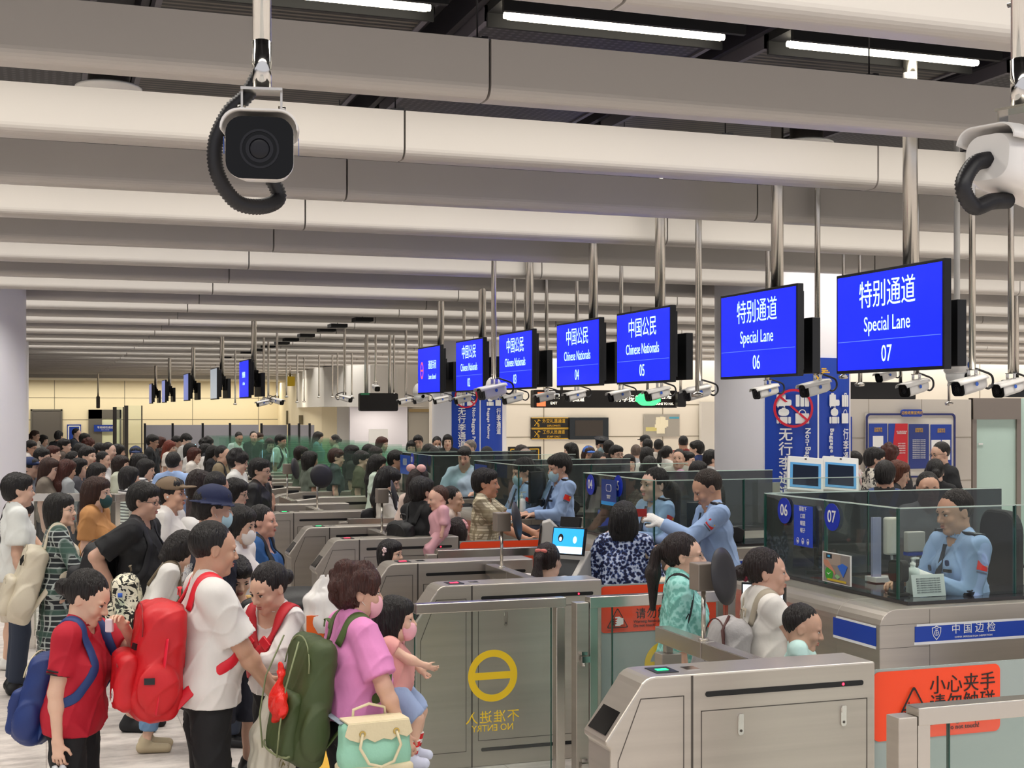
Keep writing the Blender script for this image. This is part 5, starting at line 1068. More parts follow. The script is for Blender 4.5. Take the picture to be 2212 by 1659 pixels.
def pattern(name, kind, a, b_, c=None, sc=30):
    if name in _M: return _M[name]
    m = bpy.data.materials.new(name); m.use_nodes = True; nt = m.node_tree; N = nt.nodes; L = nt.links; b = N['Principled BSDF']; b.inputs['Roughness'].default_value = 0.75
    tc = N.new('ShaderNodeTexCoord')
    if kind == 'check':
        prev = None
        for (dr, col, k) in (('X', b_, 1), ('Z', b_, 1), ('X', c or b_, 0.25), ('Z', c or b_, 0.25), ('Y', b_, 1)):
            w_ = N.new('ShaderNodeTexWave'); w_.bands_direction = dr; w_.inputs['Scale'].default_value = sc*k; w_.inputs['Distortion'].default_value = 0.6; w_.inputs['Detail'].default_value = 0; L.new(tc.outputs['Object'], w_.inputs['Vector'])
            r = N.new('ShaderNodeValToRGB'); r.color_ramp.elements[0].position = 0.80; r.color_ramp.elements[0].color = (0, 0, 0, 1); r.color_ramp.elements[1].position = 0.90; r.color_ramp.elements[1].color = (1, 1, 1, 1); L.new(w_.outputs['Fac'], r.inputs[0])
            mx = N.new('ShaderNodeMixRGB'); mx.inputs[2].default_value = lin(col)
            mu = N.new('ShaderNodeMath'); mu.operation = 'MULTIPLY'; mu.inputs[1].default_value = 0.8 if dr != 'Y' else 0.0; L.new(r.outputs[0], mu.inputs[0]); L.new(mu.outputs[0], mx.inputs[0])
            if prev is None: mx.inputs[1].default_value = lin(a)
            else: L.new(prev.outputs[0], mx.inputs[1])
            prev = mx
        L.new(prev.outputs[0], b.inputs['Base Color'])
    elif kind == 'floral':
        v = N.new('ShaderNodeTexVoronoi'); v.inputs['Scale'].default_value = sc; L.new(tc.outputs['Object'], v.inputs['Vector']); n2 = N.new('ShaderNodeTexNoise'); n2.inputs['Scale'].default_value = sc*1.2; n2.inputs['Detail'].default_value = 3; L.new(tc.outputs['Object'], n2.inputs['Vector'])
        ad = N.new('ShaderNodeMath'); ad.operation = 'MULTIPLY'; L.new(v.outputs['Distance'], ad.inputs[0]); L.new(n2.outputs[0], ad.inputs[1]); r = N.new('ShaderNodeValToRGB'); e = r.color_ramp.elements; e[0].position = 0.20; e[0].color = lin(a); e[1].position = 0.36; e[1].color = lin(c or b_)
        x = e.new(0.26); x.color = lin(b_); L.new(ad.outputs[0], r.inputs[0]); L.new(r.outputs[0], b.inputs['Base Color'])
    elif kind == 'swirl':
        w_ = N.new('ShaderNodeTexNoise'); w_.inputs['Scale'].default_value = sc; w_.inputs['Distortion'].default_value = 2.5; L.new(tc.outputs['Object'], w_.inputs['Vector']); r = N.new('ShaderNodeValToRGB'); r.color_ramp.interpolation = 'CONSTANT'; e = r.color_ramp.elements; e[0].position = 0; e[0].color = lin(a); e[1].position = 0.53; e[1].color = lin(b_); L.new(w_.outputs[0], r.inputs[0]); L.new(r.outputs[0], b.inputs['Base Color'])
    elif kind == 'stripe':
        w_ = N.new('ShaderNodeTexWave'); w_.bands_direction = 'Z'; w_.inputs['Scale'].default_value = sc; L.new(tc.outputs['Object'], w_.inputs['Vector']); r = N.new('ShaderNodeValToRGB'); e = r.color_ramp.elements; e[0].position = 0.6; e[0].color = lin(a); e[1].position = 0.7; e[1].color = lin(b_); L.new(w_.outputs['Fac'], r.inputs[0]); L.new(r.outputs[0], b.inputs['Base Color'])
    _M[name] = m; return m
EYEW = mat('eye_white', '#e2dcd6', 0.25); EYED = mat('eye_dark', '#1d1310', 0.15)
MASKB = mat('mask_blue', '#b9dbe8', 0.6, bump=0.2, bscale=30); MASKG = mat('mask_green', '#20484a', 0.6); MASKP = mat('mask_pink', '#f0b4c0', 0.6)
FRAMEK = mat('spectacle_frame', '#1a1718', 0.3); FRAMEG = mat('spectacle_wire', '#8f8578', 0.3, 0.8)
SOLE = mat('shoe_white', '#e8e6e2', 0.5); SHOEK = mat('shoe_black', '#17171a', 0.45)

def facing(a):   # a: degrees, 0 = towards the viewer, 90 = picture right, -90 = picture left, 180 = away
    a = math.radians(a); fx, fy = ST, CT; rx, ry = CT, -ST
    dx = -fx*math.cos(a)+rx*math.sin(a); dy = -fy*math.cos(a)+ry*math.sin(a); return math.atan2(dx, -dy)
def nv(v): v = np.array(v, float); return v/np.linalg.norm(v)
def ik(a, t, l1, l2, hint):
    a = np.array(a, float); t = np.array(t, float); d = t-a; L = np.linalg.norm(d); L2 = min(L, (l1+l2)*0.995); t = a+d/L*L2
    x = (l1*l1-l2*l2+L2*L2)/(2*L2); y = math.sqrt(max(0, l1*l1-x*x)); u = d/L; h = np.array(hint, float); h = h-u*(h@u); h /= (np.linalg.norm(h)+1e-9); return a+u*x+h*y, t

def person(pos, H=1.7, face=90, label='', group=None, skin='#c99a80', hair='short', hair_c='#16110f', top='tee', top_c='#e8e8e6', bottom='trousers', bot_c='#16161a', sleeve='short',
           lh=None, rh=None, lelb=None, relb=None, build=1.0, female=False, lean=0.0, head_pitch=0.0, head_yaw=0.0, head_roll=0.0, q=2, mask=None, glasses=None, hat=None, hat_c='#1c2440',
           seated=False, seat_z=0.5, child=False, top_m=None, hem=None, legs=True, name='person', fingers=0.35, face_detail=True, mouth_c='#a85f55', baby=False, bot_m=None, shoe_c=None, stance=0.0, neck_open=0.0, rfing=None, lfing=None, grow=None):
    """q: 3 hero, 2 mid, 1 far, 0 tiny"""
    hq = {3: 0.0056, 2: 0.009, 1: 0.014, 0: 0.02}[q]; cq = {3: 0.008, 2: 0.011, 1: 0.016, 0: 0.022}[q]
    if child: s = H/1.32; hs = 0.93*(0.95 if H < 1.2 else 1.0)
    elif baby: s = H/1.0; hs = 0.80
    else: s = H/1.7; hs = 1.0 if H > 1.6 else 0.95
    if grow: hs *= grow
    B = build
    # joint heights
    if baby: zk, zh, zs, zn, zc = 0.20, 0.40, 0.70, 0.745, 0.86
    elif child: zk, zh, zs, zn, zc = 0.34, 0.66, 1.03, 1.085, 1.20
    else: zk, zh, zs, zn, zc = 0.48, 0.90, 1.385, 1.45, 1.582
    zk, zh, zs, zn = zk*s, zh*s, zs*s, zn*s
    zc = H-0.122*hs
    off = 0.0
    if seated: off = seat_z+0.09-zh
    shw = (0.165 if female else 0.185)*s*(0.9 if not child else 0.88)*(0.5+0.5*B)*(1.0 if not baby else 0.85); hw = 0.085*s
    Lm = math.radians(lean)
    hip0 = np.array([0, 0, zh+0.06*s+off])
    def up(p):   # bend the upper body forward (towards -y) about the hips
        p = np.array(p, float); p = p+np.array([0, 0, off]); d = p-hip0; c, s_ = math.cos(Lm), math.sin(Lm); return hip0+np.array([d[0], d[1]*c-d[2]*s_, d[1]*s_+d[2]*c])
    pel = hip0; waist = up([0, 0.0, zh+0.20*s]); chest = up([0, 0.0, zs-0.13*s]); nb = up([0, 0.015*s, zn]); shL = up([shw, 0.01, zs]); shR = up([-shw, 0.01, zs]); hc = up([0, -0.012, zc])
    l1, l2 = 0.285*s, 0.245*s
    if baby: l1, l2 = 0.14*s, 0.13*s
    def T(h, side):
        if h is None: return up([side*(shw+0.06*s), -0.02*s, zs-(l1+l2)*0.985])
        return up(h)
    hintL = lelb if lelb is not None else (0.4, 0.9, -0.3); hintR = relb if relb is not None else (-0.4, 0.9, -0.3)
    eL, wL = ik(shL, T(lh, 1), l1, l2, hintL); eR, wR = ik(shR, T(rh, -1), l1, l2, hintR)
    # legs
    if seated:
        kL = pel+np.array([hw*1.1, -0.40*s, 0.0]); kR = pel+np.array([-hw*1.1, -0.40*s, 0.0]); aL = kL+np.array([0, 0.02, -(zk-0.05)]); aR = kR+np.array([0, 0.02, -(zk-0.05)]); hL = pel+np.array([hw, 0, -0.02]); hR = pel+np.array([-hw, 0, -0.02])
    else:
        st = stance; hL = np.array([hw, 0.0, zh+off]); hR = np.array([-hw, 0, zh+off]); kL = np.array([hw*1.05, -0.02-st*0.5, zk+off]); kR = np.array([-hw*1.05, -0.02+st*0.4, zk+off]); aL = np.array([hw*1.05, 0.02-st, 0.085*s+off]); aR = np.array([-hw*1.05, 0.02+st, 0.085*s+off])
        if baby: kL = np.array([hw*1.3, -0.12, zh-0.12+off]); kR = np.array([-hw*1.3, -0.12, zh-0.12+off]); aL = kL+np.array([0, 0.03, -0.17]); aR = kR+np.array([0, 0.03, -0.17])
    root = empty(name, (pos[0], pos[1], pos[2] if len(pos) > 2 else 0.0), facing(face)); tag(root, label, name, group)
    lo = np.minimum.reduce([wL, wR, eL, eR, aL, aR, hc-0.16, pel-0.24])-0.14; hi = np.maximum.reduce([wL, wR, eL, eR, kL, hc+0.16, pel+0.24])+0.14
    lo[2] = min(aL[2], aR[2])-0.09*max(s, 0.5); hi[2] = hc[2]+0.15
    # head frame
    Rh = (Matrix.Rotation(math.radians(head_yaw), 3, 'Z') @ Matrix.Rotation(math.radians(head_pitch)+Lm*0.75, 3, 'X') @ Matrix.Rotation(math.radians(head_roll), 3, 'Y')); Rn = np.array(Rh)
    def hp(x, y, z): return hc+Rn@(np.array([x, y, z])*hs)
    def hell(F_, c, r, k=0.01, op='add'): F_.ell(hp(*c), np.array(r)*hs, R=Rn, k=k*hs, op=op)
    SK = skin_mat(skin)
    F_ = SDF(lo, hi, hq)
    X = (1, 0, 0)
    fat = B
    def torso(F2, e=0.0, k=0.05):
        if baby or child:
            w0 = 0.5 if baby else 0.75
            F2.cap(pel, chest, 0.075*s*fat*(1.15 if baby else 1)+e, 0.085*s*fat*(1.1 if baby else 1)+e, k=k, u=X, w=1.25); F2.cap(shL*0.92+shR*0.08, shR*0.92+shL*0.08, 0.045*s+e, k=k); return
        F2.ell(pel+np.array([0, 0.01, 0.0]), ((0.165 if female else 0.155)*s*fat+e, 0.115*s*fat+e, 0.13*s+e), k=k)
        F2.cap(pel, waist, 0.098*s*fat+e, 0.092*s*fat+e, k=k, u=X, w=1.38)
        F2.cap(waist, chest, 0.094*s*fat+e, (0.098 if female else 0.108)*s*(0.4+0.6*fat)+e, k=k, u=X, w=1.40)
        F2.cap(chest, up([0, 0.02, zs-0.03*s]), 0.10*s*(0.4+0.6*fat)+e, 0.062*s+e, k=k, u=X, w=1.5)
        F2.cap(shL*0.9+shR*0.1, shR*0.9+shL*0.1, 0.052*s+e, k=k)
        F2.cap(up([shw*0.75, 0.02*s, zs+0.015*s]), up([0.02, 0.02*s, zn+0.01*s]), 0.028*s+e, 0.04*s+e, k=k); F2.cap(up([-shw*0.75, 0.02*s, zs+0.015*s]), up([-0.02, 0.02*s, zn+0.01*s]), 0.028*s+e, 0.04*s+e, k=k)
        if female:
            for sd in (-1, 1): F2.ell(up([sd*0.075*s, -0.095*s*(0.5+0.5*fat), zs-0.185*s]), (0.058*s+e, 0.045*s+e, 0.058*s+e), k=0.045)
        if fat > 1.12: F2.ell(up([0, -0.045*s, zh+0.20*s]), (0.14*s*fat+e, 0.11*s*fat+e, 0.13*s+e), k=0.05)
    torso(F_)
    ar = (0.042 if female else 0.048)*s*(0.5+0.5*B)*(1.0 if not child else 0.85); lr = 0.070*s*(0.45+0.55*B)
    if baby: ar = 0.035*s; lr = 0.06*s
    for (sh_, el, wr) in ((shL, eL, wL), (shR, eR, wR)):
        F_.cap(sh_, el, ar*1.12, ar*0.88, k=0.025); F_.cap(el, wr, ar*0.86, ar*0.56, k=0.015); F_.ell(el+(wr-el)*0.28, (ar*0.86,)*3, k=0.02)
    for (h_, kn, an) in ((hL, kL, aL), (hR, kR, aR)):
        F_.cap(h_, kn, lr*1.12, lr*0.70, k=0.03); F_.cap(kn, an, lr*0.68, lr*0.46, k=0.015); F_.ell(kn+(an-kn)*0.3+np.array([0, 0.015*s, 0]), (lr*0.62, lr*0.62, lr*1.3), k=0.02)
        F_.cap(an+np.array([0, 0.03, -0.045])*s, an+np.array([0, -0.15*(1 if not baby else .5), -0.06])*s, 0.035*s, 0.028*s, k=0.02, u=X, w=1.25)
    # neck and head
    F_.cap(nb-np.array([0, 0, 0.03*s]), hp(0, 0.02, -0.05), 0.060*s*(0.5+0.5*B) if not female else 0.052*s, 0.054*hs if not female else 0.048*hs, k=0.03)
    hell(F_, (0, 0.018, 0.032), (0.076, 0.096, 0.094), 0.02)
    hell(F_, (0, -0.020, -0.030), (0.064, 0.072, 0.086), 0.03)
    hell(F_, (0, -0.030, 0.03), (0.066, 0.064, 0.06), 0.02)
    if q >= 1:
        hell(F_, (0, -0.070, -0.098), (0.026, 0.021, 0.018), 0.025)
        hell(F_, (0.045, -0.01, -0.075), (0.02, 0.035, 0.022), 0.03); hell(F_, (-0.045, -0.01, -0.075), (0.02, 0.035, 0.022), 0.03)
        F_.cap(hp(0, -0.088, 0.012), hp(0, -0.110, -0.027), 0.008*hs, 0.0115*hs, k=0.012*hs)
        for sd in (-1, 1):
            hell(F_, (sd*0.011, -0.100, -0.031), (0.009, 0.010, 0.008), 0.008)
            hell(F_, (sd*0.03, -0.080, 0.022), (0.026, 0.012, 0.009), 0.012); hell(F_, (sd*0.040, -0.066, -0.028), (0.026, 0.022, 0.024), 0.02)
            hell(F_, (sd*0.031, -0.100, 0.003), (0.018, 0.014, 0.011), 0.010, 'sub')
            hell(F_, (sd*0.077, 0.012, -0.004), (0.008, 0.019, 0.031), 0.008); hell(F_, (sd*0.084, 0.004, -0.002), (0.004, 0.010, 0.018), 0.004, 'sub')
        hell(F_, (0, -0.090, -0.057), (0.022, 0.012, 0.0065), 0.006); hell(F_, (0, -0.088, -0.068), (0.019, 0.013, 0.0075), 0.006)
    # hands
    def hand(el, wr, side, curl, spread=1.0):
        d = nv(wr-el); fw = np.array([0, -1.0, 0]);
        n = np.cross(d, np.array([0, 1.0, 0])*1.0); n = n if np.linalg.norm(n) > 0.2 else np.array([side*1.0, 0, 0]); n = nv(n)*side
        if n@np.array([-side, 0, 0]) < 0: n = -n             # palm looks inwards
        a = nv(np.cross(d, n)); a = a if a[1] < 0.0 or abs(a[1]) < 0.15 else -a      # towards the thumb side (front)
        if abs(a[1]) < 0.15 and a[2] < 0: a = -a
        hsz = s*(0.62 if baby else 0.9 if child else 1.0)*(0.92 if female else 1.0)
        pc = wr+d*0.045*hsz
        if q <= 1:
            F_.cap(wr, wr+d*0.09*hsz+n*0.01, 0.022*hsz, 0.024*hsz, k=0.012, u=a, w=1.35); F_.cap(wr+d*0.09*hsz+n*0.01, wr+d*0.15*hsz+n*0.04, 0.018*hsz, 0.013*hsz, k=0.01, u=a, w=1.6); return
        F_.cap(wr, wr+d*0.08*hsz, 0.0175*hsz, 0.0155*hsz, k=0.012, u=a, w=2.0)
        base = wr+d*0.088*hsz
        for i, (ofs, ln) in enumerate(((0.030, 0.072), (0.010, 0.08), (-0.010, 0.075), (-0.029, 0.058))):
            p = base+a*ofs*hsz*spread-d*abs(ofs)*0.25*hsz; c0 = curl*(1+0.12*i); dd = nv(d+a*(ofs*4*(1-curl)))
            for j, (fr, r0) in enumerate(((0.45, 0.0092), (0.32, 0.0084), (0.26, 0.0076))):
                an = c0*(0.55 if j == 0 else 1.0)*1.25; c_, s_ = math.cos(an), math.sin(an); nd = nv(dd*c_+n*s_); n2 = nv(n*c_-dd*s_) if False else n
                p2 = p+nd*ln*hsz*fr*1.05; F_.cap(p, p2, r0*hsz, r0*hsz*0.93, k=0.003); p = p2; n_ = nv(n-nd*(n@nd)) if abs(n@nd) < 0.98 else -nv(dd); dd = nd; n = n_
            n = nv(np.cross(a, d)); n = n if n@np.array([-side, 0, 0]) > 0 or True else n
            n = n if n@(pal) > 0 else -n
        t0 = wr+d*0.025*hsz+a*0.022*hsz; t1 = t0+(d*0.6+a*0.75+pal*0.35)*0.042*hsz; t2 = t1+(d*0.85+a*0.2+pal*0.5)*0.034*hsz
        F_.cap(t0, t1, 0.0125*hsz, 0.010*hsz, k=0.008); F_.cap(t1, t2, 0.010*hsz, 0.0085*hsz, k=0.003)
    for (el, wr, side, cu) in ((eL, wL, 1, lfing), (eR, wR, -1, rfing)):
        d = nv(wr-el); pal = np.cross(d, np.array([0, 1.0, 0])); pal = nv(pal) if np.linalg.norm(pal) > 0.2 else np.array([-side*1.0, 0, 0])
        if pal@np.array([-side, 0, 0]) < 0: pal = -pal
        hand(el, wr, side, fingers if cu is None else cu)
    body = F_.mesh('body', SK, root)
    # clothes
    e = 0.011 if q >= 2 else 0.014
    rs = np.random.RandomState(abs(hash(label)) % 99991 if False else (len(label)*131+int(H*1000)+int(abs(face)*7)) % 99991); ph = rs.rand(8)*6.28
    def wr_(P, A=0.0078):
        x, y, z = P[:, 0], P[:, 1], P[:, 2]; c = P-np.array([0, 0, 1.0])
        g = np.sin(21*z+9*x*np.sin(ph[0])+7*y+ph[1])*0.5+np.sin(34*z-19*x+12*y+ph[2])*0.35+np.sin(13*x+27*y+16*z+ph[3])*0.4+np.sin(55*z+31*x-22*y+ph[4])*0.18
        g += 1.1*((1-np.abs(np.sin(12*z+17*x+9*y+ph[5])))**5+(1-np.abs(np.sin(9*z-21*x+14*y+ph[6])))**5)-0.35; r = np.sqrt(x*x+y*y)+1e-3; P = P.copy(); P[:, 0] += x/r*g*A; P[:, 1] += y/r*g*A; return P
    if top != 'none':
        C = SDF(lo, hi, cq); loose = {'tee': 0.006, 'shirt': 0.004, 'sleeveless': 0.0, 'blouse': 0.010, 'jacket': 0.014, 'polo': 0.003}.get(top, 0.004); torso(C, e+loose, 0.04)
        hz = (hem if hem is not None else (zh-0.03*s))
        C.cap(up([0, 0, hz]), waist, (0.114 if not (child or baby) else 0.085)*s*fat+e+loose, (0.100 if not (child or baby) else 0.082)*s*fat+e+loose, k=0.04, u=X, w=1.38)
        for (sh_, el, wr) in ((shL, eL, wL), (shR, eR, wR)):
            if sleeve == 'none': continue
            r0 = ar*1.25+e+loose; fl = ar*(1.42 if top in ('tee', 'blouse') else 1.2)+e+loose
            if sleeve == 'cap': C.cap(sh_, sh_+(el-sh_)*0.33, r0, fl, k=0.02, flat='x')
            elif sleeve == 'short': C.cap(sh_, sh_+(el-sh_)*(0.80 if top == 'tee' else 0.68), r0, fl, k=0.02, flat='x')
            elif sleeve == 'elbow': C.cap(sh_, el, r0, ar*1.1+e, k=0.02); C.cap(el, el+(wr-el)*0.35, ar*1.1+e, ar*1.1+e, k=0.02, flat='x')
            else: C.cap(sh_, el, r0, ar*1.05+e, k=0.02); C.cap(el, el+(wr-el)*0.96, ar*1.02+e, ar*0.72+e, k=0.02, flat='x')
        # neck opening
        C.cap(nb+np.array([0, -0.012*s-0.02*neck_open, -0.045*s*(1+neck_open)]), nb+np.array([0, -0.02, 0.16]), 0.064*s*(1+0.25*neck_open), 0.075*s, k=0.008, op='sub')
        nz = up([0, 0, hz]); dn = nv(pel-chest); C.half(nz, dn if Lm < 0.9 else (0, 0, -1))
        if sleeve == 'none':
            for sd, sh_ in ((1, shL), (-1, shR)): C.ell(sh_+np.array([sd*0.035*s, 0, -0.02*s]), (0.035*s, 0.09*s, 0.10*s), k=0.012, op='sub')
        C.mesh('shirt', top_m or cloth(top_c), root, wr_ if q >= 1 else None)
        if top in ('shirt', 'polo') and q >= 2:
            C = SDF(nb-0.13, nb+0.13, 0.0055 if q == 3 else 0.008); C.cap(nb+np.array([0, -0.004, -0.030*s]), nb+np.array([0, 0.0, 0.022*s]), 0.076*s, 0.068*s, k=0.005, flat=True); C.cap(nb+np.array([0, -0.012, -0.08*s]), nb+np.array([0, -0.005, 0.1*s]), 0.064*s, 0.062*s, k=0.004, op='sub')
            C.box(nb+np.array([0, -0.075*s, 0.0]), (0.010*s, 0.05, 0.05), k=0.004, op='sub'); C.mesh('collar', top_m or cloth(top_c), root)
    if legs and bottom != 'none':
        C = SDF(lo, hi, max(cq, 0.011)); ee = 0.014
        if not baby: C.ell(pel+np.array([0, 0.01, -0.02*s]), (0.152*s*fat+ee, 0.112*s*fat+ee, 0.11*s+ee), k=0.04); C.cap(pel, waist*0.4+pel*0.6, 0.098*s*fat+e*0.7, 0.096*s*fat+e*0.6, k=0.03, u=X, w=1.36)
        else: C.ell(pel, (0.10*s, 0.09*s, 0.09*s), k=0.04)
        frac = {'trousers': 1.0, 'shorts': 0.0, 'jeans': 0.80, 'skirt': 0.0}.get(bottom, 1.0)
        for (h_, kn, an) in ((hL, kL, aL), (hR, kR, aR)):
            if bottom == 'shorts': C.cap(h_, kn, lr*1.2+ee, lr*0.95+ee, k=0.03, flat='x')
            elif bottom == 'skirt': pass
            else: C.cap(h_, kn, lr*1.14+ee, lr*0.82+ee, k=0.03); C.cap(kn, kn+(an-kn)*(0.98 if frac == 1 else 0.78), lr*0.82+ee, lr*(0.72 if frac == 1 else 0.80)+ee, k=0.02, flat='x')
        if bottom == 'skirt': C.cap(pel, (kL+kR)/2+np.array([0, 0.02, -0.1*s]), 0.12*s, 0.16*s, k=0.04, u=X, w=1.3, flat='x')
        C.half(pel+(waist-pel)*0.45, nv(chest-pel)); C.mesh('trousers' if bottom != 'skirt' else 'skirt', bot_m or cloth(bot_c), root, wr_ if q >= 2 else None)
    if legs and q >= 1:
        for (an) in (aL, aR):
            C = SDF(an-np.array([0.09, 0.26, 0.1]), an+np.array([0.09, 0.12, 0.06]), 0.009)
            C.cap(an+np.array([0, 0.035, -0.045])*s, an+np.array([0, -0.15*(1 if not baby else .6), -0.055])*s, 0.043*s, 0.036*s, k=0.02, u=X, w=1.2); C.cap(an+np.array([0, 0.02, -0.03])*s, an+np.array([0, 0.01, 0.0])*s, 0.045*s, k=0.02)
            C.half((0, 0, an[2]-0.084*s), (0, 0, -1)); C.mesh('shoe', cloth(shoe_c) if shoe_c else SHOEK, root)
    # hair
    if hair != 'bald':
        long = hair in ('long', 'bob', 'ponytail', 'bun')
        hq2 = {3: 0.0055, 2: 0.008, 1: 0.012, 0: 0.018}[q]
        lowz = {'long': -0.42, 'bob': -0.20, 'ponytail': -0.36}.get(hair, -0.13)
        P8 = np.array([hp(x, y, z) for x in (-0.16, 0.16) for y in (-0.17, 0.26) for z in (lowz-0.08, 0.19)]); C = SDF(P8.min(0), P8.max(0), hq2)
        t_ = {'short': 0.014, 'crop': 0.006, 'bun': 0.010, 'curly': 0.026, 'ponytail': 0.010, 'wisp': 0.004}.get(hair, 0.016)
        hell(C, (0, 0.024, 0.036), (0.076+t_, 0.094+t_, 0.092+t_), 0.02)
        if hair in ('short', 'curly'): hell(C, (0, -0.035, 0.075), (0.070+t_*0.4, 0.062, 0.052), 0.02); hell(C, (0, 0.055, -0.005), (0.070+t_*.5, 0.06+t_*.4, 0.08), 0.02)
        if hair == 'bob' or hair == 'long':
            hell(C, (0, 0.035, -0.02), (0.092, 0.098, 0.12), 0.03); hell(C, (0, -0.03, 0.07), (0.08, 0.07, 0.06), 0.02)
        if hair == 'bob': C.cap(hp(0, 0.045, -0.03), hp(0, 0.045, -0.125), 0.078*hs, 0.07*hs, k=0.02, u=Rn[:, 0], w=1.32, flat='x')
        if hair == 'long': C.cap(hp(0, 0.055, -0.02), hp(0, 0.105, -0.19)*0.5+0.5*np.array([hc[0], hc[1]+0.10, hc[2]-0.19*hs]), 0.075*hs, 0.062*hs, k=0.03, u=Rn[:, 0], w=1.3); a_ = np.array([hc[0], hc[1]+0.10, hc[2]-0.18*hs]); C.cap(a_, a_+np.array([0, 0.03, -0.20*hs]), 0.058*hs, 0.035*hs, k=0.03, u=X, w=1.9)
        if hair == 'ponytail':
            C.ell(hp(0, 0.125, 0.045), (0.03*hs,)*3, k=0.02); a_ = hp(0, 0.15, 0.03); m_ = a_+np.array([0, 0.02, -0.12*hs]); C.cap(a_, m_, 0.028*hs, 0.038*hs, k=0.02); C.cap(m_, m_+np.array([0, 0.0, -0.19*hs]), 0.038*hs, 0.016*hs, k=0.03)
        if hair == 'bun': C.ell(hp(0, 0.135, 0.0), (0.042*hs, 0.036*hs, 0.042*hs), k=0.012)
        if hair == 'curly': [C.ell(hp(*(nv(rs.randn(3))*np.array([0.088, 0.105, 0.10])+np.array([0, 0.03, 0.045]))), (0.028*hs,)*3, k=0.015) for _ in range(46)]
        # clear the face, ears and neck
        fy = -0.085 if hair not in ('crop', 'wisp') else -0.07
        hell(C, (0, fy-0.045, -0.040), (0.076, 0.085, 0.092), 0.008, 'sub')
        if hair in ('crop', 'short', 'bun', 'ponytail', 'wisp', 'curly'):
            for sd in (-1, 1): hell(C, (sd*0.095, -0.03, -0.045), (0.045, 0.055, 0.06), 0.008, 'sub'); hell(C, (sd*0.09, 0.02, -0.012), (0.02, 0.026, 0.036), 0.006, 'sub')
            if hair in ('bun', 'ponytail'): hell(C, (0, 0.0, -0.14), (0.12, 0.11, 0.075), 0.02, 'sub')
            else: hell(C, (0, 0.02, -0.155), (0.12, 0.14, 0.085 if hair != 'curly' else 0.07), 0.015, 'sub')
        if hair == 'wisp': hell(C, (0, -0.05, -0.02), (0.12, 0.10, 0.10), 0.02, 'sub')
        def strands(P):
            P = P.copy(); d = P-hc; th = np.arctan2(d[:, 0], d[:, 1]); r = np.linalg.norm(d, axis=1, keepdims=True)+1e-4
            g = np.sin(th*17+d[:, 2]*20+ph[5])*0.6+np.sin(th*41+d[:, 2]*9+ph[6])*0.4+np.sin(d[:, 0]*90+d[:, 1]*70)*0.4; A = 0.0035 if hair not in ('crop', 'curly') else (0.001 if hair == 'crop' else 0.004)
            return P+d/r*(g*A*hs)[:, None]
        C.mesh('hair', hair_mat(hair_c), root, strands if q >= 1 else None)
    # face details
    if face_detail and q >= 1:
        for sd in (-1, 1):
            b = MB(); c = hp(sd*0.031, -0.0835, 0.0025); b.ell(c, (0.0145*hs, 0.0075*hs, 0.0058*hs), 12, 8, R=Rh); ew = b.build('eye', EYEW, root)
            b = MB(); c = hp(sd*0.0315, -0.0895, 0.0028); b.ell(c, (0.0065*hs, 0.0028*hs, 0.0058*hs), 10, 8, R=Rh); b.ell(hp(sd*0.0315, -0.0870, 0.0078), (0.0165*hs, 0.0055*hs, 0.0020*hs), 10, 6, R=Rh); b.build('iris', EYED, ew)
            if not baby and hair_c:
                b = MB(); P_ = [hp(sd*0.014, -0.0925, 0.0215), hp(sd*0.030, -0.0925, 0.0265), hp(sd*0.047, -0.0800, 0.0215)]; b.tube(P_, [0.0028*hs, 0.0034*hs, 0.0018*hs], 6); b.build('eyebrow', hair_mat('#201613'), root)
        if not mask:
            b = MB(); b.ell(hp(0, -0.0945, -0.0575), (0.021*hs, 0.0085*hs, 0.0050*hs), 14, 8, R=Rh); b.ell(hp(0, -0.0935, -0.0675), (0.018*hs, 0.0095*hs, 0.0060*hs), 14, 8, R=Rh); b.build('mouth', mat('lip_'+mouth_c, mouth_c, 0.4), root)
    if mask:
        C = SDF(hp(0, -0.07, -0.05)-0.13, hp(0, -0.07, -0.05)+0.13, 0.006 if q >= 2 else 0.01); hell(C, (0, -0.036, -0.048), (0.068, 0.082, 0.062), 0.01); hell(C, (0, -0.06, -0.075), (0.045, 0.05, 0.045), 0.02); hell(C, (0, 0.015, -0.03), (0.10, 0.075, 0.16), 0.006, 'sub')
        n_ = Rn@np.array([0, -0.25, 1.0]); C.half(hp(0, -0.08, -0.008), n_); mk = C.mesh('face_mask', mask, root)
        for sd in (-1, 1):
            b = MB(); b.tube([hp(sd*0.055, -0.055, -0.02), hp(sd*0.074, -0.01, 0.008), hp(sd*0.080, 0.016, -0.008)], 0.0015, 5); b.tube([hp(sd*0.050, -0.045, -0.07), hp(sd*0.070, -0.012, -0.045), hp(sd*0.080, 0.016, -0.012)], 0.0015, 5); b.build('ear_loop', EYEW, mk)
    if glasses:
        gm = FRAMEK if glasses == 'black' else FRAMEG; b = MB(); rw = 0.0016 if glasses == 'black' else 0.0010
        for sd in (-1, 1):
            pts = [hp(sd*(0.033+0.023*math.cos(t)), -0.103+0.010*abs(math.cos(t))*(1 if math.cos(t) > 0 else 0), 0.001+0.016*math.sin(t)) for t in np.linspace(0, 2*math.pi, 15)]; b.tube(pts, rw*hs, 6, caps=False); b.tube([hp(sd*0.056, -0.092, 0.006), hp(sd*0.078, -0.04, 0.006), hp(sd*0.081, 0.015, 0.002)], rw*hs, 6)
        b.tube([hp(-0.010, -0.105, 0.004), hp(0, -0.108, 0.007), hp(0.010, -0.105, 0.004)], rw*hs, 6); b.build('glasses', gm, root)
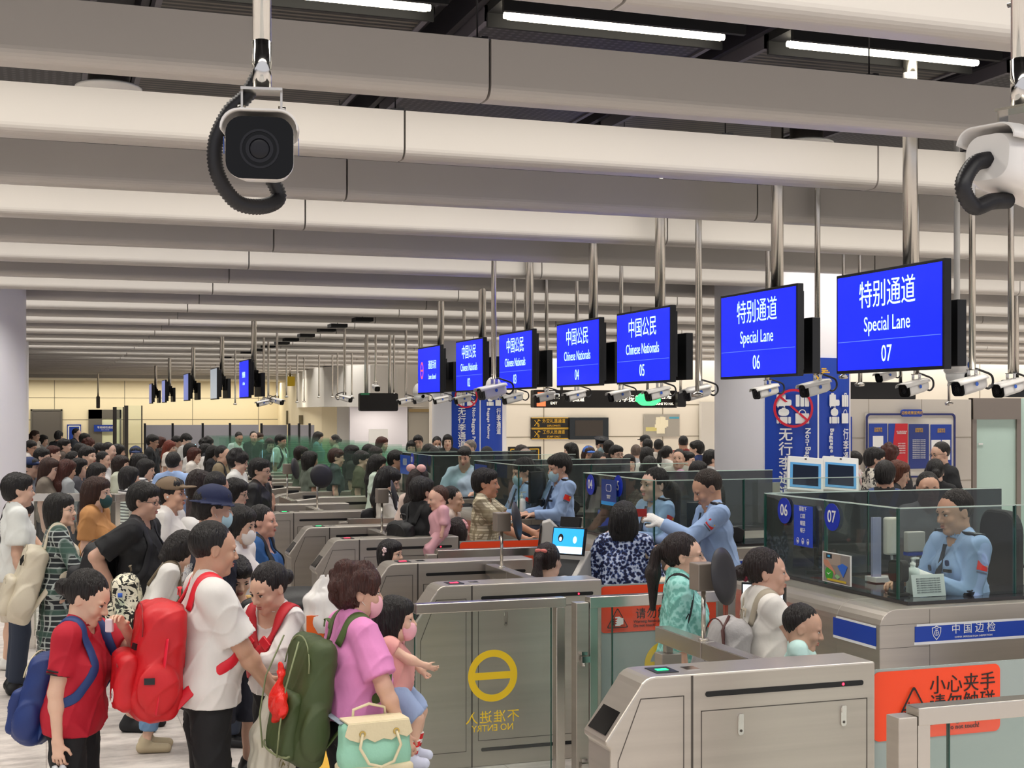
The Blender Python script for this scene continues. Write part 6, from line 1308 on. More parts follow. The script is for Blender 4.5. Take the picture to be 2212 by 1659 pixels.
    if hat:
        C = SDF(hc-0.27, hc+0.27, 0.008 if q >= 2 else 0.012)
        if hat == 'cap':
            hell(C, (0, 0.012, 0.06), (0.093, 0.112, 0.082), 0.01); C.half(hp(0, 0, 0.045), Rn@np.array([0, 0.12, -1.0])); hell(C, (0, -0.125, 0.058), (0.068, 0.075, 0.010), 0.012)
        elif hat == 'bucket':
            hell(C, (0, 0.01, 0.07), (0.096, 0.11, 0.078), 0.01); C.half(hp(0, 0, 0.045), Rn@np.array([0, 0.0, -1.0])); C.cap(hp(0, 0.01, 0.05), hp(0, 0.01, 0.028), 0.10*hs, 0.145*hs, k=0.01, flat=True)
        elif hat == 'peaked':
            C.cap(hp(0, 0.01, 0.05), hp(0, 0.012, 0.095), 0.092*hs, 0.10*hs, k=0.01, flat=True); C.cap(hp(0, 0.005, 0.095), hp(0, -0.0, 0.125), 0.10*hs, 0.128*hs, k=0.01, flat=True); hell(C, (0, -0.11, 0.052), (0.06, 0.05, 0.008), 0.01)
        C.mesh('cap', cloth(hat_c), root)
    info = dict(root=root, up=up, hp=hp, hc=hc, shL=shL, shR=shR, eL=eL, eR=eR, wL=wL, wR=wR, chest=chest, waist=waist, pel=pel, nb=nb, s=s, hs=hs, Rh=Rh, zs=zs, zh=zh, H=H, fat=fat, aL=aL, aR=aR, kL=kL, kR=kR)
    info['world'] = lambda p: Matrix.Translation(root.location) @ Matrix.Rotation(root.rotation_euler.z, 4, 'Z') @ Vector(p)
    return info
# ================================================================ the cast: helpers for placing people and what they carry
def put(px, py, d=None, H=None, lean=0.0, seated=False, pitch_drop=0.0, zbase=0.0, **k):
    """stand a person so that the top of the head shows at (px, py); d = depth, or H = height"""
    if d is None: d = F*(HC-H)/(py-HY)
    zt = HC-(py-HY)/F*d-0.012; c = math.cos(math.radians(lean)); P = at_d(px, py, d)
    if seated:
        H = k.pop('HH', 1.70); fr = 0.94; s = H/1.7; L_ = math.radians(lean); up_ = (H-(0.96*s))*math.cos(L_); seat = zt-up_-0.96*s+0.90*s-0.09+0.0; I = person((P.x, P.y, 0.0), H=H, lean=lean, seated=True, seat_z=seat, **k)
    else:
        H = (zt-zbase)/(0.58+0.42*c); I = person((P.x, P.y, zbase), H=H, lean=lean, **k)
    r = I['root']; wv = I['world'](I['hc']); r.location.x += P.x-wv.x; r.location.y += P.y-wv.y; I['d'] = d
    return I
from mathutils.bvhtree import BVHTree
def skin_of(I, nm='shirt'):
    k = 'bvh_'+nm
    if k not in I:
        o = [c for c in I['root'].children if c.name.split('.')[0] == nm] or [c for c in I['root'].children if c.name.startswith('body')]
        me = o[0].data; I[k] = BVHTree.FromPolygons([v.co[:] for v in me.vertices], [p.vertices[:] for p in me.polygons])
    return I[k]
def bvh_of(o): return BVHTree.FromPolygons([v.co[:] for v in o.data.vertices], [p.vertices[:] for p in o.data.polygons])
def hug(b, I, pts, width, thick, bvh=None, n=8, free=(), lift=0.0):
    """a flat band laid on the surface of the shirt along a rough path; points listed in free are kept off the cloth"""
    bvh = bvh or skin_of(I); pts = [np.array(p, float) for p in pts]; P = []
    for i in range(len(pts)-1):
        p0, p1, p2, p3 = pts[max(0, i-1)], pts[i], pts[i+1], pts[min(len(pts)-1, i+2)]
        for k in range(6):
            t = k/6; P.append((0.5*((2*p1)+(-p0+p2)*t+(2*p0-5*p1+4*p2-p3)*t*t+(-p0+3*p1-3*p2+p3)*t**3), i in free))
    P.append((pts[-1], len(pts)-2 in free)); Q = []; Nn = []
    for p, fr in P:
        r = bvh.find_nearest(Vector(p)); c, nn = np.array(r[0]), np.array(r[1])
        Q.append(p if fr else c+nn*(thick*0.3+lift)); Nn.append(nn)
    for _ in range(3):
        Nn = [nv(Nn[max(0, i-1)]+Nn[i]+Nn[min(len(Nn)-1, i+1)]) for i in range(len(Nn))]; Q = [Q[0]]+[(Q[i-1]+2*Q[i]+Q[i+1])/4 for i in range(1, len(Q)-1)]+[Q[-1]]
    vs = []; fs = []
    for i, p in enumerate(Q):
        t = nv(Q[min(i+1, len(Q)-1)]-Q[max(i-1, 0)]); w_ = nv(np.cross(t, Nn[i])); nn = nv(np.cross(w_, t))
        for a in range(n): an = 2*math.pi*a/n; ca, sa = math.cos(an), math.sin(an); vs.append(p+w_*(abs(ca)**0.5*(1 if ca > 0 else -1))*width/2+nn*sa*thick/2)
    for i in range(len(Q)-1):
        for a in range(n): fs.append((i*n+a, i*n+(a+1) % n, (i+1)*n+(a+1) % n, (i+1)*n+a))
    fs += [tuple(range(n))[::-1], tuple((len(Q)-1)*n+a for a in range(n))]; b.add(vs, fs, True); return b
def ribbon(b, pts, width, thick, axis=(0, 0), n=8):
    pts = [np.array(p, float) for p in pts]; P = []
    for i in range(len(pts)-1):
        p0, p1, p2, p3 = pts[max(0, i-1)], pts[i], pts[i+1], pts[min(len(pts)-1, i+2)]
        for k in range(5):
            t = k/5; P.append(0.5*((2*p1)+(-p0+p2)*t+(2*p0-5*p1+4*p2-p3)*t*t+(-p0+3*p1-3*p2+p3)*t**3))
    P.append(pts[-1]); vs = []; fs = []
    for i, p in enumerate(P):
        t = nv(P[min(i+1, len(P)-1)]-P[max(i-1, 0)]); o = np.array([p[0]*0.35, p[1], 0.0]); 
        if abs(t[2]) < 0.75: o = o*0.2+np.array([0, 0, 0.12])
        w_ = np.cross(t, o); w_ = nv(w_) if np.linalg.norm(w_) > 1e-5 else np.array([1.0, 0, 0]); nn = nv(np.cross(w_, t))
        for a in range(n):
            an = 2*math.pi*a/n; vs.append(p+w_*math.cos(an)*width/2+nn*math.sin(an)*thick/2)
    for i in range(len(P)-1):
        for a in range(n): fs.append((i*n+a, i*n+(a+1) % n, (i+1)*n+(a+1) % n, (i+1)*n+a))
    fs += [tuple(range(n))[::-1], tuple((len(P)-1)*n+a for a in range(n))]; b.add(vs, fs, True); return b
def attach(I, name, label, cat, group=None):
    r = I['root']; t = tag(empty(name, r.location), label, cat, group); t.rotation_euler = r.rotation_euler; return t
def strap_path(I, sd, zlow=-0.40, x=0.105, front=1.0, ytail=0.15):
    s = I['s']; f = 0.5+0.5*I['fat']; u = I['up']; z = I['zs']
    return [u([sd*x*0.9*s, 0.125*s*f, z-0.02*s]), u([sd*x*s, 0.06*s, z+0.062*s]), u([sd*x*s, -0.02*s, z+0.060*s]), u([sd*(x+0.005)*s, -0.095*s*f, z-0.03*s]), u([sd*(x+0.02)*s, -0.14*s*f, z-0.13*s]), u([sd*(x+0.065)*s*f, -0.10*s*f, z-0.28*s]), u([sd*(x+0.055)*s*f, 0.03*s, z+(zlow+0.04)*s]), u([sd*x*s, ytail*s, z+zlow*s])]
def backpack(I, label, col, w=0.30, h=0.44, dp=0.16, dz=-0.04, dy=0.0, trim=None, strap=None, m=None, pockets=True, q=0.009, tilt=8, front=False, straps=True, group=None, loop=True, dx=0.0, zips=None):
    s = I['s']; t = attach(I, 'backpack', label, 'backpack', group); M_ = m or cloth(col, 0.6); f = I['fat']; sg = -1 if front else 1
    c = I['up']([dx, sg*((0.105*f+0.02)*s+dp/2)+dy, I['zs']-0.5*h+dz]); R = np.array((Matrix.Rotation(math.radians(-tilt), 3, 'X')))
    C = SDF(c-np.array([w*0.7, dp*0.95+0.05, h*0.72]), c+np.array([w*0.7, dp*0.95+0.05, h*0.72]), q)
    C.box(c+R@np.array([0, -sg*dp*0.05, -h*0.04]), (w*0.47, dp*0.42, h*0.45), R=R, rd=min(0.06, dp*0.35), k=0.01); C.cap(c+R@np.array([0, sg*dp*0.06, -h*0.28]), c+R@np.array([0, -sg*dp*0.10, h*0.28]), dp*0.54, dp*0.36, k=0.05, u=R@np.array([1.0, 0, 0]), w=w/dp*0.93)
    if pockets:
        for sd in (-1, 1): C.ell(c+R@np.array([sd*w*0.5, 0, -h*0.22]), (0.035, dp*0.4, h*0.2), R=R, k=0.015)
    def wr2(P):
        g = np.sin(P[:, 2]*31+P[:, 0]*22)*0.5+np.sin(P[:, 0]*47-P[:, 2]*19+1.7)*0.4+np.sin(P[:, 1]*40+P[:, 2]*55)*0.25; d = P-c; d /= np.linalg.norm(d, axis=1, keepdims=True); g += (1-np.abs(np.sin(P[:, 2]*17+P[:, 0]*26+P[:, 1]*15+2.0)))**4*1.4; return P+d*(g*0.0055)[:, None]
    bd = C.mesh('bag_body', M_, t, wr2)
    if pockets:
        C = SDF(c-np.array([w*0.6, dp*1.3, h*0.6]), c+np.array([w*0.6, dp*1.3, h*0.6]), q); C.box(c+R@np.array([0, sg*dp*0.52, -h*0.20]), (w*0.38, dp*0.22, h*0.23), R=R, rd=dp*0.2, k=0.01); pk = C.mesh('front_pocket', M_, t, wr2)
        b = MB(); zz = h*0.0; pts = [c+R@np.array([x*w*0.30, sg*(dp*0.52+dp*0.215), zz-0.02-0.02*abs(x)**3]) for x in np.linspace(-1, 1, 7)]; b.tube(pts, 0.0035, 6); b.build('zip', trim or BLACK, pk)
        b = MB(); pts = [c+R@np.array([math.cos(a)*w*0.44, sg*dp*0.36, h*0.17+math.sin(a)*h*0.24]) for a in np.linspace(0.05, math.pi-0.05, 12)]; b.tube(pts, 0.0035, 6); b.build('zip', trim or BLACK, t)
    if loop:
        b = MB(); ribbon(b, [c+R@np.array([-0.03, -sg*dp*0.35, h*0.48]), c+R@np.array([-0.025, -sg*dp*0.35, h*0.48+0.035]), c+R@np.array([0.025, -sg*dp*0.35, h*0.48+0.035]), c+R@np.array([0.03, -sg*dp*0.35, h*0.48])], 0.02, 0.005); b.build('carry_loop', strap or M_, t)
    if straps:
        for sd in (-1, 1):
            P = strap_path(I, sd)
            if front: P = [np.array([p[0], -p[1]+0.0, p[2]]) for p in P]
            top_ = c+R@np.array([sd*w*0.22, -sg*dp*0.38, h*0.40]); bot = c+R@np.array([sd*w*0.36, -sg*dp*0.30, -h*0.40]); P[0] = top_; P[-1] = bot
            b = MB(); hug(b, I, P, 0.052*s, 0.013, free=(6,)); b.build('shoulder_strap', strap or M_, t)
    return t, c, R
def held(I, which, name, label, cat): 
    t = attach(I, name, label, cat); p = I['wR'] if which == 'r' else I['wL']; e = I['eR'] if which == 'r' else I['eL']; d = nv(p-e); return t, p+d*0.11*I['s'], d
def phone(I, which='r', label='smartphone', col=BLACK, lit=False):
    t, p, d = held(I, which, 'smartphone', label, 'phone'); s = -1 if which == 'r' else 1
    M = Matrix.Translation(Vector(p)+Vector((-s*0.015, -0.01, 0.022))) @ Matrix.Rotation(math.radians(-50), 4, 'X'); b = MB(); b.prism(rrect(0.072, 0.148, 0.01), -0.004, 0.004, 1, M); b.build('phone_body', col, t)
    b = MB(); b.prism(rrect(0.066, 0.138, 0.008), -0.0048, -0.004, 1, M); b.build('phone_screen', mat('phone_screen', '#bcd0e8', 0.2, emit=0.4) if lit else LENS, t)
def plastic_bag(P, w_, h_, dp, label, m, rz=0.0, q=0.009, name='plastic_bag', logo=None):
    t = tag(empty(name, P, rz), label, 'bag'); C = SDF((-w_, -dp*1.2, -h_-0.06), (w_, dp*1.2, 0.06), q)
    C.ell((0, 0, -h_*0.72), (w_*0.5, dp*0.5, h_*0.30), k=0.05); C.box((0, 0, -h_*0.62), (w_*0.42, dp*0.34, h_*0.32), rd=0.04, k=0.05); C.cap((0, 0, -h_*0.35), (0, 0, -h_*0.10), 0.06, 0.022, k=0.05, u=(1, 0, 0), w=1.9)
    for sd in (-1, 1): C.cap((sd*0.05, 0, -h_*0.22), (sd*0.016, 0, 0.0), 0.022, 0.012, k=0.01, u=(0, 1, 0), w=1.5)
    def wv(p): a = np.arctan2(p[:, 1], p[:, 0]); g = np.sin(a*9+p[:, 2]*14)*0.5+np.sin(a*23-p[:, 2]*25)*0.3+np.sin(p[:, 2]*60+p[:, 0]*40)*0.25; r = np.sqrt(p[:, 0]**2+p[:, 1]**2)[:, None]+1e-4; q2 = p.copy(); q2[:, :2] += p[:, :2]/r*(g*0.007)[:, None]; return q2
    C.mesh('bag_body', m, t, wv); return t
def epaulettes(I, stars=0):
    for sd, sh_ in ((1, I['shL']), (-1, I['shR'])):
        t_ = I['root']; s = I['s']; a = np.array(sh_)+np.array([sd*0.004, -0.004, 0.068*s]); e_ = np.array(I['up']([sd*0.075*s, 0.0, I['zs']+0.076*s])); b = MB(); d = nv(a-e_); y = np.array([0, 1.0, 0]); n_ = np.cross(d, y)*(1 if sd > 0 else -1); n_ = n_ if n_[2] > 0 else -n_
        M = Matrix(((d[0], y[0], n_[0], e_[0]), (d[1], y[1], n_[1], e_[1]), (d[2], y[2], n_[2], e_[2]), (0, 0, 0, 1))); L_ = float(np.linalg.norm(a-e_))+0.015
        b.prism([(0, -0.026), (L_, -0.036), (L_, 0.036), (0, 0.026), (-0.02, 0)], -0.006, 0.010, 2, M); ep = b.build('epaulette', mat('epaulette_navy', '#171a24', 0.6), t_)
        b = MB()
        for k in range(3): b.prism([(0.03+0.02*k+0.007*math.cos(a2), 0.007*math.sin(a2)) for a2 in np.linspace(0, 2*math.pi, 7)[:-1]], 0.010, 0.0125, 2, M)
        b.box((L_-0.022, -0.022, 0.010), (L_-0.017, 0.022, 0.012), M); b.box((L_-0.012, -0.022, 0.010), (L_-0.007, 0.022, 0.012), M); b.build('rank_mark', mat('silver_thread', '#c4c8cf', 0.4, 0.4), ep)
FLAG = mat('flag_red', '#de2a20', 0.5); NAVY = mat('tie_navy', '#1d2433', 0.6)
def surf_patch(I, pts, m, name, th=0.004, out=(0, -1, 0)): pass
def officer(I, flag_side=1, tie=True):
    """flag on the upper sleeve, tie, chest badges; the pieces hug the shirt"""
    r = I['root']; s = I['s']; epaulettes(I)
    for sd, sh_, el in ((1, I['shL'], I['eL']), (-1, I['shR'], I['eR'])):
        d = nv(el-sh_); p = sh_+(el-sh_)*0.40; o = np.array([sd*1.0, 0.0, 0.0]); o = nv(o-d*(o@d)); o2 = nv(np.cross(d, o)); R_ = 0.072*s
        M = Matrix(((o2[0], o[0], -d[0], p[0]), (o2[1], o[1], -d[1], p[1]), (o2[2], o[2], -d[2], p[2]), (0, 0, 0, 1)))
        def arcq(x0, x1, z0, z1, rr, mm, nm, par):
            b = MB(); n_ = 8; vs = []
            for k in range(n_+1):
                a = (x0+(x1-x0)*k/n_)/R_
                for rr2 in (rr, rr+0.003):
                    for z in (z0, z1): vs.append(M @ Vector((math.sin(a)*rr2, math.cos(a)*rr2, z)))
            fs = []
            for k in range(n_):
                i = k*4; j = i+4; fs += [(i, i+1, j+1, j), (i+2, j+2, j+3, i+3), (i, j, j+2, i+2), (i+1, i+3, j+3, j+1)]
            fs += [(0, 2, 3, 1), (n_*4, n_*4+1, n_*4+3, n_*4+2)]; b.add(vs, fs); return b.build(nm, mm, par)
        fl = arcq(-0.038*s, 0.038*s, -0.02*s, 0.032*s, R_-0.002, FLAG, 'flag_patch', r); arcq(0.012*s if sd*0 else -0.030*s, -0.016*s, 0.008*s, 0.024*s, R_+0.0015, mat('flag_gold', '#f2c832', 0.5), 'flag_star', fl)
        arcq(-0.036*s, 0.036*s, -0.036*s, -0.028*s, R_-0.002, mat('patch_grey', '#5a6478', 0.5), 'name_stripe', r)
    u = I['up']; f = 0.098*(0.4+0.6*I['fat'])+0.018; z = I['zs']
    if tie:
        b = MB(); b.prism([(-0.016*s, 0), (0.016*s, 0), (0.014*s, -0.035*s), (0.030*s, -0.26*s), (0, -0.31*s), (-0.030*s, -0.26*s), (-0.014*s, -0.035*s)], -0.006, 0.0, 1); o = b.build('tie', NAVY, r)
        pz = u([0, -0.086*s, z+0.01*s]); p2 = u([0, -(f+0.045)*s, z-0.20*s]); o.location = pz; o.rotation_euler = (math.atan2(-(p2[1]-pz[1]), -(p2[2]-pz[2])) * -1.0, 0, 0)
    def badge(x, dz, w_, h_, m, nm, rr=0.006):
        y = -(f+0.052-0.9*abs(x)*abs(x)*4)*s; p = u([x*s, y, z+dz*s]); b = MB(); b.prism(rrect(w_*s, h_*s, rr*s, 4), -0.004, 0.004, 1); o = b.build(nm, m, r); o.location = p; o.rotation_euler = (0.12, 0, x*3.2)
    badge(0.085, -0.13, 0.055, 0.018, mat('name_plate', '#14161c', 0.4), 'name_plate', 0.002); badge(0.085, -0.085, 0.026, 0.036, mat('badge_navy', '#24365f', 0.4), 'chest_emblem', 0.011); badge(-0.085, -0.13, 0.034, 0.036, mat('badge_silver', '#3c4454', 0.4), 'shield_badge', 0.012)
GLOVE = mat('glove_white', '#eceae8', 0.7, bump=0.2, bscale=40)
def glove(I, which, label=None):
    el, wr = (I['eR'], I['wR']) if which == 'r' else (I['eL'], I['wL']); side = -1 if which == 'r' else 1; s = I['s']*1.08
    d = nv(wr-el); C = SDF(wr-0.22, wr+0.22, 0.006); pal = np.cross(d, np.array([0, 1.0, 0])); pal = nv(pal) if np.linalg.norm(pal) > 0.2 else np.array([-side*1.0, 0, 0]); pal = pal if pal@np.array([-side, 0, 0]) > 0 else -pal
    a = nv(np.cross(d, pal)); a = a if a[1] < 0 else -a
    C.cap(wr-d*0.04, wr, 0.034*s, 0.030*s, k=0.01); C.cap(wr, wr+d*0.085*s, 0.0215*s, 0.020*s, k=0.012, u=a, w=1.9)
    for i, o in enumerate((0.030, 0.010, -0.010, -0.029)):
        p = wr+d*0.085*s+a*o*s; q1 = p+(d*0.8+pal*0.45)*0.038*s; q2 = q1+(d*0.3+pal*0.9)*0.028*s; C.cap(p, q1, 0.0125*s, 0.0118*s, k=0.004); C.cap(q1, q2, 0.0118*s, 0.0108*s, k=0.004)
    t0 = wr+d*0.025*s+a*0.022*s; t1 = t0+(d*0.6+a*0.75+pal*0.35)*0.042*s; t2 = t1+(d*0.9+pal*0.6)*0.034*s; C.cap(t0, t1, 0.016*s, 0.013*s, k=0.008); C.cap(t1, t2, 0.013*s, 0.0115*s, k=0.004)
    C.mesh('glove', GLOVE, I['root'])
# ================================================================ the people nearest to the camera
TAN = '#bd8a6b'; FAIR = '#d3a588'; MID = '#c6957a'
def stick(o, p):
    r = bvh_of(o).find_nearest(Vector(p)); z = r[1]; x = Vector((0, 0, 1)).cross(z).normalized(); y = z.cross(x); c = r[0]
    return Matrix(((x.x, y.x, z.x, c.x), (x.y, y.y, z.y, c.y), (x.z, y.z, z.z, c.z), (0, 0, 0, 1)))
# 1 woman in the red polo, hand on forehead
I = put(190, 1232, d=6.15, lean=6, face=84, label='woman in a red polo top raising a hand to her face, hair in a bun', group='people waiting in the queue', skin=FAIR, female=True, build=1.12, hair='bun', hair_c='#17110f', top='polo', top_c='#b3122a', bot_c='#131316',
        head_pitch=20, q=3, lh=(0.0, -0.19, 1.255), lelb=(0.4, -1.6, -1), lfing=0.55, rh=None, rfing=0.45, mouth_c='#b0605a')
r = I['root']; s = I['s']
b = MB()
for k in (0, 1): 
    p = I['shR']+(I['eR']-I['shR'])*(0.60+0.055*k); d_ = nv(I['eR']-I['shR'])
    b.cyl(p, p+d_*0.007, 0.0655*s, 0.0665*s, n=28)
b.build('sleeve_stripe', mat('stripe_black', '#1a1014', 0.7), r)
b = MB(); p = I['hp'](0, 0.105, -0.005); b.ell(p, (0.03, 0.012, 0.03), 16, 8); b.build('hair_tie', mat('hair_tie_silver', '#5a5558', 0.3, 0.5), r)
NB = cloth('#17306e', 0.55)
backpack(I, 'navy blue backpack with cream zips on the back of the woman in red', '#17306e', w=0.27, h=0.45, dp=0.15, dz=-0.07, tilt=-12, dy=-0.04, trim=mat('cream_trim', '#d8cda8', 0.6), strap=mat('strap_navy', '#1f3b74', 0.6), m=NB)
t, p, d = held(I, 'l', 'tissue_pack', 'small white tissue pack in the raised hand of the woman in red', 'tissues'); b = MB(); b.cbox(p+np.array([-0.02, 0.02, -0.05]), (0.025, 0.035, 0.06)); b.build('pack', mat('tissue_pack', '#d9c6cf', 0.5), t, bevel=0.006)
wv = I['world'](I['wR']+nv(I['wR']-I['eR'])*0.12); plastic_bag((wv.x, wv.y, wv.z+0.01), 0.22, 0.34, 0.14, 'pale translucent plastic bag hanging from the hand of the woman in red', mat('bag_film', '#c9ccd2', 0.25), rz=0.4)
# 2 man in white T-shirt with the red backpack
I = put(462, 1124, d=6.25, lean=2, face=112, label='man in a white T-shirt with cropped black hair wearing a big red backpack', group='people waiting in the queue', skin=TAN, build=1.18, hair='crop', hair_c='#15110f', top='tee', top_c='#dddad6', bot_c='#0f0f12',
        head_pitch=6, head_yaw=4, q=3, rh=(-0.10, -0.30, 0.90), lh=(0.02, -0.31, 0.91), relb=(-0.8, 0.7, -0.4), lelb=(0.8, 0.7, -0.4), fingers=0.5)
RB = cloth('#c4101c', 0.5); t, c, R = backpack(I, 'bright red backpack with hanging strap ends on the man in the white T-shirt', '#c4101c', w=0.38, h=0.56, dp=0.235, dz=0.0, tilt=-5, dx=-0.03, dy=-0.02, m=RB, strap=cloth('#d81a2e', 0.5), trim=mat('zip_dark_red', '#8a0c14', 0.5))
b = MB(); pk = [o for o in t.children if o.name.startswith('front_pocket')][0]; Mx = stick(pk, c+R@np.array([-0.09, 0.30, -0.19])); b.cyl((0, 0, -0.001), (0, 0, 0.002), 0.030, n=24, M=Mx); st = [(0.018*math.cos(math.pi/2+k*math.pi/5)*(1 if k % 2 == 0 else 0.42), 0.018*math.sin(math.pi/2+k*math.pi/5)*(1 if k % 2 == 0 else 0.42)) for k in range(10)]; b.build('round_badge', WHITE, t)
b = MB(); b.prism(st, 0, 0.003, 2, Mx); b.build('badge_star', mat('badge_star', '#3a1620', 0.5), t)
for (x, y, z, l_) in ((-0.19, -0.02, 0.10, 0.15), (-0.20, 0.0, -0.06, 0.17)):
    b = MB(); a = c+R@np.array([x, y, z]); ribbon(b, [a, a+np.array([-0.012, 0.01, -l_*0.5]), a+np.array([-0.004, 0.02, -l_])], 0.030, 0.003); b.build('strap_end', cloth('#e0253e', 0.4), t)
bb = [o for o in t.children if o.name.startswith('bag_body')][0]
for (x, y, z) in ((-0.12, 0.30, 0.08), (-0.25, 0.05, -0.08)): b = MB(); b.cbox((0, 0, 0.003), (0.045, 0.028, 0.012), M=stick(bb, c+R@np.array([x, y, z]))); b.build('buckle', BLACK, t)
wv = I['world']((I['wR']+I['wL'])/2+np.array([0, -0.02, -0.075])); t = plastic_bag((wv.x, wv.y, wv.z+0.03), 0.25, 0.50, 0.15, 'cream plastic carrier bag held low by the man in the white T-shirt', mat('bag_cream', '#d6d0be', 0.35), rz=facing(60), q=0.009)
lg = MB(); q_ = ringmb(0.034, 0.038, 26, 0.001); lg.add([(v[0], -0.075-v[2], v[1]-0.33) for v in q_.v], q_.f); lg.prism([(-0.025, -0.345), (-0.008, -0.315), (0.002, -0.328), (0.012, -0.310), (0.027, -0.345), (0.012, -0.322), (0.002, -0.338), (-0.008, -0.326)], -0.077, -0.074, 1); lg.build('logo', mat('logo_olive', '#8a8050', 0.6), t); text('Greenswood', 0.028, mat('logo_olive'), t, (0.0, -0.078, -0.385))
# 3 woman with the red baby carrier straps
I = put(580, 1216, d=6.75, lean=8, face=-28, label='woman in a white blouse with crossed red carrier straps, looking down', group='people waiting in the queue', skin=FAIR, female=True, build=0.92, hair='bun', hair_c='#1a1415', top='shirt', top_c='#dcd8d6', bot_c='#101013', sleeve='elbow', hem=0.80,
        head_pitch=16, head_yaw=-10, q=3, rh=(-0.09, -0.32, 1.05), lh=(-0.03, -0.30, 1.03), relb=(-0.9, 0.5, -0.5), lelb=(0.9, 0.5, -0.5), fingers=0.4, neck_open=0.6, mouth_c='#a8554f')
t = attach(I, 'baby_carrier', 'red padded baby carrier straps crossed over the white blouse', 'baby carrier'); u = I['up']; s = I['s']; z = I['zs']; RC = cloth('#b81424', 0.6)
for sd in (-1, 1):
    b = MB(); hug(b, I, [u([sd*0.11*s, 0.10*s, z-0.05]), u([sd*0.115*s, 0.02, z+0.058*s]), u([sd*0.105*s, -0.085*s, z-0.02*s]), u([sd*0.045*s, -0.155*s, z-0.13*s]), u([-sd*0.03*s, -0.168*s, z-0.20*s]), u([-sd*0.10*s, -0.15*s, z-0.27*s]), u([-sd*0.175*s, -0.03*s, z-0.34*s])], 0.066, 0.016, lift=0.002+0.004*(sd > 0)); b.build('strap', RC, t)
    b = MB(); p = u([sd*0.058*s, -0.158*s, z-0.105*s]); M = Matrix.Translation(Vector(p)) @ Matrix.Rotation(sd*0.75, 4, 'Y'); b.cbox((0, -0.004, 0), (0.062, 0.016, 0.045), M); b.build('buckle', mat('buckle_red', '#d01c30', 0.35), t, bevel=0.004)
# 4 woman in pink with the green backpack, toddler in front
I = put(775, 1220, d=6.1, lean=3, face=118, label='woman in a pink T-shirt with short curly brown hair and a pink face mask', group='people waiting in the queue', skin='#c08f74', female=True, build=1.28, hair='curly', hair_c='#3d1a12', top='tee', top_c='#d987bd', bot_c='#121215', sleeve='short', hem=0.84,
        head_yaw=-8, q=3, mask=MASKP, rh=(-0.34, -0.14, 0.76), relb=(-1, 0.6, 0), lh=(0.16, -0.22, 0.95), rfing=0.7)
PI_ = I; GB = cloth('#3c4a26', 0.6)
t, c, R = backpack(I, 'large olive green backpack on the woman in pink, a red plastic bag tied to it', '#3c4a26', w=0.36, h=0.62, dp=0.16, dz=0.03, tilt=-8, dx=0.0, m=GB, trim=mat('piping_sage', '#7d8560', 0.6), strap=cloth('#4d6130', 0.6))
b = MB()
for (x0, x1) in ((-0.10, -0.14), (0.10, 0.14)): b.tube([c+R@np.array([x0, 0.10, 0.24]), c+R@np.array([x1, 0.145, 0.05]), c+R@np.array([x1, 0.15, -0.12]), c+R@np.array([x0, 0.13, -0.26])], 0.004, 6)
b.tube([c+R@np.array([math.cos(a)*0.17, 0.10+0.02*math.sin(a), -0.24-0.02*math.sin(a)]) for a in np.linspace(0, math.pi, 9)], 0.005, 6); b.build('piping', mat('piping_sage'), t)
wv = I['world'](c+R@np.array([-0.10, 0.17, 0.10])); t2 = tag(empty('red_plastic_bag', (wv.x, wv.y, wv.z), I['root'].rotation_euler.z), 'small knotted red plastic bag tied to the olive green backpack', 'bag')
C = SDF((-0.15, -0.12, -0.26), (0.15, 0.12, 0.08), 0.007); C.ell((0.01, 0, -0.12), (0.072, 0.035, 0.07), k=0.02); C.box((0.02, 0, -0.15), (0.062, 0.018, 0.055), R=np.array(Matrix.Rotation(0.5, 3, 'Y')), rd=0.012, k=0.02); C.cap((0.0, 0, -0.06), (-0.02, 0, 0.0), 0.022, 0.010, k=0.02); C.ell((-0.02, 0, 0.005), (0.022, 0.018, 0.018), k=0.008); C.ell((-0.025, 0, 0.035), (0.014, 0.012, 0.026), k=0.008)
C.mesh('bag_body', mat('film_red', '#e02318', 0.25, bump=0.8, bscale=25), t2, lambda P: P+np.stack([np.sin(P[:, 2]*80+P[:, 1]*60)*0.003, np.sin(P[:, 0]*90+P[:, 2]*70)*0.004, np.sin(P[:, 0]*70)*0.003], 1))
# teal handbag at her side
wv = at_d(808, 1552, 5.75); t = tag(empty('handbag', wv, facing(25)), 'mint green and cream handbag with round handles beside the woman in pink', 'handbag')
TEAL = mat('leather_teal', '#8fc4ac', 0.45, bump=0.15, bscale=50, vary=0.06); CREAM = mat('leather_cream', '#d8cba8', 0.5, bump=0.15, bscale=50)
C = SDF((-0.22, -0.13, -0.24), (0.22, 0.13, 0.04), 0.008); C.box((0, 0, -0.11), (0.150, 0.055, 0.105), rd=0.03, k=0.02); C.ell((0, 0, -0.15), (0.155, 0.075, 0.06), k=0.04); C.mesh('bag_body', TEAL, t)
C = SDF((-0.24, -0.14, -0.26), (0.24, 0.14, 0.0), 0.008); C.box((0, 0, -0.205), (0.155, 0.075, 0.022), rd=0.015, k=0.01); C.mesh('base_trim', CREAM, t)
b = MB()
pts = [(-0.135, 0.0), (0.135, 0.0), (0.150, -0.055), (0.125, -0.075), (0.09, -0.062), (0.055, -0.082), (0.02, -0.072), (-0.02, -0.085), (-0.055, -0.066), (-0.09, -0.08), (-0.13, -0.065), (-0.150, -0.05)]; b.prism(pts, -0.068, -0.060, 1); b.box((-0.135, -0.064, -0.004), (0.135, 0.06, 0.004)); b.build('flap', CREAM, t, bevel=0.002)
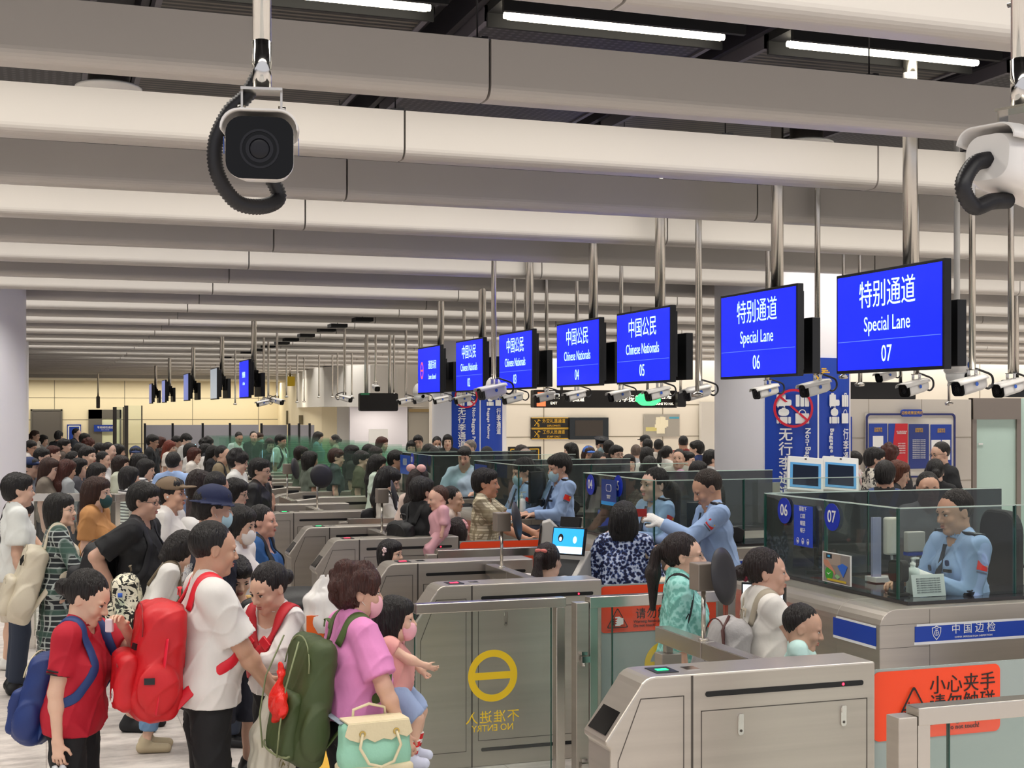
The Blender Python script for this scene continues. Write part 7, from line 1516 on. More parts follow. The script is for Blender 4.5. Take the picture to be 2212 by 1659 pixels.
b = MB(); b.tube([(-0.075, -0.072, -0.045), (-0.09, -0.085, -0.10), (-0.055, -0.095, -0.165), (0.0, -0.098, -0.182), (0.055, -0.095, -0.165), (0.09, -0.085, -0.10), (0.075, -0.072, -0.045)], 0.0065, 10); b.build('handle', CREAM, t)
b = MB(); b.tube([(-0.075, 0.066, -0.03), (-0.07, 0.066, 0.03), (0.0, 0.066, 0.05), (0.07, 0.066, 0.03), (0.075, 0.066, -0.03)], 0.0065, 10); b.build('handle', CREAM, t)
b = MB(); 
for x in (-0.075, 0.075): q_ = ringmb(0.008, 0.014, 16, 0.003); b.add([(v[0]+x, -0.069-v[2], v[1]-0.045) for v in q_.v], q_.f)
b.build('ring', mat('gold_fitting', '#c9ad62', 0.3, 0.8), t)
b = MB(); b.tube([(0.0, -0.098, -0.188), (0.002, -0.095, -0.21)], 0.004, 6); b.cyl((0.002, -0.098, -0.245), (0.002, -0.092, -0.245), 0.036, n=20); b.build('charm', TEAL, t)
b = MB(); P0_ = np.array([-0.14, 0.0, -0.01]); wl = Matrix.Rotation(-facing(25), 4, 'Z') @ (PI_['world'](PI_['up']([-0.13*PI_['s'], 0.16, PI_['zs']-0.34]))-Vector(wv)); ribbon(b, [P0_, P0_*0.6+np.array(wl)*0.4, np.array(wl)], 0.03, 0.004); b.build('shoulder_strap', cloth('#7f8b97', 0.6), t)
b = MB(); ribbon(b, [PI_['up']([x_*PI_['s'], -0.19*math.cos(x_*5)-0.02 if False else (-0.165 if abs(x_) < 0.15 else -0.02), PI_['zh']+0.11]) for x_ in (-0.21, -0.15, 0, 0.15, 0.21)], 0.035, 0.01); 
# toddler carried in front of her
r = PI_['root']; wv = PI_['world'](PI_['up']([-0.02, -0.30, 0.84]))
T = put(856, 1288, d=6.35, face=88, zbase=0.62, label='toddler in a pale pink dress with bobbed black hair carried by the woman in pink', group='young children', skin=FAIR, baby=True, hair='bob', hair_c='#14100f', top='tee', top_c='#dfa09a', bottom='shorts', bot_c='#9db1d6', sleeve='cap', q=3, mask=MASKP, rh=(-0.08, -0.17, 0.40), lh=(0.06, -0.12, 0.36), relb=(-0.4, 0.3, -1), shoe_c='#cfd6ea', stance=0.0, grow=1.02)
b = MB()
for an, kn in ((T['aR'], T['kR']), (T['aL'], T['kL'])): d_ = nv(kn-an); b.cyl(an+d_*0.012, an+d_*0.075, 0.030, 0.032, n=18)
b.build('sock', pattern('sock_red', 'stripe', '#d02222', '#e8e4e0', sc=7), T['root'])
# 5 boy in the yellow shirt
put(513, 1202, d=8.1, face=30, lean=4, head_pitch=24, child=True, label='boy in a pale yellow T-shirt with short black hair looking down', group='young children', skin=FAIR, hair='short', hair_c='#151012', top='tee', top_c='#dcbb7a', bottom='shorts', bot_c='#2b2d3a', q=2)
# 6 man in black T-shirt and glasses
I = put(312, 1042, d=9.4, face=84, lean=3, label='man in a black T-shirt with glasses and thick black hair', group='people waiting in the queue', skin=MID, build=1.12, hair='short', hair_c='#15120f', top='tee', top_c='#17181b', bottom='shorts', bot_c='#15151a', q=2, glasses='black', rh=(-0.16, 0.12, 1.0), relb=(-0.5, 1, 0), head_pitch=4, shoe_c='#1a1a1d')
backpack(I, 'big black backpack with a cream tag hanging behind the man in the black T-shirt', '#17181d', w=0.40, h=0.50, dp=0.24, dz=-0.06, dy=0.03, tilt=-14)
b = MB(); 
# 7 woman in the plaid shirt with the cream backpack
PLAID = pattern('plaid_dark', 'check', '#20262a', '#b9c2be', '#3d5a50', sc=8)
I = put(132, 1066, d=10.2, face=114, head_yaw=-30, head_pitch=-6, lean=2, label='woman in a dark plaid shirt with a black bob and glasses, looking up', group='people waiting in the queue', skin=FAIR, female=True, hair='bob', hair_c='#16130f', top='blouse', top_c='#333', top_m=PLAID, sleeve='elbow', bottom='skirt', bot_m=PLAID, q=2, glasses='wire', rh=(-0.14, -0.30, 1.12), relb=(-0.6, 0.2, -1), fingers=0.8, grow=1.05)
b = MB(); d_ = nv(I['wR']-I['eR']); b.cyl(I['wR']-d_*0.03, I['wR']-d_*0.015, 0.030, n=16); b.build('bracelet', mat('bracelet_brown', '#5b2d22', 0.5), I['root'])
t, c, R = backpack(I, 'large cream white backpack with a black diamond patch on the woman in plaid', '#d8cfba', w=0.38, h=0.64, dp=0.20, dz=-0.03, dy=0.0, tilt=-16, m=mat('cream_nylon', '#d2c9b4', 0.5, bump=0.4, bscale=10), trim=mat('seam_cream', '#a99f88', 0.6))
b = MB(); p = c+R@np.array([-0.10, 0.30, 0.16]); M = stick([o for o in t.children if o.name.startswith('bag_body')][0], p) @ Matrix.Rotation(math.radians(45), 4, 'Z'); b.cbox((0, 0, 0), (0.055, 0.055, 0.012), M); b.build('patch', BLACK, t)
# 8 woman in beige sleeveless top with phone
I = put(42, 1074, d=11.6, face=75, lean=5, head_pitch=30, label='woman in a beige sleeveless top looking down at her phone beside the white pillar', group='people waiting in the queue', skin=FAIR, female=True, hair='long', hair_c='#1a1513', top='sleeveless', top_c='#d6c8ae', sleeve='none', bottom='shorts', bot_c='#cfc5b4', q=2, rh=(-0.08, -0.36, 1.08), lh=(0.05, -0.34, 1.10), relb=(-0.5, 0.2, -1), lelb=(0.5, 0.2, -1), fingers=0.7, shoe_c='#e4e2de')
phone(I, 'r', 'phone in a white case in the hands of the woman in beige', WHITEP, True)
# 9 woman in white shirt with head down, patterned bag
I = put(395, 1150, d=8.85, face=100, lean=22, head_pitch=22, label='person in a white shirt bowing the head, wearing a patterned backpack and jeans', group='people waiting in the queue', skin=FAIR, female=True, hair='bob', hair_c='#1a1412', top='blouse', top_c='#dcdad6', sleeve='long', bottom='jeans', bot_m=mat('denim_light', '#6f93b8', 0.8, bump=0.3, bscale=40, vary=0.15, vscale=6), q=2, shoe_c='#b8a98c')
SW = pattern('swirl_bag', 'swirl', '#e2dcc6', '#15140f', sc=14)
t, c, R = backpack(I, 'backpack with a black swirling print on cream and brown leather straps', '#fff', w=0.34, h=0.40, dp=0.18, dz=-0.08, dy=0.0, tilt=10, m=SW, strap=mat('strap_olive', '#6a5d48', 0.6), trim=mat('strap_olive'))
wv = I['world'](c+np.array([-0.2, 0.02, -0.02])); t = tag(empty('water_bottle', (wv.x, wv.y, wv.z)), 'clear water bottle with a blue cap in the side of the patterned backpack', 'bottle'); b = MB(); b.lathe([(0, -0.1), (0.03, -0.1), (0.03, 0.05), (0.012, 0.08), (0, 0.08)], n=16); b.build('bottle_body', GL, t); b = MB(); b.cyl((0, 0, 0.08), (0, 0, 0.105), 0.015, n=14); b.build('bottle_cap', BADGE, t)
# 10 police officer in navy with hat and mask, seen from behind
I = put(462, 1050, d=8.0, face=112, label='officer in a navy uniform, dark blue hat and pale blue mask with white lettering', group='people waiting in the queue', skin=MID, build=1.08, hair='short', hair_c='#17110f', top='shirt', top_c='#151a2c', sleeve='long', bot_c='#141826', q=2, mask=MASKB, hat='bucket', hat_c='#1b2447', head_pitch=8)
text('安保维护', 0.075, WHITE, I['root'], tuple(I['up']([-0.16, 0.155, I['zs']-0.14])), rot=(math.pi/2, 0, math.radians(160)), name='lettering')
# 11 woman in blue blouse with the bun
I = put(568, 1090, d=9.9, face=82, label='woman in a blue blouse with black hair in a bun and a black shoulder bag', group='people waiting in the queue', skin='#c98f78', female=True, build=1.05, hair='bun', hair_c='#1a1615', top='blouse', top_c='#28558c', bot_c='#15151a', q=2, neck_open=1.4, head_pitch=-2)
backpack(I, 'black rucksack on the back of the woman in the blue blouse', '#141417', w=0.3, h=0.42, dp=0.15)
# 12 folded pushchair with shopping bags behind the woman with curly hair
P = at_d(660, 1330, 7.6); t = tag(empty('pushchair', (P.x, P.y, 0), facing(80)), 'folded black pushchair loaded with shopping bags behind the curly haired woman', 'pushchair'); b = MB()
for x in (-0.2, 0.2):
    b.tube([(x, 0.35, 1.08), (x, 0.22, 0.95), (x, 0.05, 0.6), (x, -0.18, 0.14)], 0.014, 10); b.tube([(x, -0.2, 1.02), (x, -0.05, 0.7), (x, 0.25, 0.14)], 0.014, 10)
b.tube([(-0.2, 0.35, 1.08), (-0.1, 0.38, 1.10), (0.1, 0.38, 1.10), (0.2, 0.35, 1.08)], 0.017, 10); b.build('frame', BLACK, t)
for (x, y) in ((-0.2, -0.2), (0.2, -0.2), (-0.2, 0.27), (0.2, 0.27)):
    b = MB(); b.cyl((x-0.02, y, 0.11), (x+0.02, y, 0.11), 0.105, n=24); b.build('wheel', BLACKM, t)
C = SDF((-0.3, -0.45, 0.25), (0.3, 0.45, 1.4), 0.011); C.box((0, 0.0, 0.62), (0.19, 0.22, 0.12), rd=0.06, k=0.03); C.box((0, 0.20, 0.92), (0.19, 0.05, 0.26), R=np.array(Matrix.Rotation(-0.35, 3, 'X')), rd=0.04, k=0.03); C.ell((0, 0.02, 1.12), (0.2, 0.26, 0.10), k=0.03); C.ell((0, -0.02, 1.03), (0.2, 0.26, 0.10), k=0.03, op='sub'); C.mesh('seat', cloth('#141416', 0.5), t)
P = at_d(703, 1245, 7.45); t = plastic_bag((P.x, P.y, P.z+0.0), 0.25, 0.34, 0.2, 'white carrier bag with an orange block on the pushchair', mat('bag_white', '#dedbd8', 0.3), rz=facing(20), q=0.011); b = MB(); b.box((-0.12, -0.085, -0.40), (0.02, -0.07, -0.20)); b.build('orange_print', mat('print_orange', '#e8651a', 0.4), t)

# ---------------- travellers in the lanes
MINT = pattern('mint_print', 'floral', '#6fb3a8', '#8ecdc4', '#9fd8d0', sc=38)
I = put(1478, 1150, d=7.45, face=84, head_pitch=-3, label='woman in a mint green patterned blouse with a long dark ponytail and glasses', group='travellers in the lanes', skin=FAIR, female=True, build=1.0, hair='ponytail', hair_c='#1f1210', top='blouse', top_m=MINT, sleeve='elbow', bottom='trousers', bot_m=MINT, q=3, glasses='wire', grow=1.05, hem=0.75)
t = attach(I, 'shoulder_bag', 'black shoulder bag strap and bag over the mint green blouse', 'bag'); b = MB(); s = I['s']; hug(b, I, [I['up']([0.0, 0.13*s, I['zs']-0.10]), I['up']([-0.09*s, 0.07*s, I['zs']+0.055*s]), I['up']([-0.13*s, 0.0, I['zs']+0.06*s]), I['up']([-0.16*s, -0.04*s, I['zs']-0.03]), I['up']([-0.20*s, 0.02, I['zs']-0.25]), I['up']([-0.21*s, 0.10, I['zs']-0.50])], 0.035, 0.006); b.build('strap', BLACKM, t)
C = SDF((-0.45, -0.1, 0.4), (0.0, 0.35, 1.1), 0.01); C.box(I['up']([-0.24*s, 0.12, I['zs']-0.62]), (0.05, 0.13, 0.12), rd=0.03); C.mesh('bag_body', cloth('#151517', 0.5), t)
I = put(1656, 1183, d=6.95, face=102, head_yaw=-18, label='woman in a white cap-sleeved top with a dark red hair tie, carrying a baby', group='travellers in the lanes', skin='#c7937a', female=True, build=1.08, hair='bun', hair_c='#1e100f', top='tee', top_c='#dedad4', sleeve='cap', bot_c='#cfc8ba', q=3, rh=(-0.14, -0.27, 0.84), relb=(-0.9, 0.7, -0.2), rfing=0.8, lh=(0.1, -0.22, 0.85), hem=0.8, grow=1.03); WB = I
b = MB(); p = I['hp'](0, 0.112, 0.0); q_ = []; 
for k in range(14): a = 2*math.pi*k/14; b.ell(p+I['hs']*np.array([0.032*math.cos(a), 0.0, 0.034*math.sin(a)]), 0.012, 8, 6)
b.build('hair_tie', cloth('#7d1c34', 0.6), I['root'])
t, c, R = backpack(I, 'grey and cream cloth rucksack with brown cord on the woman carrying a baby', '#b3b0ae', w=0.31, h=0.40, dp=0.19, dz=-0.04, tilt=-8, trim=mat('cord_brown', '#4a2420', 0.6), m=mat('canvas_grey', '#a9a6a6', 0.8, bump=0.5, bscale=14), strap=mat('strap_sand', '#a59b8a', 0.7))
C = SDF(c-np.array([0.22, 0.2, 0.26]), c+np.array([0.22, 0.22, 0.1]), 0.009); C.box(c+R@np.array([0, 0.05, -0.10]), (0.135, 0.085, 0.10), R=R, rd=0.05, k=0.02); C.mesh('lower_pocket', mat('canvas_cream', '#c9bfa6', 0.8, bump=0.4, bscale=14), t)
b = MB(); b.tube([c+R@np.array([-0.06, 0.03, 0.19]), c+R@np.array([-0.12, 0.08, 0.12]), c+R@np.array([-0.15, 0.06, 0.0]), c+R@np.array([-0.15, 0.04, -0.10])], 0.008, 8); b.build('cord', mat('cord_brown'), t)
T = put(1735, 1303, d=6.5, face=78, zbase=0.60, head_pitch=14, label='baby with a shaved head and mint top, carried by the woman in white', group='young children', skin='#b98a6e', baby=True, hair='wisp', hair_c='#191311', top='tee', top_c='#bfe0dc', bottom='shorts', bot_c='#9ecfc9', sleeve='cap', q=3, grow=1.1)
FLOR = pattern('floral_navy', 'floral', '#10143a', '#35508f', '#c9d4ea', sc=42)
I = put(1348, 1084, d=9.75, face=172, label='woman in a navy and white floral blouse with thick shoulder-length black hair', group='travellers in the lanes', skin=FAIR, female=True, build=1.15, hair='bob', hair_c='#120e0e', top='blouse', top_m=FLOR, sleeve='elbow', bot_c='#1a1d33', q=2, rh=(-0.18, -0.25, 1.0), lh=(0.18, -0.25, 1.0), grow=1.12)
t = attach(I, 'tote_bag', 'beige canvas tote bag with small print on the floral blouse', 'bag'); C = SDF((-0.55, -0.3, 0.5), (0.1, 0.45, 1.3), 0.011); C.box((-0.27, 0.02, 0.86), (0.06, 0.13, 0.16), rd=0.03); C.mesh('bag_body', cloth('#cfc3ae'), t); b = MB(); ribbon(b, [I['up']([-0.17, 0.07, I['zs']-0.1]), I['up']([-0.15, 0.0, I['zs']+0.07]), I['up']([-0.19, -0.02, I['zs']-0.05]), np.array([-0.25, 0.0, 1.03])], 0.03, 0.006); b.build('strap', cloth('#8f8272'), t)
I = put(1185, 1172, d=9.55, face=150, child=True, label='little girl with a high dark ponytail and a pink ribbon', group='young children', skin=FAIR, hair='ponytail', hair_c='#22110f', top='tee', top_c='#cfc8c6', bottom='shorts', bot_c='#8f8a98', q=2, grow=1.08)
b = MB(); p = I['hp'](0, 0.11, 0.085); b.ell(p+np.array([0.02, 0, 0]), (0.03, 0.012, 0.015), 12, 8); b.ell(p-np.array([0.02, 0, 0]), (0.03, 0.012, 0.015), 12, 8); b.build('ribbon', cloth('#e8837a'), I['root'])
CHK = pattern('check_cream', 'check', '#d9cfb4', '#8a7d62', None, sc=13)
I = put(1050, 1012, d=12.4, face=82, label='man in a cream checked short-sleeved shirt handing over a paper', group='travellers in the lanes', skin='#c07f5c', build=1.05, hair='short', hair_c='#1a1412', top='shirt', top_m=CHK, bot_c='#9a9070', q=2, rh=(-0.16, -0.40, 1.05), relb=(-0.3, 0.6, -1), lh=(0.1, -0.45, 1.08), grow=1.08)
t, p, d = held(I, 'r', 'folded_paper', 'small white paper in the hand of the man in the checked shirt', 'paper'); b = MB(); b.cbox(p+np.array([0.02, -0.03, 0.01]), (0.01, 0.10, 0.05)); b.build('sheet', WHITE, t)
I = put(912, 1030, d=11.9, face=135, lean=3, label='woman in loose black clothes holding a baby over her shoulder', group='travellers in the lanes', skin=MID, female=True, build=1.15, hair='short', hair_c='#16110f', top='blouse', top_c='#111114', sleeve='long', bot_c='#111114', q=2, lh=(0.02, -0.26, 1.15), rh=(-0.18, -0.22, 1.0), hem=0.7, grow=1.06)
backpack(I, 'soft black rucksack on the woman in black holding a baby', '#121214', w=0.30, h=0.40, dp=0.15, dz=-0.05)
put(946, 1048, d=11.7, face=-70, zbase=0.88, head_pitch=10, label='baby in pink resting on the shoulder of the woman in black', group='young children', skin='#dca58c', baby=True, hair='wisp', hair_c='#4a2c20', top='tee', top_c='#dba6ae', bottom='trousers', bot_c='#dba6ae', q=2, sleeve='elbow', grow=1.05)
I = put(978, 1050, d=12.6, face=80, label='person half hidden behind the baby in pink, dark hair with a small clip', group='travellers in the lanes', skin=FAIR, female=True, hair='bun', hair_c='#1b1412', top='tee', top_c='#cbb8ae', q=2)
I = put(990, 1118, d=11.95, face=160, child=True, label='child with a pink ruffled hairband seen from behind beside the checked shirt', group='young children', skin=FAIR, hair='long', hair_c='#21130f', top='tee', top_c='#d8a8a8', q=1)
b = MB(); [b.ell(I['hc']+I['hs']*np.array([0.085*math.cos(a), 0.02, 0.05+0.06*math.sin(a)]), 0.026, 8, 6) for a in np.linspace(0.1, math.pi-0.1, 9)]; b.build('hairband', cloth('#e0a3a5'), I['root'])
I = put(845, 1166, d=10.8, face=70, child=True, label='little girl with black hair and a white flower hair clip among the gates', group='young children', skin=FAIR, hair='bob', hair_c='#151011', top='tee', top_c='#c9c4d0', q=2)
b = MB(); [b.ell(I['hp'](-0.10, 0.02+0.012*math.cos(a), 0.05+0.015*math.sin(a)), 0.011, 8, 6) for a in np.linspace(0, 6.28, 6)[:-1]]; b.ell(I['hp'](-0.10, 0.03, 0.01), 0.010, 8, 6); b.build('hair_clip', cloth('#ecd0d0'), I['root'])
I = put(840, 1010, d=14.2, face=80, head_pitch=18, label='woman in a white hoodie with long straight black hair and glasses', group='travellers in the lanes', skin=FAIR, female=True, hair='long', hair_c='#120e0e', top='jacket', top_c='#dcd6cc', sleeve='long', q=2, glasses='wire', rh=(-0.1, -0.35, 1.08), lh=(0.1, -0.35, 1.08), relb=(-0.4, 0.2, -1), grow=1.1)
backpack(I, 'black backpack low on the woman in the white hoodie', '#15151a', w=0.28, h=0.38, dp=0.15, dz=-0.10)
I = put(905, 1012, d=13.2, face=150, label='woman with a big pale pink bow in dark hair', group='travellers in the lanes', skin=FAIR, female=True, hair='long', hair_c='#22140f', top='tee', top_c='#e0c9bd', q=1)
b = MB(); [b.ell(I['hc']+np.array([x, 0.05, 0.12+abs(x)*0.3]), (0.055, 0.03, 0.04), 10, 8) for x in (-0.06, 0.06)]; b.build('bow', cloth('#e6b3ae'), I['root'])

# ---------------- officers behind the glass
LBLUE = '#98b2dc'
I = put(2062, 1056, d=8.0, face=-72, seated=True, lean=4, head_pitch=8, label='officer in a pale blue shirt and dark tie behind the nearest glass, white glove raised', group='officers at the counters', skin='#c28c70', build=1.05, hair='crop', hair_c='#1c1613', top='shirt', top_c=LBLUE, sleeve='long', bot_c='#1b2030', q=3, lh=(0.13, -0.29, 1.235), lelb=(0.3, 0.7, -1), rh=(-0.1, -0.34, 1.2), relb=(-0.5, 0.4, -1), HH=1.72, grow=1.04); officer(I); glove(I, 'l')
I = put(1528, 1014, d=10.45, face=-82, seated=True, lean=8, head_pitch=22, label='male officer in a pale blue shirt holding out a red passport with a white glove', group='officers at the counters', skin='#c58e70', build=1.08, hair='crop', hair_c='#2a1d15', top='shirt', top_c=LBLUE, sleeve='long', bot_c='#1b2030', q=3, lh=(0.05, -0.42, 1.40), lelb=(0.4, 0.2, -1), rh=(-0.1, -0.36, 1.2), HH=1.74, grow=1.12); officer(I); glove(I, 'l')
t, p, d = held(I, 'l', 'passport', 'dark red passport held in the white glove of the male officer', 'passport'); b = MB(); b.cbox(p+np.array([0.0, -0.06, 0.03]), (0.006, 0.09, 0.06)); b.build('booklet', mat('passport_red', '#b02a26', 0.5), t)
I = put(1412, 1010, d=10.9, face=-58, seated=True, label='female officer in a pale blue shirt and tie with black hair tied low', group='officers at the counters', skin='#dcae98', female=True, build=1.0, hair='bun', hair_c='#14100f', top='shirt', top_c=LBLUE, sleeve='long', bot_c='#1b2030', q=3, rh=(-0.12, -0.32, 1.15), lh=(0.12, -0.32, 1.15), HH=1.66, mouth_c='#b0404a', grow=1.08); officer(I)
I = put(1208, 980, d=13.7, face=-68, seated=True, head_pitch=10, label='masked officer in pale blue with a dark tie, behind the black stamping machine', group='officers at the counters', skin='#cf9a80', build=1.05, hair='short', hair_c='#18130f', top='shirt', top_c=LBLUE, sleeve='long', bot_c='#1b2030', q=2, mask=MASKB, rh=(-0.05, -0.36, 1.15), lh=(0.1, -0.34, 1.15), HH=1.74, grow=1.1); officer(I)
I = put(1130, 990, d=14.15, face=-70, seated=True, head_pitch=12, label='masked officer in pale blue with flat black hair, behind the checked shirt', group='officers at the counters', skin='#cf9a80', build=1.0, hair='short', hair_c='#0e0c0d', top='shirt', top_c=LBLUE, sleeve='long', bot_c='#1b2030', q=2, mask=MASKB, lh=(0.1, -0.36, 1.15), rh=(-0.1, -0.34, 1.15), HH=1.7, grow=1.1); officer(I)
put(1003, 965, d=16.9, face=-10, seated=True, head_pitch=14, label='distant seated man in a pale blue shirt behind the clear glass', group='officers at the counters', skin='#cf9a80', hair='short', hair_c='#14100f', top='shirt', top_c='#b9cde0', sleeve='long', q=1, rh=(-0.2, -0.34, 1.15), lh=(0.2, -0.3, 1.15))
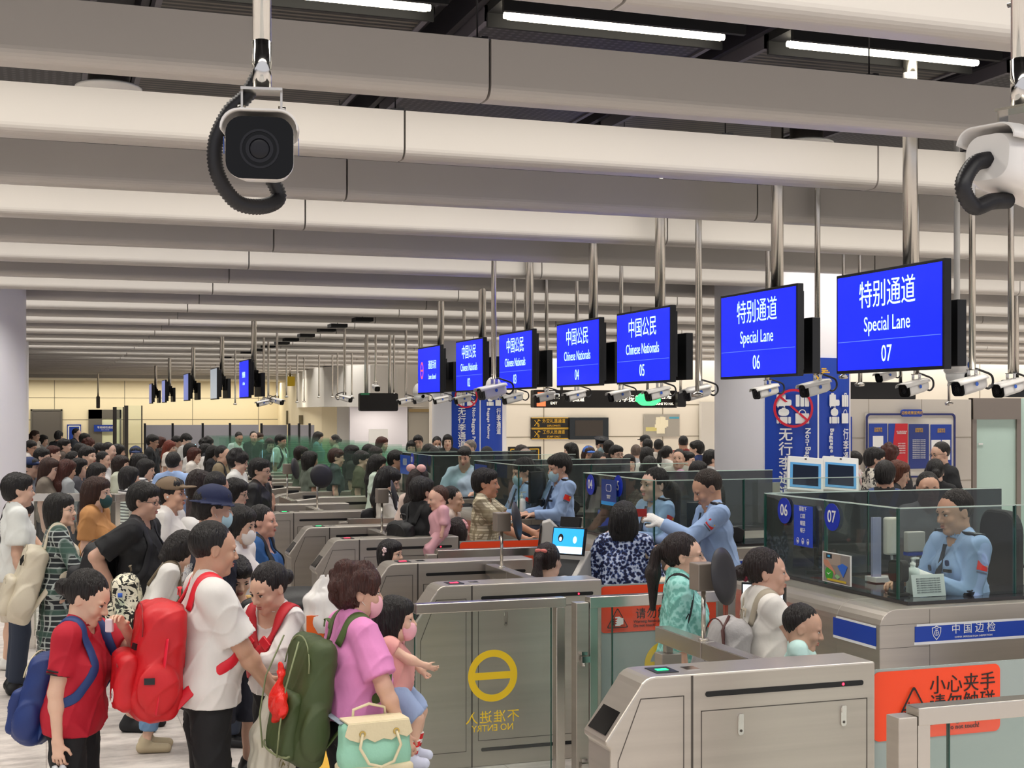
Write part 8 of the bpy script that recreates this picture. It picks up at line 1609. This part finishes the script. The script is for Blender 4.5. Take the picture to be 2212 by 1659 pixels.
# ================================================================ everyone further back
# px, top y, height, facing, hair (s short, c crop, l long, b bob, p ponytail, u bun, x curly), hair colour, top colour, flags, label
K, DB, RB_, BR = '#15110f', '#23140f', '#4a1f14', '#3a2117'
CROWD = '''
76 930 1.74 85 s BR #cfc4b8 g|man with brown hair and glasses in the farthest left cluster, before the steel door
94 940 1.62 80 b K #8c8a88 f|dark haired woman right beside the brown haired man near the steel door
67 952 1.66 85 s K #d8d2cc g|man with glasses near the pillar, looking to the counters
62 938 1.64 90 s DB #5a5c64 |person whose head shows at the edge of the white pillar, farthest up
127 931 1.74 170 s K #2a2c30 |black haired person seen from behind below the wall between two doors
166 925 1.80 85 c K #2b3038 |man with cropped hair standing tall before the blue poster
184 936 1.72 100 s K #e0dcd8 |black haired man in white under the frosted door sign
193 948 1.62 90 x RB_ #b59a8c f|woman with frizzy red hair below the frosted door
142 948 1.64 80 c #8d8580 #b9b2aa |person with grey cropped hair amid black haired people
116 963 1.64 95 s RB_ #c7bfb6 |person with auburn hair facing the counters
160 975 1.62 85 u K #a08a80 f|woman with a low black bun and an orange toned face beside the auburn head
190 964 1.74 80 s K #e6e2dc |young man in a white top with short black hair, face turned to the counters
218 957 1.66 90 s K #4a4640 |person with black hair directly behind the young man in white
236 955 1.72 85 c K #8f8579 |man with a short fade haircut looking down
256 960 1.62 100 b K #39363a f|woman with dark bobbed hair beside the fade haircut
224 975 1.60 82 u K #d8d6d4 f|woman with tied black hair and a white blouse, profile clearly seen
262 984 1.60 85 b DB #cdd2bf f|woman with a reddish black bob in a pale green top
293 964 1.66 20 s K #3b4048 c|person in a small navy cap facing the viewer by the glass screen
302 980 1.62 88 b K #d9d2c8 f|woman with dark hair and a pale collar behind the striped blouse
316 992 1.60 84 b K #e6e4e2 fs|woman in a black and white striped blouse looking down
281 1008 1.58 120 b K #b5b1ad fs|woman with a black bob in a grey striped top seen from behind
108 990 1.62 80 l BR #7d7468 f|woman with long brown hair looking sideways above the black bob
145 993 1.60 120 l RB_ #9fa3a6 f|woman with very long reddish brown hair seen from behind
66 988 1.62 85 s K #6f7580 c|person in a navy blue baseball cap near the pillar
210 1001 1.56 80 b K #dce2e4 fC|woman with a claw clip in her hair and a white top, head bent
92 968 1.66 92 s K #c9d0d4 |dark haired man in pale clothes behind the person in the navy cap
175 958 1.64 100 b K #77706a f|black haired woman just behind the auburn head
172 990 1.60 95 b K #4b4a52 f|woman with full black hair next to the reddish brown long hair
41 1022 1.72 120 s K #dfe2df |man with thick black hair at the picture edge in front of the pillar
140 948 1.70 95 s K #5b4f48 |person in dark clothes in the densest part of the far queue
330 939 1.76 85 s K #17191c gB|man in a black T-shirt with glasses and a backpack in the far queue
348 944 1.66 95 l RB_ #3a2c2a f|woman with long dark auburn hair behind the man in the black T-shirt
367 952 1.62 85 l #7a3322 #e5ddd4 fO|woman with long red hair in a white top with an orange bag
402 937 1.74 84 s K #c4c2be |tall young man in a grey T-shirt looking down, by the partition screens
383 942 1.68 90 s K #8d8378 |person with black hair directly behind the tall young man in grey
376 975 1.74 172 c K #9db8e4 |man in a light blue shirt seen from behind, dark trousers
412 958 1.62 88 b K #d5d3d0 f|woman with black hair and a pale top next to the light blue shirt
421 967 1.60 80 b RB_ #e8e2da f|woman with short reddish hair and white shoulder straps
446 958 1.62 90 l K #e4e0dc f|woman with long straight black hair in a white top, first of the pair
461 963 1.60 86 l K #1d1c1f f|woman with long hair in a black sleeveless top beside the long haired pair
482 962 1.72 84 c K #8b7d63 B|man with cropped hair in an olive shirt with a dark bag strap
449 946 1.72 90 x K #3b3b3f |person with curly black hair by the grey partition
516 933 1.74 40 c K #dbe4e0 |man in white looking down at his phone beyond the green glass
548 931 1.76 30 c K #26302f |man in a dark green T-shirt beyond the green glass
560 935 1.70 60 s BR #e6e9ee m|person in white with a blue mask beside the dark green T-shirt
583 947 1.66 20 b DB #4a5a58 f|woman with dark red hair beyond the green glass
607 939 1.74 75 s K #dfe8e2 B|man in a pale green white T-shirt with dark straps beyond the glass
688 933 1.72 90 l K #8f9fc4 f|person with straight black hair in a lilac blue shirt facing the pale pink top
722 939 1.68 -85 u K #e2b8b4 f|woman in a pale pink top with a red strap facing the lilac shirt
652 964 1.66 120 s DB #5a6a58 |person with dark hair behind the green glass below the white posts
671 975 1.62 120 b K #6a7468 f|person with dark hair low behind the green glass
727 969 1.66 95 s BR #3a4a48 |young man with brown hair in a dark vest behind the glass
762 962 1.68 95 l K #2c2624 f|woman with very long black hair behind the glass, in brown
782 974 1.64 82 s K #5a5a44 |young man with wavy black hair looking down near the blue ticket
799 960 1.68 80 s K #d8d8d4 |young man with parted black hair in a pale top by the board
826 944 1.72 60 b RB_ #e6e6e4 f|woman with wavy auburn hair in a white top before the display board
812 966 1.64 70 b DB #c9bdb0 fs|woman in a brown and white striped top beside the auburn hair
816 983 1.62 80 l K #c4d4c4 fm|woman with long black hair in a mint white jacket and a blue mask
857 973 1.68 80 s K #cfc6b4 g|man with flat black hair and glasses in beige behind the glass
889 952 1.68 0 l K #e2e0de f|smiling woman with long dark hair facing the viewer in a white top
903 940 1.78 10 s K #dfe3ea |man in a white shirt leaning behind the smiling woman
928 960 1.66 60 l K #3b2a26 f|woman with dark hair turned half away in brown beside the masked face
944 943 1.72 5 u K #d9cfc6 fw|woman with a white mask and tied hair facing the viewer
967 939 1.76 5 l K #17171a f|smiling woman in black with very long black hair facing the viewer
939 967 1.64 20 b K #6b4a40 f|person with a tan face low between the woman in black and the seated man
1014 950 1.76 -60 c #8a7f78 #e4ddc8 |balding man in a cream polo shirt with striped cuffs before the blue banner
1053 964 1.72 150 c K #9bb5e2 |man in a light blue shirt seen from behind before the banner
1128 962 1.68 110 s DB #4b3c38 |dark haired man before the gold framed notice
1139 969 1.66 90 c #a58f84 #57504c |bald man before the gold framed notice
1232 957 1.66 -100 l K #2a2a2e f|woman with long dark hair and a dark coat before the cream wall
1272 964 1.66 10 l BR #17171b fk|woman in a bright blue cap and black top facing the viewer
1299 945 1.76 0 s K #1b2030 mP|guard in a black peaked cap and pale mask before the wall screen
1315 951 1.72 170 s K #3a3230 |dark haired man seen from behind next to the guard
1332 962 1.72 25 s K #1f2126 g|young man with glasses bending his head beside the guard
1295 976 1.64 40 u K #8f786c f|woman with a top knot behind the dark glass strip
1359 982 1.60 10 b K #b9a49a f|woman with a parted fringe looking down by the young man with glasses
1374 960 1.68 170 c #6a5a50 #b5b9bd |person with brownish cropped hair in pale grey seen from behind
1393 940 1.74 -150 s K #3b3430 kk|person in a black cap before the floor plan board
1399 948 1.72 170 s K #e6e2dc |man with black hair directly below the black cap
1397 966 1.66 175 l K #eae7e2 f|woman with long straight black hair over a white T-shirt seen from behind
1423 948 1.74 170 c K #e4ddd2 |man in a cream hoodie seen from behind before the floor plan board
1442 963 1.66 120 p K #e8e4dd f|woman with a loose black ponytail in white
1476 941 1.78 175 c K #7d2a26 |man in a dark red T-shirt seen from behind
1504 952 1.74 -120 s K #1a2c5c |person in a navy jacket with thick black hair
1466 969 1.70 -20 c K #b9b5ae |man with a square fringe looking down behind the dark glass
1485 975 1.66 60 s K #d7a9c8 |person in pink beside the man with the square fringe
1404 986 1.62 170 b K #4b4844 f|person with dark hair low behind the glass under the white T-shirt
1510 996 1.60 120 b K #2a2a30 f|dark haired person at the end of the dark glass strip
1538 972 1.68 100 s K #b4b2b0 |person half hidden by the big banner pillar
1636 962 1.76 84 s K #3a3530 |man with thick black hair behind the one with the white earphone
1628 977 1.74 86 c K #e2ddd4 gB|man in a white T-shirt with glasses, white earphone and a black backpack by the pillar
1842 974 1.72 -120 c K #e0dcda Q|man with a pink backpack seen from behind by the notice wall
1891 967 1.80 85 s K #d6d0c2 gv|man with glasses in a cream shirt with black brush pattern
1922 962 1.78 150 x RB_ #26262a |person with dark reddish hair behind the patterned shirt
1912 996 1.76 160 s K #18191c N|man in a black jacket with a blue backpack seen from behind
1941 996 1.68 60 l #5c2f1c #1c1c20 f|woman with long chestnut hair in a black jacket
2031 954 1.86 -75 c K #14161a g|man in a black polo shirt with black glasses before the notice board
2020 991 1.72 170 u K #1a1a1e f|person with a shiny black bun seen from behind in black
2005 1018 1.74 0 c K #e9e6e2 gH|man in a white T-shirt with glasses facing the viewer, holding a phone
510 1034 1.60 84 b K #e4e0e4 fg|woman in white with black shoulder hair and thin glasses behind the navy hat
518 1092 1.58 82 b K #e6dfdc fw|woman in a white blouse behind the officer in the navy hat
432 1016 1.62 120 b DB #3a2a2a f|person with dark reddish hair seen from behind beside the blue shirt
468 1018 1.70 150 c K #2a2522 |man with short dark hair seen from behind above the navy hat
516 974 1.72 86 x K #e6e6e0 g|man in a white T-shirt with glasses and wavy black hair at the gates
562 990 1.70 84 s K #141416 g|young man in a black T-shirt with glasses at the gate rail
569 1022 1.50 70 s DB #b48a74 |short person with a tan face next to the young man in black
370 1031 1.68 82 s K #e3dfda T|man in a white T-shirt and a tan baseball cap with a white earphone
211 1031 1.64 84 l BR #c08a55 fM|woman in a tan blouse with long brown hair and a dark green mask
408 1120 1.34 90 s K #e6e3de W|person in a white sun hat stooping behind the man in the navy hat
'''
HN = {'s': 'short', 'c': 'crop', 'l': 'long', 'b': 'bob', 'p': 'ponytail', 'u': 'bun', 'x': 'curly'}
SKC = ['#c99a80', '#d3a78d', '#bf8c70', '#d8ae96']
STR = pattern('stripe_top', 'stripe', '#e2e0de', '#3c3c42', sc=9); BRUSH = pattern('brush_print', 'swirl', '#ded8c8', '#2c2b2a', sc=9)
for n_, ln in enumerate([l for l in CROWD.strip().split('\n')]):
    a, lab = ln.split('|'); a = a.split(); px, py, H_, fc = float(a[0]), float(a[1]), float(a[2]), float(a[3]); hr = HN[a[4]]; hcx = globals().get(a[5], a[5]); tc = a[6]; fl = a[7] if len(a) > 7 else ''
    d = F*(HC-H_)/(py-HY); kw = dict(q=1 if d < 36 else 0, label=lab, group='people in the far queues' if px < 700 else 'people behind the counters', face=fc+random.uniform(-6, 6), skin=SKC[(n_*7) % 4], hair=hr, hair_c=hcx, top_c=tc, female='f' in fl, bot_c=['#1b1c22', '#2b3446', '#3a3a3c'][n_ % 3], head_pitch=random.uniform(-2, 12), build=random.uniform(0.94, 1.1), grow=1.06, sleeve='short')
    if 'g' in fl: kw['glasses'] = 'black'
    if 'm' in fl: kw['mask'] = MASKB
    if 'w' in fl: kw['mask'] = mat('mask_white', '#e9e4e2', 0.6)
    if 'M' in fl: kw['mask'] = MASKG
    if 's' in fl: kw['top_m'] = STR
    if 'v' in fl: kw['top_m'] = BRUSH; kw['top'] = 'blouse'
    if 'c' in fl: kw['hat'] = 'cap'; kw['hat_c'] = '#22335c'
    if fl.endswith('kk'): kw['hat'] = 'cap'; kw['hat_c'] = '#1a1a1c'
    elif 'k' in fl: kw['hat'] = 'cap'; kw['hat_c'] = '#3f6ec2'
    if 'T' in fl: kw['hat'] = 'cap'; kw['hat_c'] = '#7d6a55'; kw['q'] = 2
    if 'W' in fl: kw['hat'] = 'bucket'; kw['hat_c'] = '#e6e4e0'; kw['q'] = 2
    if 'P' in fl: kw['hat'] = 'peaked'; kw['hat_c'] = '#15171f'; kw['sleeve'] = 'long'
    if 'M' in fl or 'H' in fl: kw['q'] = 2
    if 'H' in fl: kw.update(rh=(-0.04, -0.26, 1.12), lh=(0.08, -0.27, 1.10), relb=(-0.8, 0.3, -0.6), lelb=(0.8, 0.3, -0.6), head_pitch=2)
    if px == 516 and py < 960: kw.update(head_pitch=25)
    if px == 402: kw.update(head_pitch=28)
    I = put(px, py, H=H_, **kw)
    if 'B' in fl: backpack(I, 'black backpack on the ' + ' '.join(lab.split()[:9]), '#1b1b1f', q=0.014, pockets=False)
    if 'Q' in fl: backpack(I, 'pale pink backpack worn by the man near the notice wall', '#dcb0b0', q=0.012)
    if 'N' in fl: backpack(I, 'blue backpack worn over a black jacket behind the glass', '#25447c', q=0.012, w=0.34, h=0.5, dz=-0.02)
    if 'O' in fl: t = attach(I, 'shoulder_bag', 'orange shoulder bag of the woman with long red hair', 'bag'); C = SDF((-0.5, -0.2, 0.5), (0, 0.3, 1.2), 0.014); C.box((-0.24, 0.02, 0.86), (0.05, 0.14, 0.13), rd=0.03); C.mesh('bag_body', cloth('#b5642c'), t)
    if 'C' in fl: b = MB(); b.tube([I['hp'](-0.03, 0.13, 0.03), I['hp'](0, 0.145, 0.05), I['hp'](0.03, 0.13, 0.03)], 0.014, 8); b.build('claw_clip', cloth('#c9a07c'), I['root'])
    if 'T' in fl: b = MB(); b.ell(I['hp'](-0.083, 0.0, -0.012), 0.009, 8, 6); b.build('earphone', WHITEP, I['root'])
    if 'H' in fl: phone(I, 'r', 'black phone in the hands of the man in the white T-shirt facing the viewer')
# queue railings by the pillar
for (px, py, d, L_, rz, lab) in ((62, 1066, 12.6, 1.0, facing(90)-math.pi/2, 'grey steel queue railing beside the pillar in the crowd'), (244, 1068, 12.2, 0.5, facing(150)-math.pi/2, 'grey steel queue railing between the tan blouse and the black T-shirt')):
    P = at_d(px, py, d); t = tag(empty('queue_railing', (P.x, P.y, 0), rz), lab, 'railing'); z = P.z
    b = MB(); b.box((0, -0.03, z-0.07), (L_, 0.03, z)); b.box((0.03, -0.02, 0.12), (L_-0.03, 0.02, 0.17)); b.build('rail', STEELH, t, bevel=0.004)
    for x in (0.0, L_-0.06): b = MB(); b.box((x, -0.03, 0), (x+0.06, 0.03, z-0.07)); b.build('post', STEELH, t)
    b = MB(); b.box((0.06, -0.004, 0.17), (L_-0.06, 0.004, z-0.07)); b.build('pane', GLG, t)
import re
for o in SC.objects:      # people are described by clothes and pose
    l = o.get('label')
    if l: o['label'] = re.sub(r'\b(girl|boy)\b', 'child', re.sub(r'\b(young man|wo?man|little child)\b', 'person', re.sub(r'\bwoman|\bman\b', 'person', l))).replace('little child', 'small child').replace('young person', 'person')
